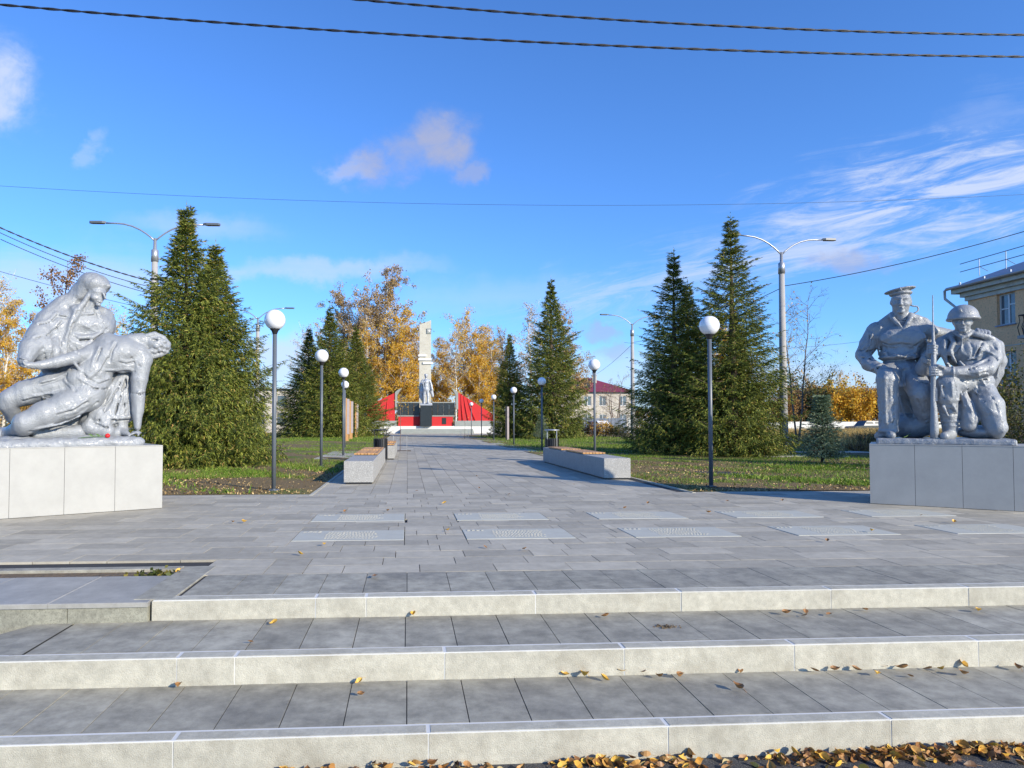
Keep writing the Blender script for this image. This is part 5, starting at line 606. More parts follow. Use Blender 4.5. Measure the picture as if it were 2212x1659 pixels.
def bin_(x, y, label):
    t = tag(empty('litter_bin', (x, y, 0)), label, 'litter bin', 'black litter bins by the benches')
    g = MB(); g.lathe([(.17, .08), (.185, .1), (.185, .66), (.17, .66), (.165, .2)], 24); g.build('liner', M['black'], t, True)
    g = MB()
    for k in range(22):
        a = 2 * math.pi * k / 22; c_, s_ = math.cos(a), math.sin(a); r = .20; d = .02
        g.poly([(r * c_ - d * s_, r * s_ + d * c_, .09), (r * c_ + d * s_, r * s_ - d * c_, .09), (r * c_ + d * s_, r * s_ - d * c_, .69), (r * c_ - d * s_, r * s_ + d * c_, .69)])
        r = .212; g.poly([(r * c_ - d * s_, r * s_ + d * c_, .09), (r * c_ + d * s_, r * s_ - d * c_, .09), (r * c_ + d * s_, r * s_ - d * c_, .69), (r * c_ - d * s_, r * s_ + d * c_, .69)])
    g.build('slat_shell', M['black'], t)
    for k in range(4):
        a = math.pi / 2 * k + .6; g = MB(); g.tube([(.20 * math.cos(a), .20 * math.sin(a), 0), (.20 * math.cos(a), .20 * math.sin(a), .93)], .011, 8); g.build('post', M['galv'] if x > 0 else M['black'], t)
    g = MB(); g.lathe([(.10, .925), (.225, .925), (.23, .94), (.225, .955), (.10, .965), (.09, .945)], 24); g.build('lid', M['galv'] if x > 0 else M['black'], t, True)
bin_(-.80, 20.5, 'black slatted litter bin between the two left benches')
bin_(4.36, 20.35, 'black slatted litter bin with a steel rim at the far end of the right bench')
# ---------------------------------------------------------------- totems
for x, y, h, lb in ((-3.77, 43.9, 2.75, 'nearest of the three slim timber totems on the left lawn'), (-3.92, 48.9, 2.75, 'middle one of the three slim timber totems on the left lawn'), (-4.0, 55.2, 2.75, 'farthest of the three slim timber totems, by the left spruce'), (6.98, 46.8, 2.35, 'slim pale totem beside the lamp on the right lawn')):
    t = tag(empty('totem', (x, y, 0)), lb, 'totem', 'slim totem boards along the alley')
    g = MB(); g.box(-.20, -.05, 0, -.09, .05, h, .005); g.build('timber_post', M['wood'] if x < 0 else M['black'], t)
    g = MB(); g.box(-.086, -.05, .45 if x < 0 else .0, .04, .35, h - .05, .005); g.build('panel', M['totem'], t)
    if x < 0: g = MB(); g.box(-.086, -.05, 0, .02, .05, .445, .005); g.build('foot', M['wood'], t)
# ---------------------------------------------------------------- tall street lights
def light_pole(x, y, h, spread, label, z0=0, bands=False, arms=((-1, 0), (1, 0)), rz=0):
    t = tag(empty('street_light', (x, y, z0), rz), label, 'street light', 'tall concrete street lights')
    g = MB(); g.tube([(0, 0, 0), (0, 0, h)], [.155, .10], 18); g.build('concrete_pole', M['concrete'], t, True)
    g = MB(); g.tube([(0, 0, h - .02), (0, 0, h + .38), (0, 0, h + .42), (0, 0, h + .8)], [.125, .12, .06, .05], 14); g.build('steel_sleeve', M['galv'], t, True)
    if bands:
        g = MB()
        for k in range(5): g.lathe([(.13, h - 1.3 + k * .16), (.15, h - 1.29 + k * .16), (.15, h - 1.25 + k * .16), (.13, h - 1.24 + k * .16)], 14)
        g.build('cable_bands', M['black'], t)
    for sx, dz in arms:
        pts = [(0, 0, h + .7)] + [(sx * spread * f, 0, h + .7 + .75 * (1 - (1 - min(1, f * 1.45)) ** 2.2) * .8 + dz * f) for f in (.08, .16, .26, .4, .55, .7, .85)]
        g = MB(); g.tube(pts, .028, 8); a = g.build('arm', M['galv'], t, True)
        e = Vector(pts[-1]); g = MB(); tilt = .05
        g.prism([(e.x - sx * .02, -.05), (e.x + sx * .1, -.10), (e.x + sx * .5, -.09), (e.x + sx * .56, 0), (e.x + sx * .5, .09), (e.x + sx * .1, .10)][:: 1 if sx < 0 else 1], e.z - .02, e.z + .05)
        g.build('lamp_head', M['pole'], a)
light_pole(-8.73, 24, 6.75, 1.95, 'tall concrete street light with two arms behind the left spruce, carrying the cables', bands=True)
light_pole(14.19, 24.85, 6.85, 1.9, 'tall concrete street light with two arms right of the big spruces', arms=((-1, .15), (1, 0)))
light_pole(14.9, 44.2, 6.95, 1.9, 'farther street light with two arms between the middle and right spruces', arms=((-1, .1), (1, 0)))
light_pole(-9.0, 41.5, 6.7, 1.9, 'distant street light whose arm shows beside the nearest left globe', arms=((-1, 0), (1, .1)))
# ---------------------------------------------------------------- wires
def wire(label, a, b, sag, r, twist=False, n=60, cat='cable', group=None):
    a, b = Vector(a), Vector(b); g = MB(); pts = []
    for i in range(n + 1):
        t = i / n; p = a.lerp(b, t); p.z -= 4 * sag * t * (1 - t); pts.append(p)
    if twist:
        d = (b - a).normalized(); u = d.cross(Vector((0, 0, 1))).normalized(); v = Vector((0, 0, 1))
        m = int((b - a).length / .06); L = (b - a).length
        for ph in (0, math.pi):
            q = []
            for i in range(m + 1):
                t = i / m; p = a.lerp(b, t); p.z -= 4 * sag * t * (1 - t); an = ph + t * L * 2 * math.pi / .52
                q.append(p + (u * math.cos(an) + v * math.sin(an)) * r * .95)
            g.tube(q, r, 5)
    else: g.tube(pts, r, 6)
    return tag(g.build('overhead_cable', M['wire'], None, True), label, cat, 'overhead cables')
wire('thick twisted cable crossing the whole sky, lower of the pair at the top', (-9.4, 9, 6.83), (14, 9, 6.586), .39, .0095, True)
wire('thick twisted cable leaving the top edge, upper of the pair', (-7.0, 9, 7.34), (14, 9, 6.954), .485, .0095, True)
wire('thin faint wire sagging across the middle of the sky', (-16, 20, 8.14), (24, 20, 8.715), .744, .0045)
wire('upper cable from the left edge to the banded street light', (-12.6, 21.6, 7.2), (-8.85, 24, 6.05), .12, .014, True)
wire('middle cable from the left edge to the banded street light', (-12.5, 21.2, 7.0), (-8.85, 24, 5.85), .15, .012)
wire('lower cable from the left edge to the banded street light', (-12.6, 21.8, 6.85), (-8.85, 24, 5.62), .12, .012)
wire('thin wire low at the left edge behind the mother statue', (-15.7, 27.1, 7.0), (-10.5, 34, 6.3), .1, .01)
wire('cable from the right street light up to the right edge', (14.2, 24.85, 6.35), (24, 19.5, 8.7), .35, .014)
wire('cable running back from the right street light to the farther one', (14.2, 24.85, 6.3), (14.9, 44.2, 6.5), .3, .012)
wire('cable beyond the farther street light, over the maroon roof', (14.9, 44.2, 6.4), (21, 76, 6.5), .2, .012)
wire('thin wire between the right street light and the sailor statue', (13, 40, 6.0), (26, 36, 5.8), .5, .008)

# ---------------------------------------------------------------- vegetation builders
def tri_mesh(name, P0, D, Wd, Nrm=None, quads=False):
    """many thin blades: root P0, vector D (length incl.), half width vector Wd"""
    if quads: V = np.stack([P0 - Wd, P0 + Wd, P0 + D + Wd, P0 + D - Wd], 1); k = 4
    else: V = np.stack([P0 - Wd, P0 + Wd, P0 + D], 1); k = 3
    return np_mesh(name, V.reshape(-1, 3), np.arange(len(P0) * k).reshape(-1, k))
def leaf_mesh(name, P, size, rs, aspect=.75):
    """diamond leaves, slightly folded, random orientation"""
    n = len(P); a = rs.normal(size=(n, 3)); a /= np.linalg.norm(a, axis=1)[:, None]; b = np.cross(a, rs.normal(size=(n, 3))); b /= np.linalg.norm(b, axis=1)[:, None]
    s = (size * rs.uniform(.6, 1.25, n))[:, None]; a = a * s; b = b * s * aspect * .5
    V = np.stack([P - a * .5, P + b, P + a * .5, P - b], 1)
    return np_mesh(name, V.reshape(-1, 3), np.arange(n * 4).reshape(-1, 4))
def spruce_meshes(name, H, Rad, seed, dens=1., shape=.85, nd=.085, zlow=.02, per=9, droop=.30, fill=0, spire=.35, fd=.75):
    rs = np.random.RandomState(seed); SP = []; SD = []; tb = MB()
    tb.tube([(0, 0, 0), (.02, .01, H * .5), (0, 0, H * .97)], [.018 * H + .02, .012 * H, .004], 8)
    z = zlow * H; 
    while z < H * .985:
        f = z / H; prof = (1 - f) ** shape * (.86 + .14 * min(1, f / .12)) * min(1, (1 - f) / spire) ** .7
        nb = int(round((6 + 9 * (1 - f)) * dens)); az0 = rs.uniform(0, 6.28)
        for i in range(nb):
            az = az0 + 6.283 * i / nb + rs.uniform(-.25, .25); L = max(.10, Rad * prof * rs.uniform(.62, 1.10) * (1 + .14 * math.sin(az * 2 + z * 1.7) + .10 * math.sin(az * 5 - z * 3.1)) * (1.18 if rs.uniform() < .12 else 1))
            zz = z + rs.uniform(-.5, .5) * .035 * H
            lift = .75 * f ** 1.3 - .02; dr = droop * (1 - f) * rs.uniform(.6, 1.3)
            m = max(3, int(L / .085 * min(1, dens)))
            t = np.linspace(.12, 1, m); ca, sa = math.cos(az), math.sin(az)
            r = L * t; h = zz + L * (lift * t - dr * t * 1.2 + dr * 1.0 * t ** 3)
            C = np.stack([r * ca, r * sa, h], 1)
            if f < .8 and i % 2 == 0: tb.tube([(0, 0, zz), tuple(C[m // 2]), tuple(C[-1])], [.012 + .006 * L, .010, .004], 3, False)
            for sd in (-1, 1):
                tl = np.minimum(.42, (.10 + .42 * L * .45 * (1 - t) ** .7 + .03)) * rs.uniform(.7, 1.3, m)
                ang = az + sd * rs.uniform(.55, 1.05, m)
                d = np.stack([np.cos(ang), np.sin(ang), -.35 * (1 - f) - rs.uniform(0, .55, m) * (1 - f) + .5 * f], 1); d /= np.linalg.norm(d, axis=1)[:, None]
                SP.append(C); SD.append(d * tl[:, None])
            SP.append(C[-1:]); SD.append(np.array([[ca, sa, .25]]) * min(.3, .12 + .1 * L))
        z += .030 * H * (1.0 if f < .75 else .62) * rs.uniform(.8, 1.2) / max(.6, dens) ** .5
    nf = int(fill * H * Rad)
    if nf:
        f = 1 - np.sqrt(rs.uniform(0, 1, nf)); f = np.clip(f + .02, .02, .93); az = rs.uniform(0, 6.283, nf)
        lobes = .93 + .14 * np.sin(az * 2 + f * H * 1.7) + .10 * np.sin(az * 5 - f * H * 3.1) + .07 * np.sin(f * H * 9 + az)
        r = Rad * (1 - f) ** shape * np.minimum(1, (1 - f) / spire) ** .7 * lobes * rs.uniform(.5, .95, nf); Pf = np.stack([r * np.cos(az), r * np.sin(az), f * H], 1)
        a2 = az + rs.normal(size=nf) * .55; d = np.stack([np.cos(a2), np.sin(a2), -fd * (1 - f) + .35 * f + rs.normal(size=nf) * .25], 1); d /= np.linalg.norm(d, axis=1)[:, None]
        SP.append(Pf); SD.append(d * (rs.uniform(.10, .26, nf) * (.6 + .6 * (1 - f)))[:, None] * (Rad / 2) ** .5)
    # leader
    for k in range(12): SP.append(np.array([[0, 0, H * (.93 + .007 * k)]])); a = rs.uniform(0, 6.28); SD.append(np.array([[math.cos(a) * .07, math.sin(a) * .07, .06]]))
    SP.append(np.array([[0, 0, H * .97]])); SD.append(np.array([[0, 0, H * .06]]))
    SP = np.concatenate(SP); SD = np.concatenate(SD); n = len(SP)
    rep = lambda a: np.repeat(a, per, 0)
    P, D = rep(SP), rep(SD); N = len(P); u = np.tile(np.linspace(0, 1, per), n) + rs.uniform(-.06, .06, N)
    Ln = np.linalg.norm(D, axis=1)[:, None] + 1e-6; dn = D / Ln; up = np.array([0, 0, 1.])
    side = np.cross(dn, up); side /= np.linalg.norm(side, axis=1)[:, None] + 1e-6; vert = np.cross(side, dn)
    th = rs.uniform(0, 6.283, N); out = side * np.cos(th)[:, None] + vert * (np.sin(th) * .7 - .25)[:, None]
    nl = (nd * rs.uniform(.7, 1.3, N))[:, None]
    Dn = (dn * .75 + out * .62) * nl; base = P + D * u[:, None]
    wv = np.cross(Dn, rs.normal(size=(N, 3))); wv /= np.linalg.norm(wv, axis=1)[:, None] + 1e-6
    me = tri_mesh(name, base, Dn, wv * nl * .115)
    me2 = bpy.data.meshes.new(name + '_trunk'); me2.from_pydata(tb.v, [], tb.f); me2.update()
    return me, me2
def place_tree(name, meshes, mats, loc, label, cat='tree', group=None, rz=0., s=1., sz=None, names=('crown', 'trunk')):
    t = empty(name, loc, rz); t.scale = (s, s, sz or s); tag(t, label, cat, group)
    for nm, me, m in zip(names, meshes, mats):
        if me is None: continue
        if not me.materials: me.materials.append(m); me.polygons.foreach_set('use_smooth', [nm == 'trunk'] * len(me.polygons))
        o = bpy.data.objects.new(nm, me); COL.objects.link(o); o.parent = t
    return t
SG = 'spruces planted along the alley'; NM = (M['needle'], M['trunk'])
spA = spruce_meshes('spruce_a', 6.9, 2.05, 11, 1.0, .60, nd=.095, per=9, droop=.42, fill=520, spire=.45, fd=1.5)
spB = spruce_meshes('spruce_b', 8.4, 2.15, 23, .95, .80, nd=.095, per=9, droop=.30, fill=260)
spC = spruce_meshes('spruce_c', 10.5, 2.9, 37, .85, .78, nd=.15, per=7, droop=.3, fill=160)
place_tree('spruce_tree', spA, NM, (-5.95, 18.6, -.02), 'tallest dense spruce just right of the mother statue', group=SG)
place_tree('spruce_tree', spA, NM, (-5.42, 19.5, -.02), 'second dense spruce grown together with the tallest left one, towards the lamp', group=SG, rz=2.1, s=.96, sz=.89)
place_tree('spruce_tree', spB, NM, (10.0, 24.9, -.02), 'slim left spruce of the dark right group', group=SG, rz=.7, s=1.0, sz=.90)
place_tree('spruce_tree', spB, NM, (11.25, 26.6, -.02), 'lowest spruce between the two tall ones of the right group', group=SG, rz=3.1, s=.95, sz=.81)
place_tree('spruce_tree', spB, NM, (11.45, 23.3, -.02), 'tallest spruce of the right group, behind the nearest right lamp', group=SG, rz=4.4, s=1.08, sz=1.0)
place_tree('spruce_tree', spA, NM, (12.0, 24.1, -.02), 'broad spruce at the right of the right group, touching the tall street light', group=SG, rz=1.4, s=.60, sz=.72)
place_tree('spruce_tree', spC, NM, (-6.35, 56, -.02), 'taller spruce of the group behind the second left lamp', group=SG, s=1.2, sz=1.0)
place_tree('spruce_tree', spC, NM, (-8.3, 58, -.02), 'spruce at the left edge of the group behind the second left lamp', group=SG, rz=2.4, s=1.1, sz=.86)
place_tree('spruce_tree', spC, NM, (-4.5, 60, -.02), 'right spruce of the left middle group, beside the timber totems', group=SG, rz=4.0, s=1.08, sz=.90)
place_tree('spruce_tree', spC, NM, (10.9, 51, -.02), 'big lone spruce right of the alley behind the third right lamp', group=SG, rz=1.0, s=1.10, sz=1.14)
place_tree('spruce_tree', spC, NM, (7.95, 52.5, -.02), 'smaller spruce left of the big lone one, behind the fourth right lamp', group=SG, rz=5.0, s=.70, sz=.76)
spD = spruce_meshes('spruce_d', 1.85, .62, 5, .8, .9, nd=.06, per=12, zlow=.14, droop=.08, fill=110)
place_tree('young_spruce', spD, (M['needle_blue'], M['trunk']), (11.55, 18.3, 0), 'small blue-green young spruce beside the right pedestal')
place_tree('young_spruce', spD, (M['needle'], M['trunk']), (9.3, 47, 0), 'small young spruce between the two right middle spruces', s=.9)
# ---- broadleaf
def birch_meshes(name, H, spread, seed, nl=5000, ls=.13, cr0=.28, lean=0., nmain=26, twigs=7, fine=3, leafbias=.0, multi=1, up=.9, tr=1.):
    rs = np.random.RandomState(seed); tb = MB(); tips = []; 
    for s in range(multi):
        az = 6.28 * s / multi + .4; off = .12 * s
        top = Vector((math.cos(az) * spread * (.35 if multi > 1 else .05) + lean, math.sin(az) * spread * (.3 if multi > 1 else .05), H * (1 - .08 * s)))
        b = Vector((math.cos(az) * off, math.sin(az) * off, 0)); path = []
        for k in range(9):
            t = k / 8; p = b.lerp(top, t) + Vector((rs.normal() * .012 * H * t, rs.normal() * .012 * H * t, 0)); path.append(p)
        tb.tube(path, [(.0105 * H * (1 - k / 8) ** .8 + .008) * tr for k in range(9)], 7)
        def at(t): k = min(7, int(t * 8)); return path[k].lerp(path[k + 1], t * 8 - k)
        for i in range(nmain):
            t = cr0 + (1 - cr0) * (i + rs.uniform(0, 1)) / nmain; a = rs.uniform(0, 6.283); L = spread * (1.05 - .72 * ((t - cr0) / (1 - cr0)) ** 1.2) * rs.uniform(.55, 1.1)
            o = at(min(.99, t)); el = up * rs.uniform(.6, 1.3); d = Vector((math.cos(a) * math.cos(el), math.sin(a) * math.cos(el), math.sin(el)))
            pts = [o]; 
            for k in range(5): pts.append(pts[-1] + d * L / 5); d = (d + Vector((rs.normal() * .12, rs.normal() * .12, -.02 + rs.normal() * .06))).normalized()
            tb.tube(pts, [.0028 * H * tr * (1 - k / 5.3) for k in range(6)], 4, False)
            for j in range(twigs):
                k = rs.randint(1, 6); p = pts[k]; dd = (d + Vector(rs.normal(size=3)) * .65).normalized(); ll = L * rs.uniform(.2, .42)
                e = p + dd * ll; tb.tube([p, p + dd * ll * .5 + Vector((0, 0, .02)), e], [.0012 * H * tr, .0008 * H * tr, .0004 * H * tr], 3, False); tips.append((p, e))
                for q in range(fine):
                    m = p.lerp(e, rs.uniform(.3, 1)); dd2 = (dd + Vector(rs.normal(size=3)) * .7).normalized(); e2 = m + dd2 * ll * .5
                    tb.tube([m, e2], [.0007 * H * tr, .0002 * H * tr], 3, False); tips.append((m, e2))
    me2 = bpy.data.meshes.new(name + '_limbs'); me2.from_pydata(tb.v, [], tb.f); me2.update(); me = None
    if nl:
        A = np.array([t[0] for t in tips]); B = np.array([t[1] for t in tips]); wgt = np.exp(-leafbias * A[:, 2] / H); wgt *= rs.uniform(0, 1, len(A)) ** 1.6; wgt /= wgt.sum()
        k = rs.choice(len(A), nl, p=wgt); u = rs.uniform(.2, 1.1, nl)[:, None]
        me = leaf_mesh(name, A[k] * (1 - u) + B[k] * u + rs.normal(size=(nl, 3)) * ls * .9, ls, rs)
    return me, me2
BG = 'birches and aspens behind the memorial'
b1 = birch_meshes('birch_a', 18, 7.2, 1, 26000, .20, .12, nmain=46, fine=4, leafbias=2.2, tr=1.25)
b2 = birch_meshes('birch_b', 16, 5.8, 2, 15000, .19, .12, nmain=34, leafbias=3.0, fine=5, tr=1.25)
b3 = birch_meshes('birch_c', 15, 4.2, 3, 3200, .17, .18, nmain=34, leafbias=2.5, fine=5)
def bt(which, x, y, label, s=1., rz=0., m='orange', bark='birch', group=BG, name='birch_tree', sz=None):
    me = which[0]
    if me is not None and me.materials and me.materials[0] != M[m]: me = me.copy(); me.materials.clear()
    return place_tree(name, (me, which[1]), (M[m], M[bark]), (x, y, -.05), label, group=group, rz=rz, s=s, sz=sz)
bt(b1, -3.2, 92, 'tall tan birch left of the obelisk, highest of the autumn trees', 1.13, .3, 'tan')
bt(b1, -.8, 88, 'bright orange birch directly left of the obelisk', .82, 2.0)
bt(b1, -8.6, 95, 'tan birch behind the left spruces', 1.0, 4.0, 'tan')
bt(b2, -5.2, 86, 'orange birch behind the left red wing', .80, 1.0)
bt(b2, .9, 97, 'half-bare birch just left of the obelisk', .80, 3.3)
bt(b1, 4.9, 94, 'yellow birch just right of the obelisk', .66, 5.2)
bt(b3, 6.4, 90, 'nearly bare white-stemmed birch right of the obelisk', .92, .6)
bt(b2, 8.2, 96, 'tall half-bare birch right of the obelisk', 1.0, 2.6)
bt(b1, 9.8, 92, 'orange birch behind the right red wing', .74, 1.9)
bt(b3, 11.6, 94, 'bare grey birch behind the right red wing', .95, 3.9, bark='palebark')
bt(b2, 13.6, 98, 'brownish birch left of the smaller right spruce', .86, .2, 'tan')
bt(b3, 16.5, 90, 'bare birch behind the big lone spruce, left side', 1.12, 2.2, 'tan', bark='palebark')
bt(b2, 21.0, 92, 'brown-leaved birch showing right of the big lone spruce', 1.0, 1.1, 'tan', bark='palebark')
bt(b3, -13.4, 92, 'bare grey tree left of the left spruce group', .92, 5.1, 'tan', bark='palebark')
bt(b1, -5.6, 90, 'broad tan birch in the middle of the left autumn group', .88, 5.6, 'tan')
bt(b1, 2.9, 104, 'low orange birch behind the obelisk', .6, 4.4)
bt(b1, 13, 112, 'orange birch deep behind the right wing', .8, 2.7)
bt(b1, -11, 108, 'orange birch deep behind the left spruces', .7, .9)
LG = 'autumn trees behind the mother statue'
bt(b1, -35.3, 62, 'bright orange birch at the left edge behind the mother statue', .62, 1.5, group=LG)
bt(b3, -38, 66, 'bare white birch at the left edge', .98, 2.9, group=LG)
bt(b3, -36.6, 70, 'bare birch behind the shoulder of the mother statue', .8, .4, group=LG, bark='palebark')
b4 = birch_meshes('aspen', 10.5, 2.6, 9, 1900, .13, .35, nmain=20, lean=.5, leafbias=-.8, tr=.8)
place_tree('aspen_tree', b4, (M['brownleaf'], M['bark']), (-20.2, 40, -.05), 'brown-leaved tree rising above the mother statue under the cables', group=LG)
bt(b2, -26.6, 62, 'yellow birch between the mother statue and the street light', .66, 2.5, group=LG)
bt(b3, -27.0, 66, 'bare birch right of the mother statue head', .74, 1.2, 'orange', 'palebark', group=LG)
bt(b1, -27.2, 70, 'orange birch behind the street light', .52, .2, group=LG)
RG = 'bare trees on the right'
b5 = birch_meshes('bare_tree', 9.5, 3.6, 15, 700, .11, .18, nmain=22, twigs=8, fine=4, leafbias=3.5, multi=2, up=.75, tr=.6)
place_tree('bare_tree', b5, (M['orange'], M['bark']), (18.7, 31.5, -.05), 'bare spreading tree right behind the right street light', group=RG, s=.78)
b6 = birch_meshes('apple_tree', 6.2, 3.0, 19, 160, .10, .12, nmain=12, twigs=9, fine=3, multi=4, up=.6)
place_tree('bare_tree', b6, (M['orange'], M['bark']), (25.6, 82.5, -.05), 'bare many-stemmed tree in front of the maroon-roofed house', group=RG, s=1.15)
for i, (x, y, s, lb) in enumerate(((50, 98, .8, 'orange-tinted tree behind the right street light'), (56, 104, .62, 'thin bare tree left above the yellow bushes'), (63, 108, .64, 'thin bare tree in front of the long grey roof'), (69, 104, .62, 'thin bare tree just left of the sailor statue'), (46, 96, .95, 'tall bare tree beside the broad right spruce'))):
    bt((b3, b3, b3, b3, b2)[i], x, y, lb, s, i * 1.3, 'orange', 'palebark', group=RG, name='bare_tree')
# shrubs
ORD = ('first', 'second', 'third', 'fourth', 'fifth', 'sixth', 'seventh', 'eighth', 'ninth', 'tenth', 'eleventh', 'twelfth', 'thirteenth', 'fourteenth', 'fifteenth')
def shrub_meshes(name, w, h, seed, nl, ls, nst=16):
    rs = np.random.RandomState(seed); tb = MB(); A = []; 
    for i in range(nst):
        a = rs.uniform(0, 6.28); r0 = rs.uniform(0, w * .25); p = Vector((math.cos(a) * r0, math.sin(a) * r0, 0)); t = Vector((math.cos(a) * w * .5 * rs.uniform(.2, 1), math.sin(a) * w * .5 * rs.uniform(.2, 1), h * rs.uniform(.65, 1)))
        tb.tube([p, p.lerp(t, .5) + Vector((0, 0, h * .08)), t], [.012, .008, .003], 4, False)
        for k in range(6): q = p.lerp(t, rs.uniform(.3, 1)); e = q + Vector(rs.normal(size=3)) * w * .14; e.z = max(.05, e.z); tb.tube([q, e], [.005, .002], 3, False); A.append((q, e))
    P0 = np.array([a[0] for a in A]); P1 = np.array([a[1] for a in A]); k = rs.randint(0, len(A), nl); u = rs.uniform(0, 1.2, nl)[:, None]
    P = P0[k] * (1 - u) + P1[k] * u + rs.normal(size=(nl, 3)) * [w * .045, w * .045, h * .05]; P[:, 2] = np.abs(P[:, 2])
    me = leaf_mesh(name, P, ls, rs); me2 = bpy.data.meshes.new(name + '_stems'); me2.from_pydata(tb.v, [], tb.f); me2.update(); return me, me2
s1 = shrub_meshes('shrub_low', 1.1, .75, 1, 1100, .055); s2 = shrub_meshes('shrub_big', 3.0, 3.2, 2, 3800, .16, 26); s3 = shrub_meshes('shrub_hedge', 1.5, 1.0, 3, 900, .06, 34)
def sh(me, x, y, m, label, s=1., rz=0., sz=None, group=None, bark='bark'):
    a = me[0]
    if a.materials and a.materials[0] != M[m]: a = a.copy(); a.materials.clear()
    return place_tree('shrub', (a, me[1]), (M[m], M[bark]), (x, y, -.02), label, 'shrub', group, rz, s, sz, ('foliage', 'stems'))
for i in range(13):
    sh(s1, 13.6 + i * .62 + rng.uniform(-.2, .2), 57 - i * .55, ('orange', 'olive', 'olive', 'brownleaf')[i % 4], 'low %s garden shrub in the row before the grey board fence, %s from the left' % (('yellow', 'green', 'green', 'brown')[i % 4], ORD[i]), 1.5 + rng.uniform(-.3, .3), i, group='low shrubs along the back of the right lawn')
for i in range(15):
    sh(s3, 18.6 + i * 1.05, 27.2 + i * .95 + rng.uniform(-.2, .2), ('brownleaf', 'olive', 'tan')[i % 3], '%s hedge shrub beyond the right lawn, %s from the street light' % (('brown', 'dull green', 'brown')[i % 3], ORD[i]), 1.05 + rng.uniform(-.2, .2), i * 1.1, .55 + rng.uniform(-.2, .3), group='hedge shrubs behind the right lawn')
for i, (x, y, m, s) in enumerate(((52, 92, 'brownleaf', 1.3), (55, 94, 'tan', 1.5), (58, 93, 'olive', 1.5), (61, 94, 'orange', 1.6), (64.5, 93, 'orange', 1.5), (67.5, 94, 'brownleaf', 1.5), (60, 99, 'tan', 1.7), (66, 99, 'orange', 1.6), (50, 97, 'orange', 1.4), (71, 95, 'tan', 1.6))):
    sh(s2, x, y, m, 'large %s autumn bush behind the white fence, %s' % ({'brownleaf': 'brown', 'tan': 'tan', 'olive': 'green', 'orange': 'yellow-orange'}[m], ('at its left end', 'second along', 'third along', 'left of the yellow ones', 'above the parked dark car', 'right of the car', 'in the back row, left', 'in the back row, right', 'behind the street light', 'hidden by the sailor statue')[i]), s * 1.15, i, s * 1.45, group='autumn bushes behind the white fence')
rw = shrub_meshes('rowan', 2.6, 3.0, 8, 5200, .07, 30)
sh(rw, 14.6, 15.6, 'olive', 'dark green bushy rowan at the right edge behind the kneeling soldier', 1.0)
sh(rw, 13.6, 13.9, 'olive', 'dark low shrub hugging the right edge beside the statue base', .62, 2.)
for i in range(7): sh(s2, -36 + i * 2.7, 60 + (i % 3) * 2, ('orange', 'tan')[i % 2], '%s bush low behind the mother statue, %s from the left' % (('orange', 'tan')[i % 2], ORD[i]), .9 + .1 * (i % 3), i, group='autumn bushes behind the left lawn')
# saplings with stakes
def sapling(x, y, h, label, nl):
    t = tag(empty('sapling', (x, y, 0)), label, 'sapling', 'staked saplings in the alley'); rs = np.random.RandomState(int(y))
    g = MB(); g.tube([(0, 0, 0), (.02, 0, h * .6), (0, .02, h)], [.014, .01, .004], 6)
    for k in range(9): z = h * (.55 + .05 * k); a = k * 2.1; g.tube([(0, 0, z), (math.cos(a) * .22, math.sin(a) * .22, z + .22)], [.005, .002], 4)
    g.build('trunk', M['bark'], t, True)
    P = rs.normal(size=(nl, 3)) * [.16, .16, .22] + [0, 0, h * .85]; link_mesh('crown', leaf_mesh('sapling_leaves', P, .06, rs), M['orange'], t)
    for dx in (-.28, .28): g = MB(); g.tube([(dx, 0, 0), (dx, 0, .62)], .012, 6); g.build('stake', M['galv'], t)
    g = MB(); g.box(-.45, -.45, .0, .45, .45, .010); g.build('tree_pit', M['soil'], t)
sapling(-.30, 28.4, 2.4, 'thin staked sapling with a few yellow leaves left in the alley', 90)
sapling(4.2, 49.8, 1.9, 'leafless staked sapling far right in the alley', 6)
# lawn grass, weeds and litter
def inside(n, rs, x0, y0, x1, y1): return np.stack([rs.uniform(x0, x1, n), y0 + (y1 - y0) * rs.uniform(0, 1, n) ** 1.4], 1)
def grass(name, rects, n, L, wd, m, seed, patch, flat=.5, thr=.0, kindcat='grass', label='short green grass'):
    rs = np.random.RandomState(seed); P = []
    for r, q in rects: P.append(inside(int(n * q), rs, *r))
    P = np.concatenate(P); f = np.sin(P[:, 0] * .9 + 1.7 * np.sin(P[:, 1] * .35 + patch)) * np.cos(P[:, 1] * .8 + patch) + .6 * np.sin(P[:, 0] * 2.6 + P[:, 1] * 1.9) + rs.normal(size=len(P)) * .35
    P = P[f > thr]; N = len(P); base = np.column_stack([P, np.full(N, -.012)])
    D = rs.normal(size=(N, 3)) * flat; D[:, 2] = np.abs(D[:, 2]) * .3 + .7; D *= (L * rs.uniform(.5, 1.4, N))[:, None]
    Wv = rs.normal(size=(N, 3)); Wv[:, 2] = 0; Wv /= np.linalg.norm(Wv, axis=1)[:, None] + 1e-6
    return tag(link_mesh(name, tri_mesh(name, base, D, Wv * wd), m), label, kindcat, kind='stuff')
grass('grass', [((-8.5, 14.5, -1.6, 26), 1.), ((-9, 26, -1.6, 48), 1.), ((4.8, 12.6, 15, 24), 1.2), ((4.9, 20, 16, 48), 1.6)], 30000, .085, .008, M['grass'], 2, .4, .5, .15)
grass('grass_far', [((-9, 44, -2, 64), .5), ((6, 26, 17, 60), 1.)], 22000, .12, .016, M['grass'], 5, 1.4, .5, -.9)
grass('weeds', [((-8, 11.3, -1.6, 19), 1.), ((4.9, 11.4, 14, 20), 1.7)], 22000, .07, .020, M['grass'], 9, 2.2, 1.3, .75, label='broad-leaved weeds scattered over the lawns')
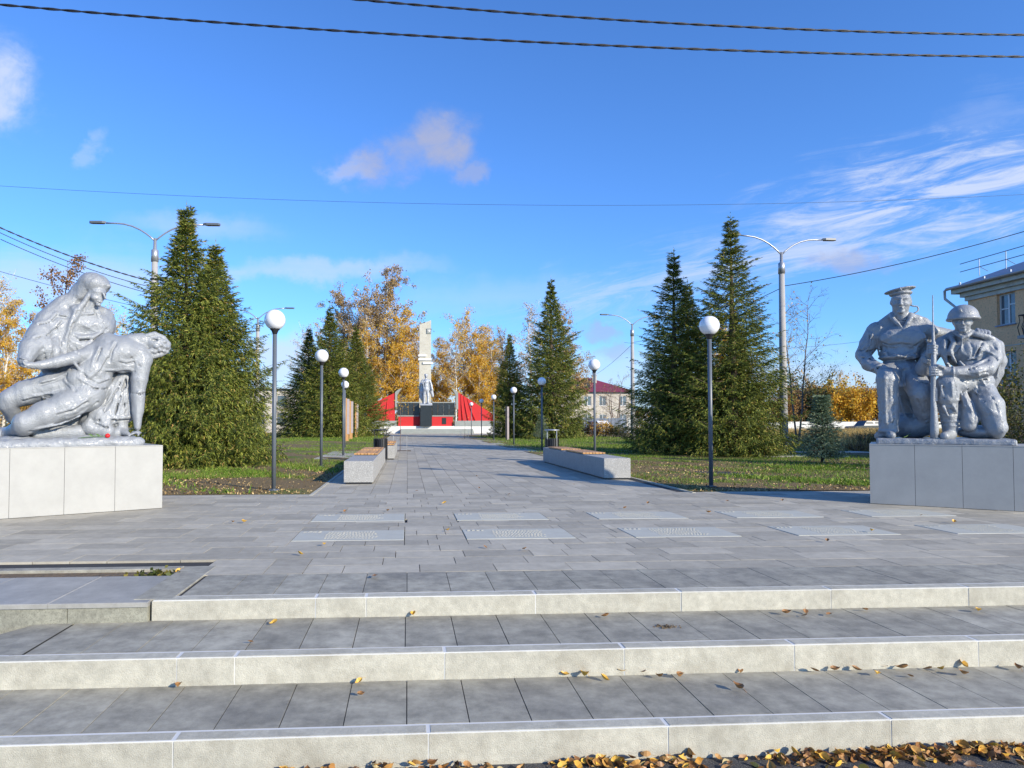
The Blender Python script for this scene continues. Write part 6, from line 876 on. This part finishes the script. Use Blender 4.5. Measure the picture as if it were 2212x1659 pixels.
grass('dry_grass', [((30, 56, 66, 76.5), 1.), ((16, 27, 34, 42), .2)], 42000, .75, .02, M['dry'], 4, .1, .35, -.6, label='tall dry yellow grass beyond the right lawn')
rs = np.random.RandomState(77); P = np.concatenate([inside(5200, rs, -8, 11.2, -1.6, 19), inside(7600, rs, 4.8, 11.2, 14, 20)]); P = np.column_stack([P, rs.uniform(.0, .02, len(P))])
tag(link_mesh('leaf_litter', leaf_mesh('leaf_litter', P, .040, rs), M['litter']), 'small dead leaves and soil crumbs scattered over the bare lawn', 'leaf litter', kind='stuff')
# planter tuft
P = rs.normal(size=(170, 3)) * [.07, .03, .02] + [-1.93, 5.38, .0]; P[:, 2] = np.abs(P[:, 2]) - .03
tag(link_mesh('weeds', leaf_mesh('planter_weeds', P, .05, rs), M['olive']), 'tuft of weeds growing at the end of the planter', 'weeds', kind='stuff')
# distant woods beyond everything
rs = np.random.RandomState(12)
def woods(name, x0, x1, y, h, n, m, label, w_=.10, spread=10):
    xx = rs.uniform(x0, x1, n); hh = h * (.55 + .25 * np.sin(xx * .11) + .2 * np.sin(xx * .37 + 1)) ; z = rs.uniform(0, 1, n) ** .7
    P = np.column_stack([xx, y + rs.uniform(0, spread, n), z * hh]); return tag(link_mesh(name, leaf_mesh(name, P, w_, rs, .5), m), label, 'woods', kind='stuff')
woods('distant_woods', -190, 40, 170, 8, 26000, M['tan'], 'far brown line of woods behind the left side', .8)
woods('distant_woods', 40, 210, 165, 9, 22000, M['brownleaf'], 'far brown line of woods behind the right side', .75)
woods('distant_woods', -190, 210, 190, 6, 16000, M['olive'], 'far dark green line of woods under the brown one', .9)
# ---------------------------------------------------------------- fallen leaves
def leafgeo(mb, p, s, rz, tilt, curl, r_):
    """curled pointed birch leaf with a stalk"""
    m = Matrix.Rotation(rz, 3, 'Z') @ Matrix.Rotation(tilt, 3, 'X') @ Matrix.Rotation(r_.uniform(-.5, .5), 3, 'Y')
    pr = [(-.5, 0), (-.36, .22), (-.1, .34), (.15, .27), (.38, .11), (.55, 0)]; i = len(mb.v)
    for x, wd in pr:
        zc = curl * (x * x) * 1.3
        for sgn in (-1, 0, 1): v = m @ Vector((x * s, sgn * wd * s, (zc + abs(sgn) * curl * wd * 1.2) * s)); mb.v.append(tuple(Vector(p) + v))
    for k in range(5):
        a = i + k * 3; mb.f.append((a, a + 3, a + 4, a + 1)); mb.f.append((a + 1, a + 4, a + 5, a + 2))
    j = len(mb.v); b0 = Vector(p) + m @ Vector((-.5 * s, 0, curl * .3 * s)); b1 = Vector(p) + m @ Vector((-.95 * s, .08 * s, .10 * s)); q = m @ Vector((0, .018 * s, 0))
    mb.v += [tuple(b0 - q), tuple(b0 + q), tuple(b1 + q), tuple(b1 - q)]; mb.f.append((j, j + 1, j + 2, j + 3))
lr = random.Random(5); protos = []
for k in range(6):
    g = MB(); leafgeo(g, (0, 0, .014), .062, 0, lr.uniform(-.4, .4), lr.choice((.35, .7, .9)), lr); me = bpy.data.meshes.new('fallen_leaf'); me.from_pydata(g.v, [], g.f); me.update(); me.materials.append(M['leafy'] if k in (1, 4) else M['leafb']); protos.append((me, 'yellow' if k in (1, 4) else 'brown'))
LEAFPOS=[(-1.225,3.784,-0.276,'low'),(-0.369,3.938,-0.276,'low'),(-0.147,3.938,-0.276,'low'),(-0.262,3.794,-0.276,'low'),(-0.238,3.615,-0.276,'low'),(0.886,3.821,-0.276,'low'),(0.988,3.787,-0.276,'low'),(1.087,3.74,-0.276,'low'),(1.206,3.843,-0.276,'low'),(1.342,3.834,-0.276,'low'),(1.458,3.856,-0.276,'low'),(1.406,3.753,-0.276,'low'),(1.519,3.746,-0.276,'low'),(1.761,3.566,-0.276,'low'),(1.905,3.827,-0.276,'low'),(2.157,3.854,-0.276,'low'),(2.45,3.792,-0.276,'low'),(2.323,3.785,-0.276,'low'),(2.85,3.788,-0.276,'low'),(2.811,3.676,-0.276,'low'),(2.644,3.715,-0.276,'low'),(2.996,3.778,-0.276,'low'),(3.064,3.759,-0.276,'low'),(3.238,3.814,-0.276,'low'),(3.125,3.677,-0.276,'low'),(3.516,3.752,-0.276,'low'),(2.574,3.791,-0.276,'low'),(2.774,3.837,-0.276,'low'),(0.959,3.902,-0.276,'low'),(0.721,3.925,-0.276,'low'),(-0.904,4.048,-0.126,'mid'),(-0.838,4.406,-0.126,'mid'),(0.042,4.534,-0.126,'mid'),(1.297,4.421,-0.126,'mid'),(2.518,4.406,-0.126,'mid'),(2.61,4.357,-0.126,'mid'),(2.788,4.378,-0.126,'mid'),(3.1,4.458,-0.126,'mid'),(3.841,4.387,-0.126,'mid'),(-2.2,4.636,-0.126,'mid'),(-1.76,4.556,-0.126,'mid'),(2.667,4.441,-0.126,'mid'),(-1.993,7.981,0.003,'plaza'),(-1.866,7.973,0.003,'plaza'),(-0.926,6.005,0.003,'plaza'),(0.715,6.248,0.003,'plaza'),(1.056,6.112,0.003,'plaza'),(0.433,7.225,0.003,'plaza'),(-0.797,8.831,0.003,'plaza'),(-0.248,8.887,0.003,'plaza'),(1.257,11.903,0.003,'plaza'),(4.645,9.656,0.003,'plaza'),(5.477,9.661,0.003,'plaza'),(3.813,8.444,0.003,'plaza'),(4.041,6.348,0.003,'plaza'),(6.249,7.448,0.003,'plaza'),(1.489,14.569,0.003,'plaza'),(1.623,10.806,0.003,'plaza'),(0.158,11.49,0.003,'plaza'),(2.906,8.968,0.003,'plaza'),(-0.775,6.462,0.003,'plaza'),(6.347,8.065,0.003,'plaza'),(3.09,12.499,0.003,'plaza'),(0.525,9.641,0.003,'plaza'),(3.397,9.455,0.003,'plaza'),(-0.237,5.098,0.003,'plaza'),(4.864,6.878,0.006,'plaque'),(-1.758,5.399,0.0,'pl')]
U19 = 'first second third fourth fifth sixth seventh eighth ninth tenth eleventh twelfth thirteenth fourteenth fifteenth sixteenth seventeenth eighteenth nineteenth twentieth'.split(); U19 += ['twenty-' + u for u in U19[:9]] + ['thirtieth'] + ['thirty-' + u for u in U19[:9]]
RK = {}
for q in sorted(LEAFPOS): RK[q] = U19[sum(1 for p in LEAFPOS if p[3] == q[3] and p[0] < q[0])]
for (x, y, z, where) in LEAFPOS:
    k = lr.randrange(6) if where != 'plaque' else 1; me, cn = protos[k]; o = bpy.data.objects.new('fallen_leaf', me); COL.objects.link(o); o.location = (x, y, z); o.rotation_euler = (0, 0, lr.uniform(0, 6.28)); s = lr.uniform(.7, 1.15); o.scale = (s, s, s)
    tag(o, {'low': 'dry %s leaf on the lowest tread, RK from the left there', 'mid': 'dry %s leaf on the middle tread, RK from the left there', 'plaza': 'dry %s leaf on the upper paving, RK from the left there', 'plaque': 'bright %s leaf lying on a right-hand plaque', 'pl': 'curled %s leaf at the edge of the planter soil'}[where].replace('RK', RK[(x, y, z, where)]) % cn, 'leaf', 'fallen leaves on the steps and paving')
g = MB(); lr = random.Random(9)
def pile_density(x):
    d = .06
    for c, wd, a in ((-.35, .35, .8), (.05, .28, .9), (.95, .30, .85), (1.3, .14, .7), (1.85, .2, .8), (2.35, .45, 1.5), (2.75, .3, 1.4), (3.3, .3, 1.2)): d += a * math.exp(-((x - c) / wd) ** 2)
    return d * (1 if x > -.7 else 0)
n = 0
while n < 560:
    x = lr.uniform(-.8, 4.6)
    if lr.random() * 2.0 > pile_density(x): continue
    y = 3.17 - abs(lr.gauss(0, .055)) - .012; hgt = max(0, .035 - (3.17 - y) * .35) * min(1, pile_density(x)); leafgeo(g, (x, y, -.425 + lr.uniform(0, hgt)), lr.uniform(.028, .062), lr.uniform(0, 6.28), lr.uniform(-1.3, 1.3), lr.choice((.2, .5, .9)), lr); n += 1
tag(g.build('leaf_pile', M['leafpile']), 'drift of brown and yellow birch leaves along the foot of the lowest step', 'leaf pile', kind='stuff')
g = MB()
for k in range(70): x, y = lr.gauss(1.62, .035), lr.gauss(4.21, .018); g.box(x, y, -.127, x + lr.uniform(.003, .009), y + lr.uniform(.003, .008), -.127 + lr.uniform(.003, .009))
tag(g.build('dirt_clod', M['soil']), 'small heap of dirt crumbs on the middle tread', 'dirt')

# ---------------------------------------------------------------- memorial at the end of the alley
MY = 76.0
t = tag(empty('podium', (-4.9, MY - 1.2, 0)), 'long whitewashed podium under the red and black memorial', 'podium')
g = MB(); g.box(0, 1.2, 0, 15.6, 9, .82, .01); g.build('white_podium', M['whitewash'], t)
g = MB(); g.box(4.2, -.5, 0, 12.2, 1.19, .17, .01); g.box(4.2, .0, .17, 12.2, 1.19, .34, .01); g.box(4.2, .5, .34, 12.2, 1.19, .5, .01); g.build('front_steps', M['greyblock'], t)
def wing(name, label, pts, y, th, m, folds, grey, post):
    t = tag(empty(name, (0, y, 0)), label, 'memorial wall', 'red flag-shaped wings of the memorial')
    g = MB(); n = len(pts); i = 0
    g.v += [(x, 0, z) for x, z in pts] + [(x, th, z) for x, z in pts]
    g.f += [tuple(range(n)), tuple(range(2 * n - 1, n - 1, -1))] + [(k, k + n, (k + 1) % n + n, (k + 1) % n) for k in range(n)]
    g.build('flag_panel', m, t)
    g = MB()
    for a, b in folds: g.tube([(a[0], -.02, a[1]), ((a[0] + b[0]) / 2, -.05, (a[1] + b[1]) / 2), (b[0], -.02, b[1])], [.02, .07, .09], 6)
    g.build('fold', m, t, True)
    g = MB(); g.box(grey[0], -.25, .83, grey[1], th + .2, 1.42, .02); g.build('grey_base', M['greyblock'], t)
    g = MB(); n = len(post); g.v += [(x, -.1, z) for x, z in post] + [(x, th + .1, z) for x, z in post]; g.f += [tuple(range(n)), tuple(range(2 * n - 1, n - 1, -1))] + [(k, k + n, (k + 1) % n + n, (k + 1) % n) for k in range(n)]
    g.build('flagpole_spearhead', M['greyblock'], t)
wing('memorial_wing', 'left red flag-shaped wing, partly hidden by spruce branches', [(-4.6, 1.42), (-1.38, 1.42), (-1.38, 4.56), (-3.3, 3.6), (-4.4, 3.0)], MY + .2, .3, M['red'], [((-2.2, 3.9), (-2.4, 1.5)), ((-2.9, 3.6), (-3.2, 1.5))], (-4.7, -1.2), [(-1.37, 2.7), (-1.15, 2.7), (-1.12, 4.3), (-.62, 5.1), (-1.1, 4.85), (-1.37, 4.6)])
wing('memorial_wing', 'right red flag-shaped wing sloping down behind the far lamps', [(5.7, 1.38), (10.4, 1.38), (10.2, 1.8), (5.7, 4.6)], MY + .2, .3, M['red'], [((6.0, 4.4), (6.2, 1.45)), ((6.3, 4.2), (6.8, 1.45)), ((6.7, 3.9), (7.6, 1.45))], (5.3, 10.5), [(5.69, 2.7), (5.46, 2.7), (5.43, 4.3), (4.95, 5.1), (5.4, 4.85), (5.69, 4.6)])
t = tag(empty('name_wall', (0, MY + .35, 0)), 'black granite wall of name panels between the red wings', 'memorial wall')
for x0, x1, nm in ((-1.15, 1.35, 0), (2.78, 5.32, 1)):
    k = 4; w_ = (x1 - x0) / k
    for i in range(k): g = MB(); g.box(x0 + i * w_ + .015, -.03 * (i % 2), 2.02, x0 + (i + 1) * w_ - .015, .25, 3.42, .01); g.build('name_panel', M['granite_panel'], t)
    g = MB(); g.box(x0, -.06, 3.42, x1, .3, 3.52, .01); g.box(x0, -.10, 1.90, x1, .3, 2.02, .01); g.build('trim', M['greyblock'], t)
g = MB(); g.box(-1.0, -.05, .82, 1.4, .3, 1.90, .01); g.box(2.75, -.05, .82, 5.1, .3, 1.90, .01); g.build('red_base', M['red'], t)
g = MB(); g.box(3.9, -.10, 1.05, 4.35, -.05, 1.75, .01); g.build('plate', M['granite'], t)
t = tag(empty('obelisk', (2.02, MY + 1.3, 0)), 'tall pale stone obelisk with slanted top behind the soldier figure', 'obelisk')
g = MB(); x0, x1, d = -.70, .66, .9
bt_, tp = [(x0, 0), (x1, 0), (x1, d), (x0, d)], None
i = 0; g.v = [(x0 - .02, 0, .8), (x1 + .02, 0, .8), (x1 + .02, d, .8), (x0 - .02, d, .8), (x0 + .05, 0, 12.35), (x1, 0, 12.9), (x1, d, 12.9), (x0 + .05, d, 12.35)]
g.f = [(0, 1, 5, 4), (1, 2, 6, 5), (2, 3, 7, 6), (3, 0, 4, 7), (4, 5, 6, 7)]; g.build('shaft', M['obelisk'], t)
for a, b, z in ((x0 - .10, .12, 8.72), (x0 - .10, x1 + .06, 8.28), (-.28, x1 + .22, 7.86)): g = MB(); g.box(a, -.14, z, b, .4, z + .24, .02); g.build('white_band', M['whitewash'], t)
g = MB(); g.box(.18, -.10, 11.35, x1 + .02, .2, 11.95, .02); g.build('top_relief', M['greyblock'], t)
g = MB(); star(g, .42, -.11, 11.65, .24, .05); g.build('star', M['whitewash'], t)
t = tag(empty('plinth', (2.08, MY - .5, 0)), 'black granite plinth in the middle of the memorial', 'plinth')
g = MB(); g.box(-.64, 0, .83, .64, 1.1, 3.12, .015); g.build('black_block', M['granite'], t); g = MB(); g.box(-.68, -.04, 3.12, .68, 1.14, 3.30, .02); g.build('cap', M['silver_far'], t)
t = tag(empty('statue', (2.08, MY, 3.3)), 'grey soldier figure standing on the black plinth before the obelisk', 'statue')
SOL = [('c', .05, [(-.20, .0, .12, .14), (-.20, 0, .85, .15), (-.14, 0, 1.65, .22)]), ('c', .05, [(.22, -.1, .12, .14), (.22, -.05, .85, .15), (.12, 0, 1.65, .22)]), ('c', .02, [(-.20, 0, .07, .10), (-.24, -.26, .07, .09)]), ('c', .02, [(.22, -.1, .07, .10), (.26, -.36, .07, .09)]),
       ('c', .1, [(0, 0, 1.65, .30), (0, 0, 2.1, .28), (0, 0, 2.45, .33)]), ('c', .06, [(-.36, 0, 2.62, .13), (0, 0, 2.68, .14), (.36, 0, 2.62, .13)]), ('c', .03, [(0, 0, 2.65, .11), (0, 0, 2.95, .10)]), ('e', .02, (0, -.02, 3.12), (.17, .19, .22), 0), ('e', .01, (0, 0, 3.24), (.21, .23, .14), 0), ('c', .01, [(0, -.20, 3.13, .02), (0, -.23, 3.06, .03)]),
       ('c', .04, [(-.42, 0, 2.58, .13), (-.62, -.05, 2.15, .11), (-.40, -.35, 2.25, .09), (-.22, -.42, 2.45, .08)]), ('c', .04, [(.42, 0, 2.58, .13), (.60, 0, 2.1, .11), (.68, -.1, 1.6, .09)]), ('c', .02, [(-.25, -.45, 1.7, .04), (-.42, -.4, 3.0, .035)]),
       ('c', .1, [(.30, .25, 2.5, .2), (.55, .3, 1.6, .25), (.75, .3, .9, .15)]), ('c', .1, [(-.3, .25, 2.4, .18), (-.45, .3, 1.4, .2), (-.55, .3, .6, .12)]), ('c', .05, [(-.6, .1, .03, .1), (.6, .1, .03, .1)])]
link_mesh('soldier_body', sdf_mesh('soldier_body', SOL, .03, .008, 11), M['silver_far'], t, True)
# ---------------------------------------------------------------- apartment building on the right
AX = 24.5
t = tag(empty('apartment_building', (AX, 28.15, 0)), 'ochre stucco apartment building at the right edge with a grey metal roof', 'building')
def holes(g, y0, y1, z0, z1, wins, x=0.):
    ys = sorted({y0, y1, *[a for w_ in wins for a in w_[:2]]}); zs = sorted({z0, z1, *[a for w_ in wins for a in w_[2:]]})
    for a, b in zip(ys, ys[1:]):
        for c, d in zip(zs, zs[1:]):
            if any(w_[0] <= a and b <= w_[1] and w_[2] <= c and d <= w_[3] for w_ in wins): continue
            g.quad((x, b, c), (x, a, c), (x, a, d), (x, b, d))
wins = []
for k in range(5):
    ya = -1.46 - k * 3.3
    for z in (-.05 + .9, 2.68, 5.2)[1:]: wins.append((ya - .85 + .0, ya, z, z + (1.28 if z > 4 else 1.42)))
g = MB(); holes(g, -16.5, 0, 0, 6.65, wins); g.quad((0, 0, 0), (11, 0, 0), (11, 0, 6.65), (0, 0, 6.65)); g.quad((11, 0, 0), (11, -16.5, 0), (11, -16.5, 6.65), (11, 0, 6.65)); g.quad((11, -16.5, 0), (0, -16.5, 0), (0, -16.5, 6.65), (11, -16.5, 6.65))
for a, b, c, d in wins:
    g.quad((0, a, c), (.2, a, c), (.2, a, d), (0, a, d)); g.quad((.2, b, c), (0, b, c), (0, b, d), (.2, b, d)); g.quad((0, a, d), (.2, a, d), (.2, b, d), (0, b, d)); g.quad((.2, a, c), (0, a, c), (0, b, c), (.2, b, c))
g.build('wall', M['stucco'], t)
g = MB(); g.box(-.012, -16.4, 4.30, 0.0, 0.0, 4.34); g.build('string_course', M['cream'], t)
for a, b, c, d in wins:
    f = MB(); th = .05; m_ = (a + b) / 2
    f.box(.13, a, c, .19, a + th, d); f.box(.13, b - th, c, .19, b, d); f.box(.13, a + th, c, .19, b - th, c + th); f.box(.13, a + th, d - th, .19, b - th, d); f.box(.132, m_ - .035, c + th, .188, m_ + .035, d - th)
    f.box(.134, a + th, c + (d - c) * .62, .186, m_ - .035, c + (d - c) * .62 + .05); f.box(.134, m_ + .035, c + (d - c) * .5, .186, b - th, c + (d - c) * .5 + .05)
    w_ = f.build('window', M['whiteframe'], t)
    p = MB(); p.quad((.165, b, c), (.165, a, c), (.165, a, d), (.165, b, d)); p.build('pane', M['glass'], w_)
    q = MB(); q.quad((.22, b - .02, c), (.22, b - .40, c), (.22, b - .40, d), (.22, b - .02, d)); q.quad((.22, a + .3, c), (.22, a + .02, c), (.22, a + .02, d), (.22, a + .3, d)); q.build('curtain', M['curtain'], w_)
    s = MB(); s.box(-.07, a - .05, c - .05, .13, b + .05, c - .0, .004); s.build('sill', M['roofmetal'], w_)
g = MB()
for x, z0, z1 in ((-.08, 6.50, 6.68), (-.20, 6.68, 6.86), (-.42, 6.86, 7.10)): g.box(x, -16.6, z0, 11.4, -x, z1, .01)
g.build('cornice', M['cream'], t)
rf = MB(); e = .50; z0 = 7.14
c_ = [(-e, e), (11 + e, e), (11 + e, -17), (-e, -17)]; r1, r2 = (5.5, -5.0), (5.5, -11.5); zr = 9.7
A, B, C_, D_ = [(x, y, z0) for x, y in c_]; R1, R2 = (*r1, zr), (*r2, zr)
rf.poly([A, B, R1]); rf.poly([B, C_, R2, R1]); rf.poly([C_, D_, R2]); rf.poly([D_, A, R1, R2]); rf.poly([D_, C_, B, A])
rfo = rf.build('roof', M['roofmetal'], t)
g = MB(); g.tube([(-e - .05, -17, z0 - .02), (-e - .05, e, z0 - .04)], .07, 8); g.tube([(-e - .05, e, z0 - .04), (-e - .05, e + .12, z0 - .1), (-e - .05, e + .1, z0 - .45), (-.12, .15, 6.0), (-.12, .12, .3)], .055, 8); g.build('gutter_downpipe', M['galv'], t, True)
g = MB()
for k in range(13): y = -.8 - k * 1.3; g.tube([(-.15, y, z0 + .3), (-.15, y, z0 + 1.05)], .018, 5); g.tube([(-.15, y, z0 + .7), (.25, y, z0 + .5)], .012, 5)
for z in (.68, 1.03): g.tube([(-.15, .2, z0 + z), (-.15, -16.6, z0 + z)], .018, 5)
g.build('roof_railing', M['roofmetal'], t)
g = MB()
for k in range(14): g.box(-.44, e - .6 - k * 1.25, z0 - .0, -.38, e - .55 - k * 1.25, z0 + .16)
g.build('snow_guard', M['roofmetal'], t)
bl = MB(); y0, y1 = -5.4, -3.32
bl.box(-.9, y0, 4.42, 0, y1, 4.54); b_ = bl.build('balcony', M['concrete'], t); g = MB()
for k in range(12): yk = y0 + .05 + k * (y1 - y0 - .1) / 11; g.tube([(-.85, yk, 4.54), (-.93, yk, 4.85), (-.83, yk, 5.1), (-.87, yk, 5.32)], .014, 5)
for k in range(5): xk = -.85 + k * .22; g.tube([(xk, y1 - .05, 4.54), (xk, y1 + .03, 4.85), (xk, y1 - .07, 5.1), (xk, y1 - .03, 5.32)], .014, 5)
g.tube([(-.86, y0, 5.32), (-.86, y1 - .04, 5.32), (0, y1 - .04, 5.32)], .025, 6); g.build('railing', M['black'], b_)
# ---------------------------------------------------------------- house with maroon roof, far right of centre
t = tag(empty('house', (25.5, 98, 0)), 'two-storey pale brick house with a maroon hipped roof and chimney', 'house')
W_, Dp = 7.6, 9.0; wn = []
for x in (.35, 2.6, 5.6): 
    for z in (1.0, 3.7): wn.append((x - .1, x + 1.0, z, z + 1.45))
def wallx(g, x0, x1, z0, z1, ws, y=0.):
    xs = sorted({x0, x1, *[a for w_ in ws for a in w_[:2]]}); zs = sorted({z0, z1, *[a for w_ in ws for a in w_[2:]]})
    for a, b in zip(xs, xs[1:]):
        for c, d in zip(zs, zs[1:]):
            if any(w_[0] <= a and b <= w_[1] and w_[2] <= c and d <= w_[3] for w_ in ws): continue
            g.quad((a, y, c), (b, y, c), (b, y, d), (a, y, d))
g = MB(); wallx(g, -4, W_, 0, 5.7, wn); g.quad((W_, 0, 0), (W_, Dp, 0), (W_, Dp, 5.7), (W_, 0, 5.7)); g.quad((W_, Dp, 0), (-4, Dp, 0), (-4, Dp, 5.7), (W_, Dp, 5.7)); g.quad((-4, Dp, 0), (-4, 0, 0), (-4, 0, 5.7), (-4, Dp, 5.7)); g.build('wall', M['wallgrey'], t)
for a, b, c, d in wn:
    f = MB(); f.box(a, .06, c, a + .08, .12, d); f.box(b - .08, .06, c, b, .12, d); f.box(a + .08, .06, c, b - .08, .12, c + .08); f.box(a + .08, .06, d - .08, b - .08, .12, d); f.box((a + b) / 2 - .04, .062, c + .08, (a + b) / 2 + .04, .118, d - .08); w_ = f.build('window', M['whiteframe'], t)
    p = MB(); p.quad((a, .10, c), (b, .10, c), (b, .10, d), (a, .10, d)); p.build('pane', M['glass'], w_)
g = MB(); e = .5; A, B, C_, D_ = (-4 - e, -e, 5.72), (W_ + e, -e, 5.72), (W_ + e, Dp + e, 5.72), (-4 - e, Dp + e, 5.72); R1, R2 = (.2, Dp / 2, 8.1), (2.2, Dp / 2, 8.1)
g.poly([A, B, R2, R1]); g.poly([B, C_, R2]); g.poly([C_, D_, R1, R2]); g.poly([D_, A, R1]); g.poly([D_, C_, B, A]); rf = g.build('roof', M['maroon'], t)
g = MB(); g.box(2.3, 2.6, 6.6, 2.9, 3.2, 8.3); g.build('chimney', M['obelisk'], rf); g = MB(); g.box(2.2, 2.5, 8.3, 3.0, 3.3, 8.42); g.box(2.35, 2.65, 8.42, 2.85, 3.15, 8.9); g.build('chimney_cowl', M['galv'], rf)
g = MB(); g.prism([(.2, .8), (1.4, .8), (1.4, 3.0), (.2, 3.0)], 6.4, 7.35); g.build('dormer', M['black'], rf)
# fences
def fence(label, a, b, h, m, bw, y_off=0., wavy=False, names='fence', group=None):
    t = tag(empty('board_fence', (a[0], a[1], 0), math.atan2(b[1] - a[1], b[0] - a[0])), label, 'fence'); L = math.hypot(b[0] - a[0], b[1] - a[1]); g = MB(); n = int(L / bw); r_ = random.Random(int(L * 10))
    for k in range(n): g.box(k * bw + .006, r_.uniform(-.01, .01), 0, (k + 1) * bw - .006, .03, h + r_.uniform(-.03, .03) * (1 if bw < .5 else .2))
    g.build('boards', m, t); g = MB(); k = 0
    while k < L: g.box(k, .035, 0, k + .1, .14, h + .05); k += 2.5
    g.build('posts', m, t); return t
fence('weathered dark grey board fence before the maroon-roofed house', (16, 80.2), (26.2, 79.6), 1.75, M['fencegrey'], .16)
fence('white painted board fence right of the grey one', (26.3, 79.6), (36, 79), 1.75, M['fencewhite'], .32)
fence('long white panel fence behind the dry grass on the right', (38, 79), (75, 84), 1.32, M['fencewhite'], 1.6)
fence('low dark board fence at the left edge behind the mother statue', (-60, 58), (-18, 60), .8, M['fencegrey'], .2)
# other far buildings
def far_house(label, x, y, w_, d_, h, m, rm, roofh=.25, nw=0):
    t = tag(empty('building', (x, y, 0)), label, 'building'); ws = [(1 + k * 2.6, 2.1 + k * 2.6, h * f, h * f + 1.3) for k in range(nw) for f in (.2, .6)]
    g = MB(); wallx(g, 0, w_, 0, h, ws); g.quad((w_, 0, 0), (w_, d_, 0), (w_, d_, h), (w_, 0, h)); g.quad((0, d_, 0), (0, 0, 0), (0, 0, h), (0, d_, h)); g.quad((w_, d_, 0), (0, d_, 0), (0, d_, h), (w_, d_, h)); g.poly([(w_, -.0, h), (w_, d_, h), (w_, d_ / 2, h + roofh)]); g.poly([(0, d_, h), (0, 0, h), (0, d_ / 2, h + roofh)]); g.build('wall', m, t)
    for a, b, c, d in ws: p = MB(); p.quad((a, .1, c), (b, .1, c), (b, .1, d), (a, .1, d)); p.build('window', M['glass'], t)
    g = MB(); g.poly([(-.4, -.4, h), (w_ + .4, -.4, h), (w_ + .4, d_ / 2, h + roofh), (-.4, d_ / 2, h + roofh)]); g.poly([(-.4, d_ / 2, h + roofh), (w_ + .4, d_ / 2, h + roofh), (w_ + .4, d_ + .4, h), (-.4, d_ + .4, h)]); g.poly([(-.4, d_ + .4, h - .02), (w_ + .4, d_ + .4, h - .02), (w_ + .4, -.4, h - .02), (-.4, -.4, h - .02)]); g.build('roof', rm, t)
far_house('beige two-storey building glimpsed between the left spruces', -22, 84, 12, 9, 5.3, M['wallgrey'], M['greyblock'], .3, 4)
far_house('low house with orange-red roof hidden behind the right spruces', 38, 96, 10, 8, 6.2, M['wallgrey'], M['maroon'], 1.6, 3)
far_house('long grey-roofed building beyond the yellow bushes', 79, 118, 14, 12, 6.9, M['greyblock'], M['greyblock'], 1.0, 4)
# road sign
t = tag(empty('road_sign', (26.5, 73, 0)), 'yellow and white diamond priority road sign by the white fence', 'sign')
g = MB(); g.tube([(0, 0, 0), (0, 0, 2.5)], .035, 8); g.build('post', M['galv'], t); g = MB(); r = .62; z = 2.0
g.v = [(0, -.05, z - r), (r, -.05, z), (0, -.05, z + r), (-r, -.05, z), (0, -.02, z - r), (r, -.02, z), (0, -.02, z + r), (-r, -.02, z)]; g.f = [(0, 1, 2, 3), (7, 6, 5, 4), (0, 4, 5, 1), (1, 5, 6, 2), (2, 6, 7, 3), (3, 7, 4, 0)]; p = g.build('plate', M['whiteframe'], t)
g = MB(); r = .40; g.poly([(0, -.053, z - r), (r, -.053, z), (0, -.053, z + r), (-r, -.053, z)]); g.build('yellow_centre', M['yellow'], p)
# cars
def car(label, x, y, rz, m, L=4.2, h=1.42):
    t = tag(empty('parked_car', (x, y, 0), rz), label, 'car', 'parked cars far behind'); w2 = .82
    prof = [(-.5, .32), (.5, .32), (.5, .62), (.46, .78), (.20, .86), (-.47, .88), (-.5, .7)]; top = [(.20, .86), (.08, h), (-.34, h), (-.47, .88)]
    def ext(pr, w_, tw): 
        g = MB(); n = len(pr); g.v = [(px * L, -w_ * (tw if pz > 1 else 1), pz) for px, pz in pr] + [(px * L, w_ * (tw if pz > 1 else 1), pz) for px, pz in pr]; g.f = [tuple(range(n)), tuple(range(2 * n - 1, n - 1, -1))] + [(k, k + n, (k + 1) % n + n, (k + 1) % n) for k in range(n)]; return g
    b = ext(prof, w2, 1); b.build('body', m, t); ext([(px * 1.0, pz) for px, pz in top], w2 * .96, .86).build('cabin', m, t)
    g = MB()
    for s in (-1, 1):
        for a, b_ in ((-.42, -.16), (-.14, .13)): yv = s * w2 * .935; g.quad((a * L, yv, .93), (b_ * L, yv, .93), ((b_ - .02) * L, yv * .93, h - .09), ((a + .05) * L, yv * .93, h - .09))
    g.build('side_windows', M['carglass'], t)
    for px in (-.32, .31):
        for s in (-1, 1):
            g = MB(); g.tube([(px * L, s * (w2 - .12), .31), (px * L, s * (w2 + .02), .31)], .31, 16); g.build('wheel', M['rubber'], t)
car('old dark estate car parked before the long white fence', 54.3, 77.6, 3.25, M['carpaint'])
car('white car half hidden behind the big lone spruce', 21.2, 76, 1.9, M['carwhite'])
# ground floodlights on the left lawn
for x, y, lb in ((-5.1, 18.2, 'small black ground spotlight nearer the lamp on the left lawn'), (-6.1, 16.9, 'small black ground spotlight nearer the left pedestal')):
    t = tag(empty('ground_spotlight', (x, y, 0), .6), lb, 'spotlight', 'black ground spotlights before the left spruces'); g = MB(); g.tube([(0, 0, 0), (0, 0, .1)], .012, 6); g.build('spike', M['black'], t); g = MB(); g.lathe([(.035, .08), (.06, .12), (.065, .2), (.05, .2)], 12); g.build('head', M['black'], t, True)
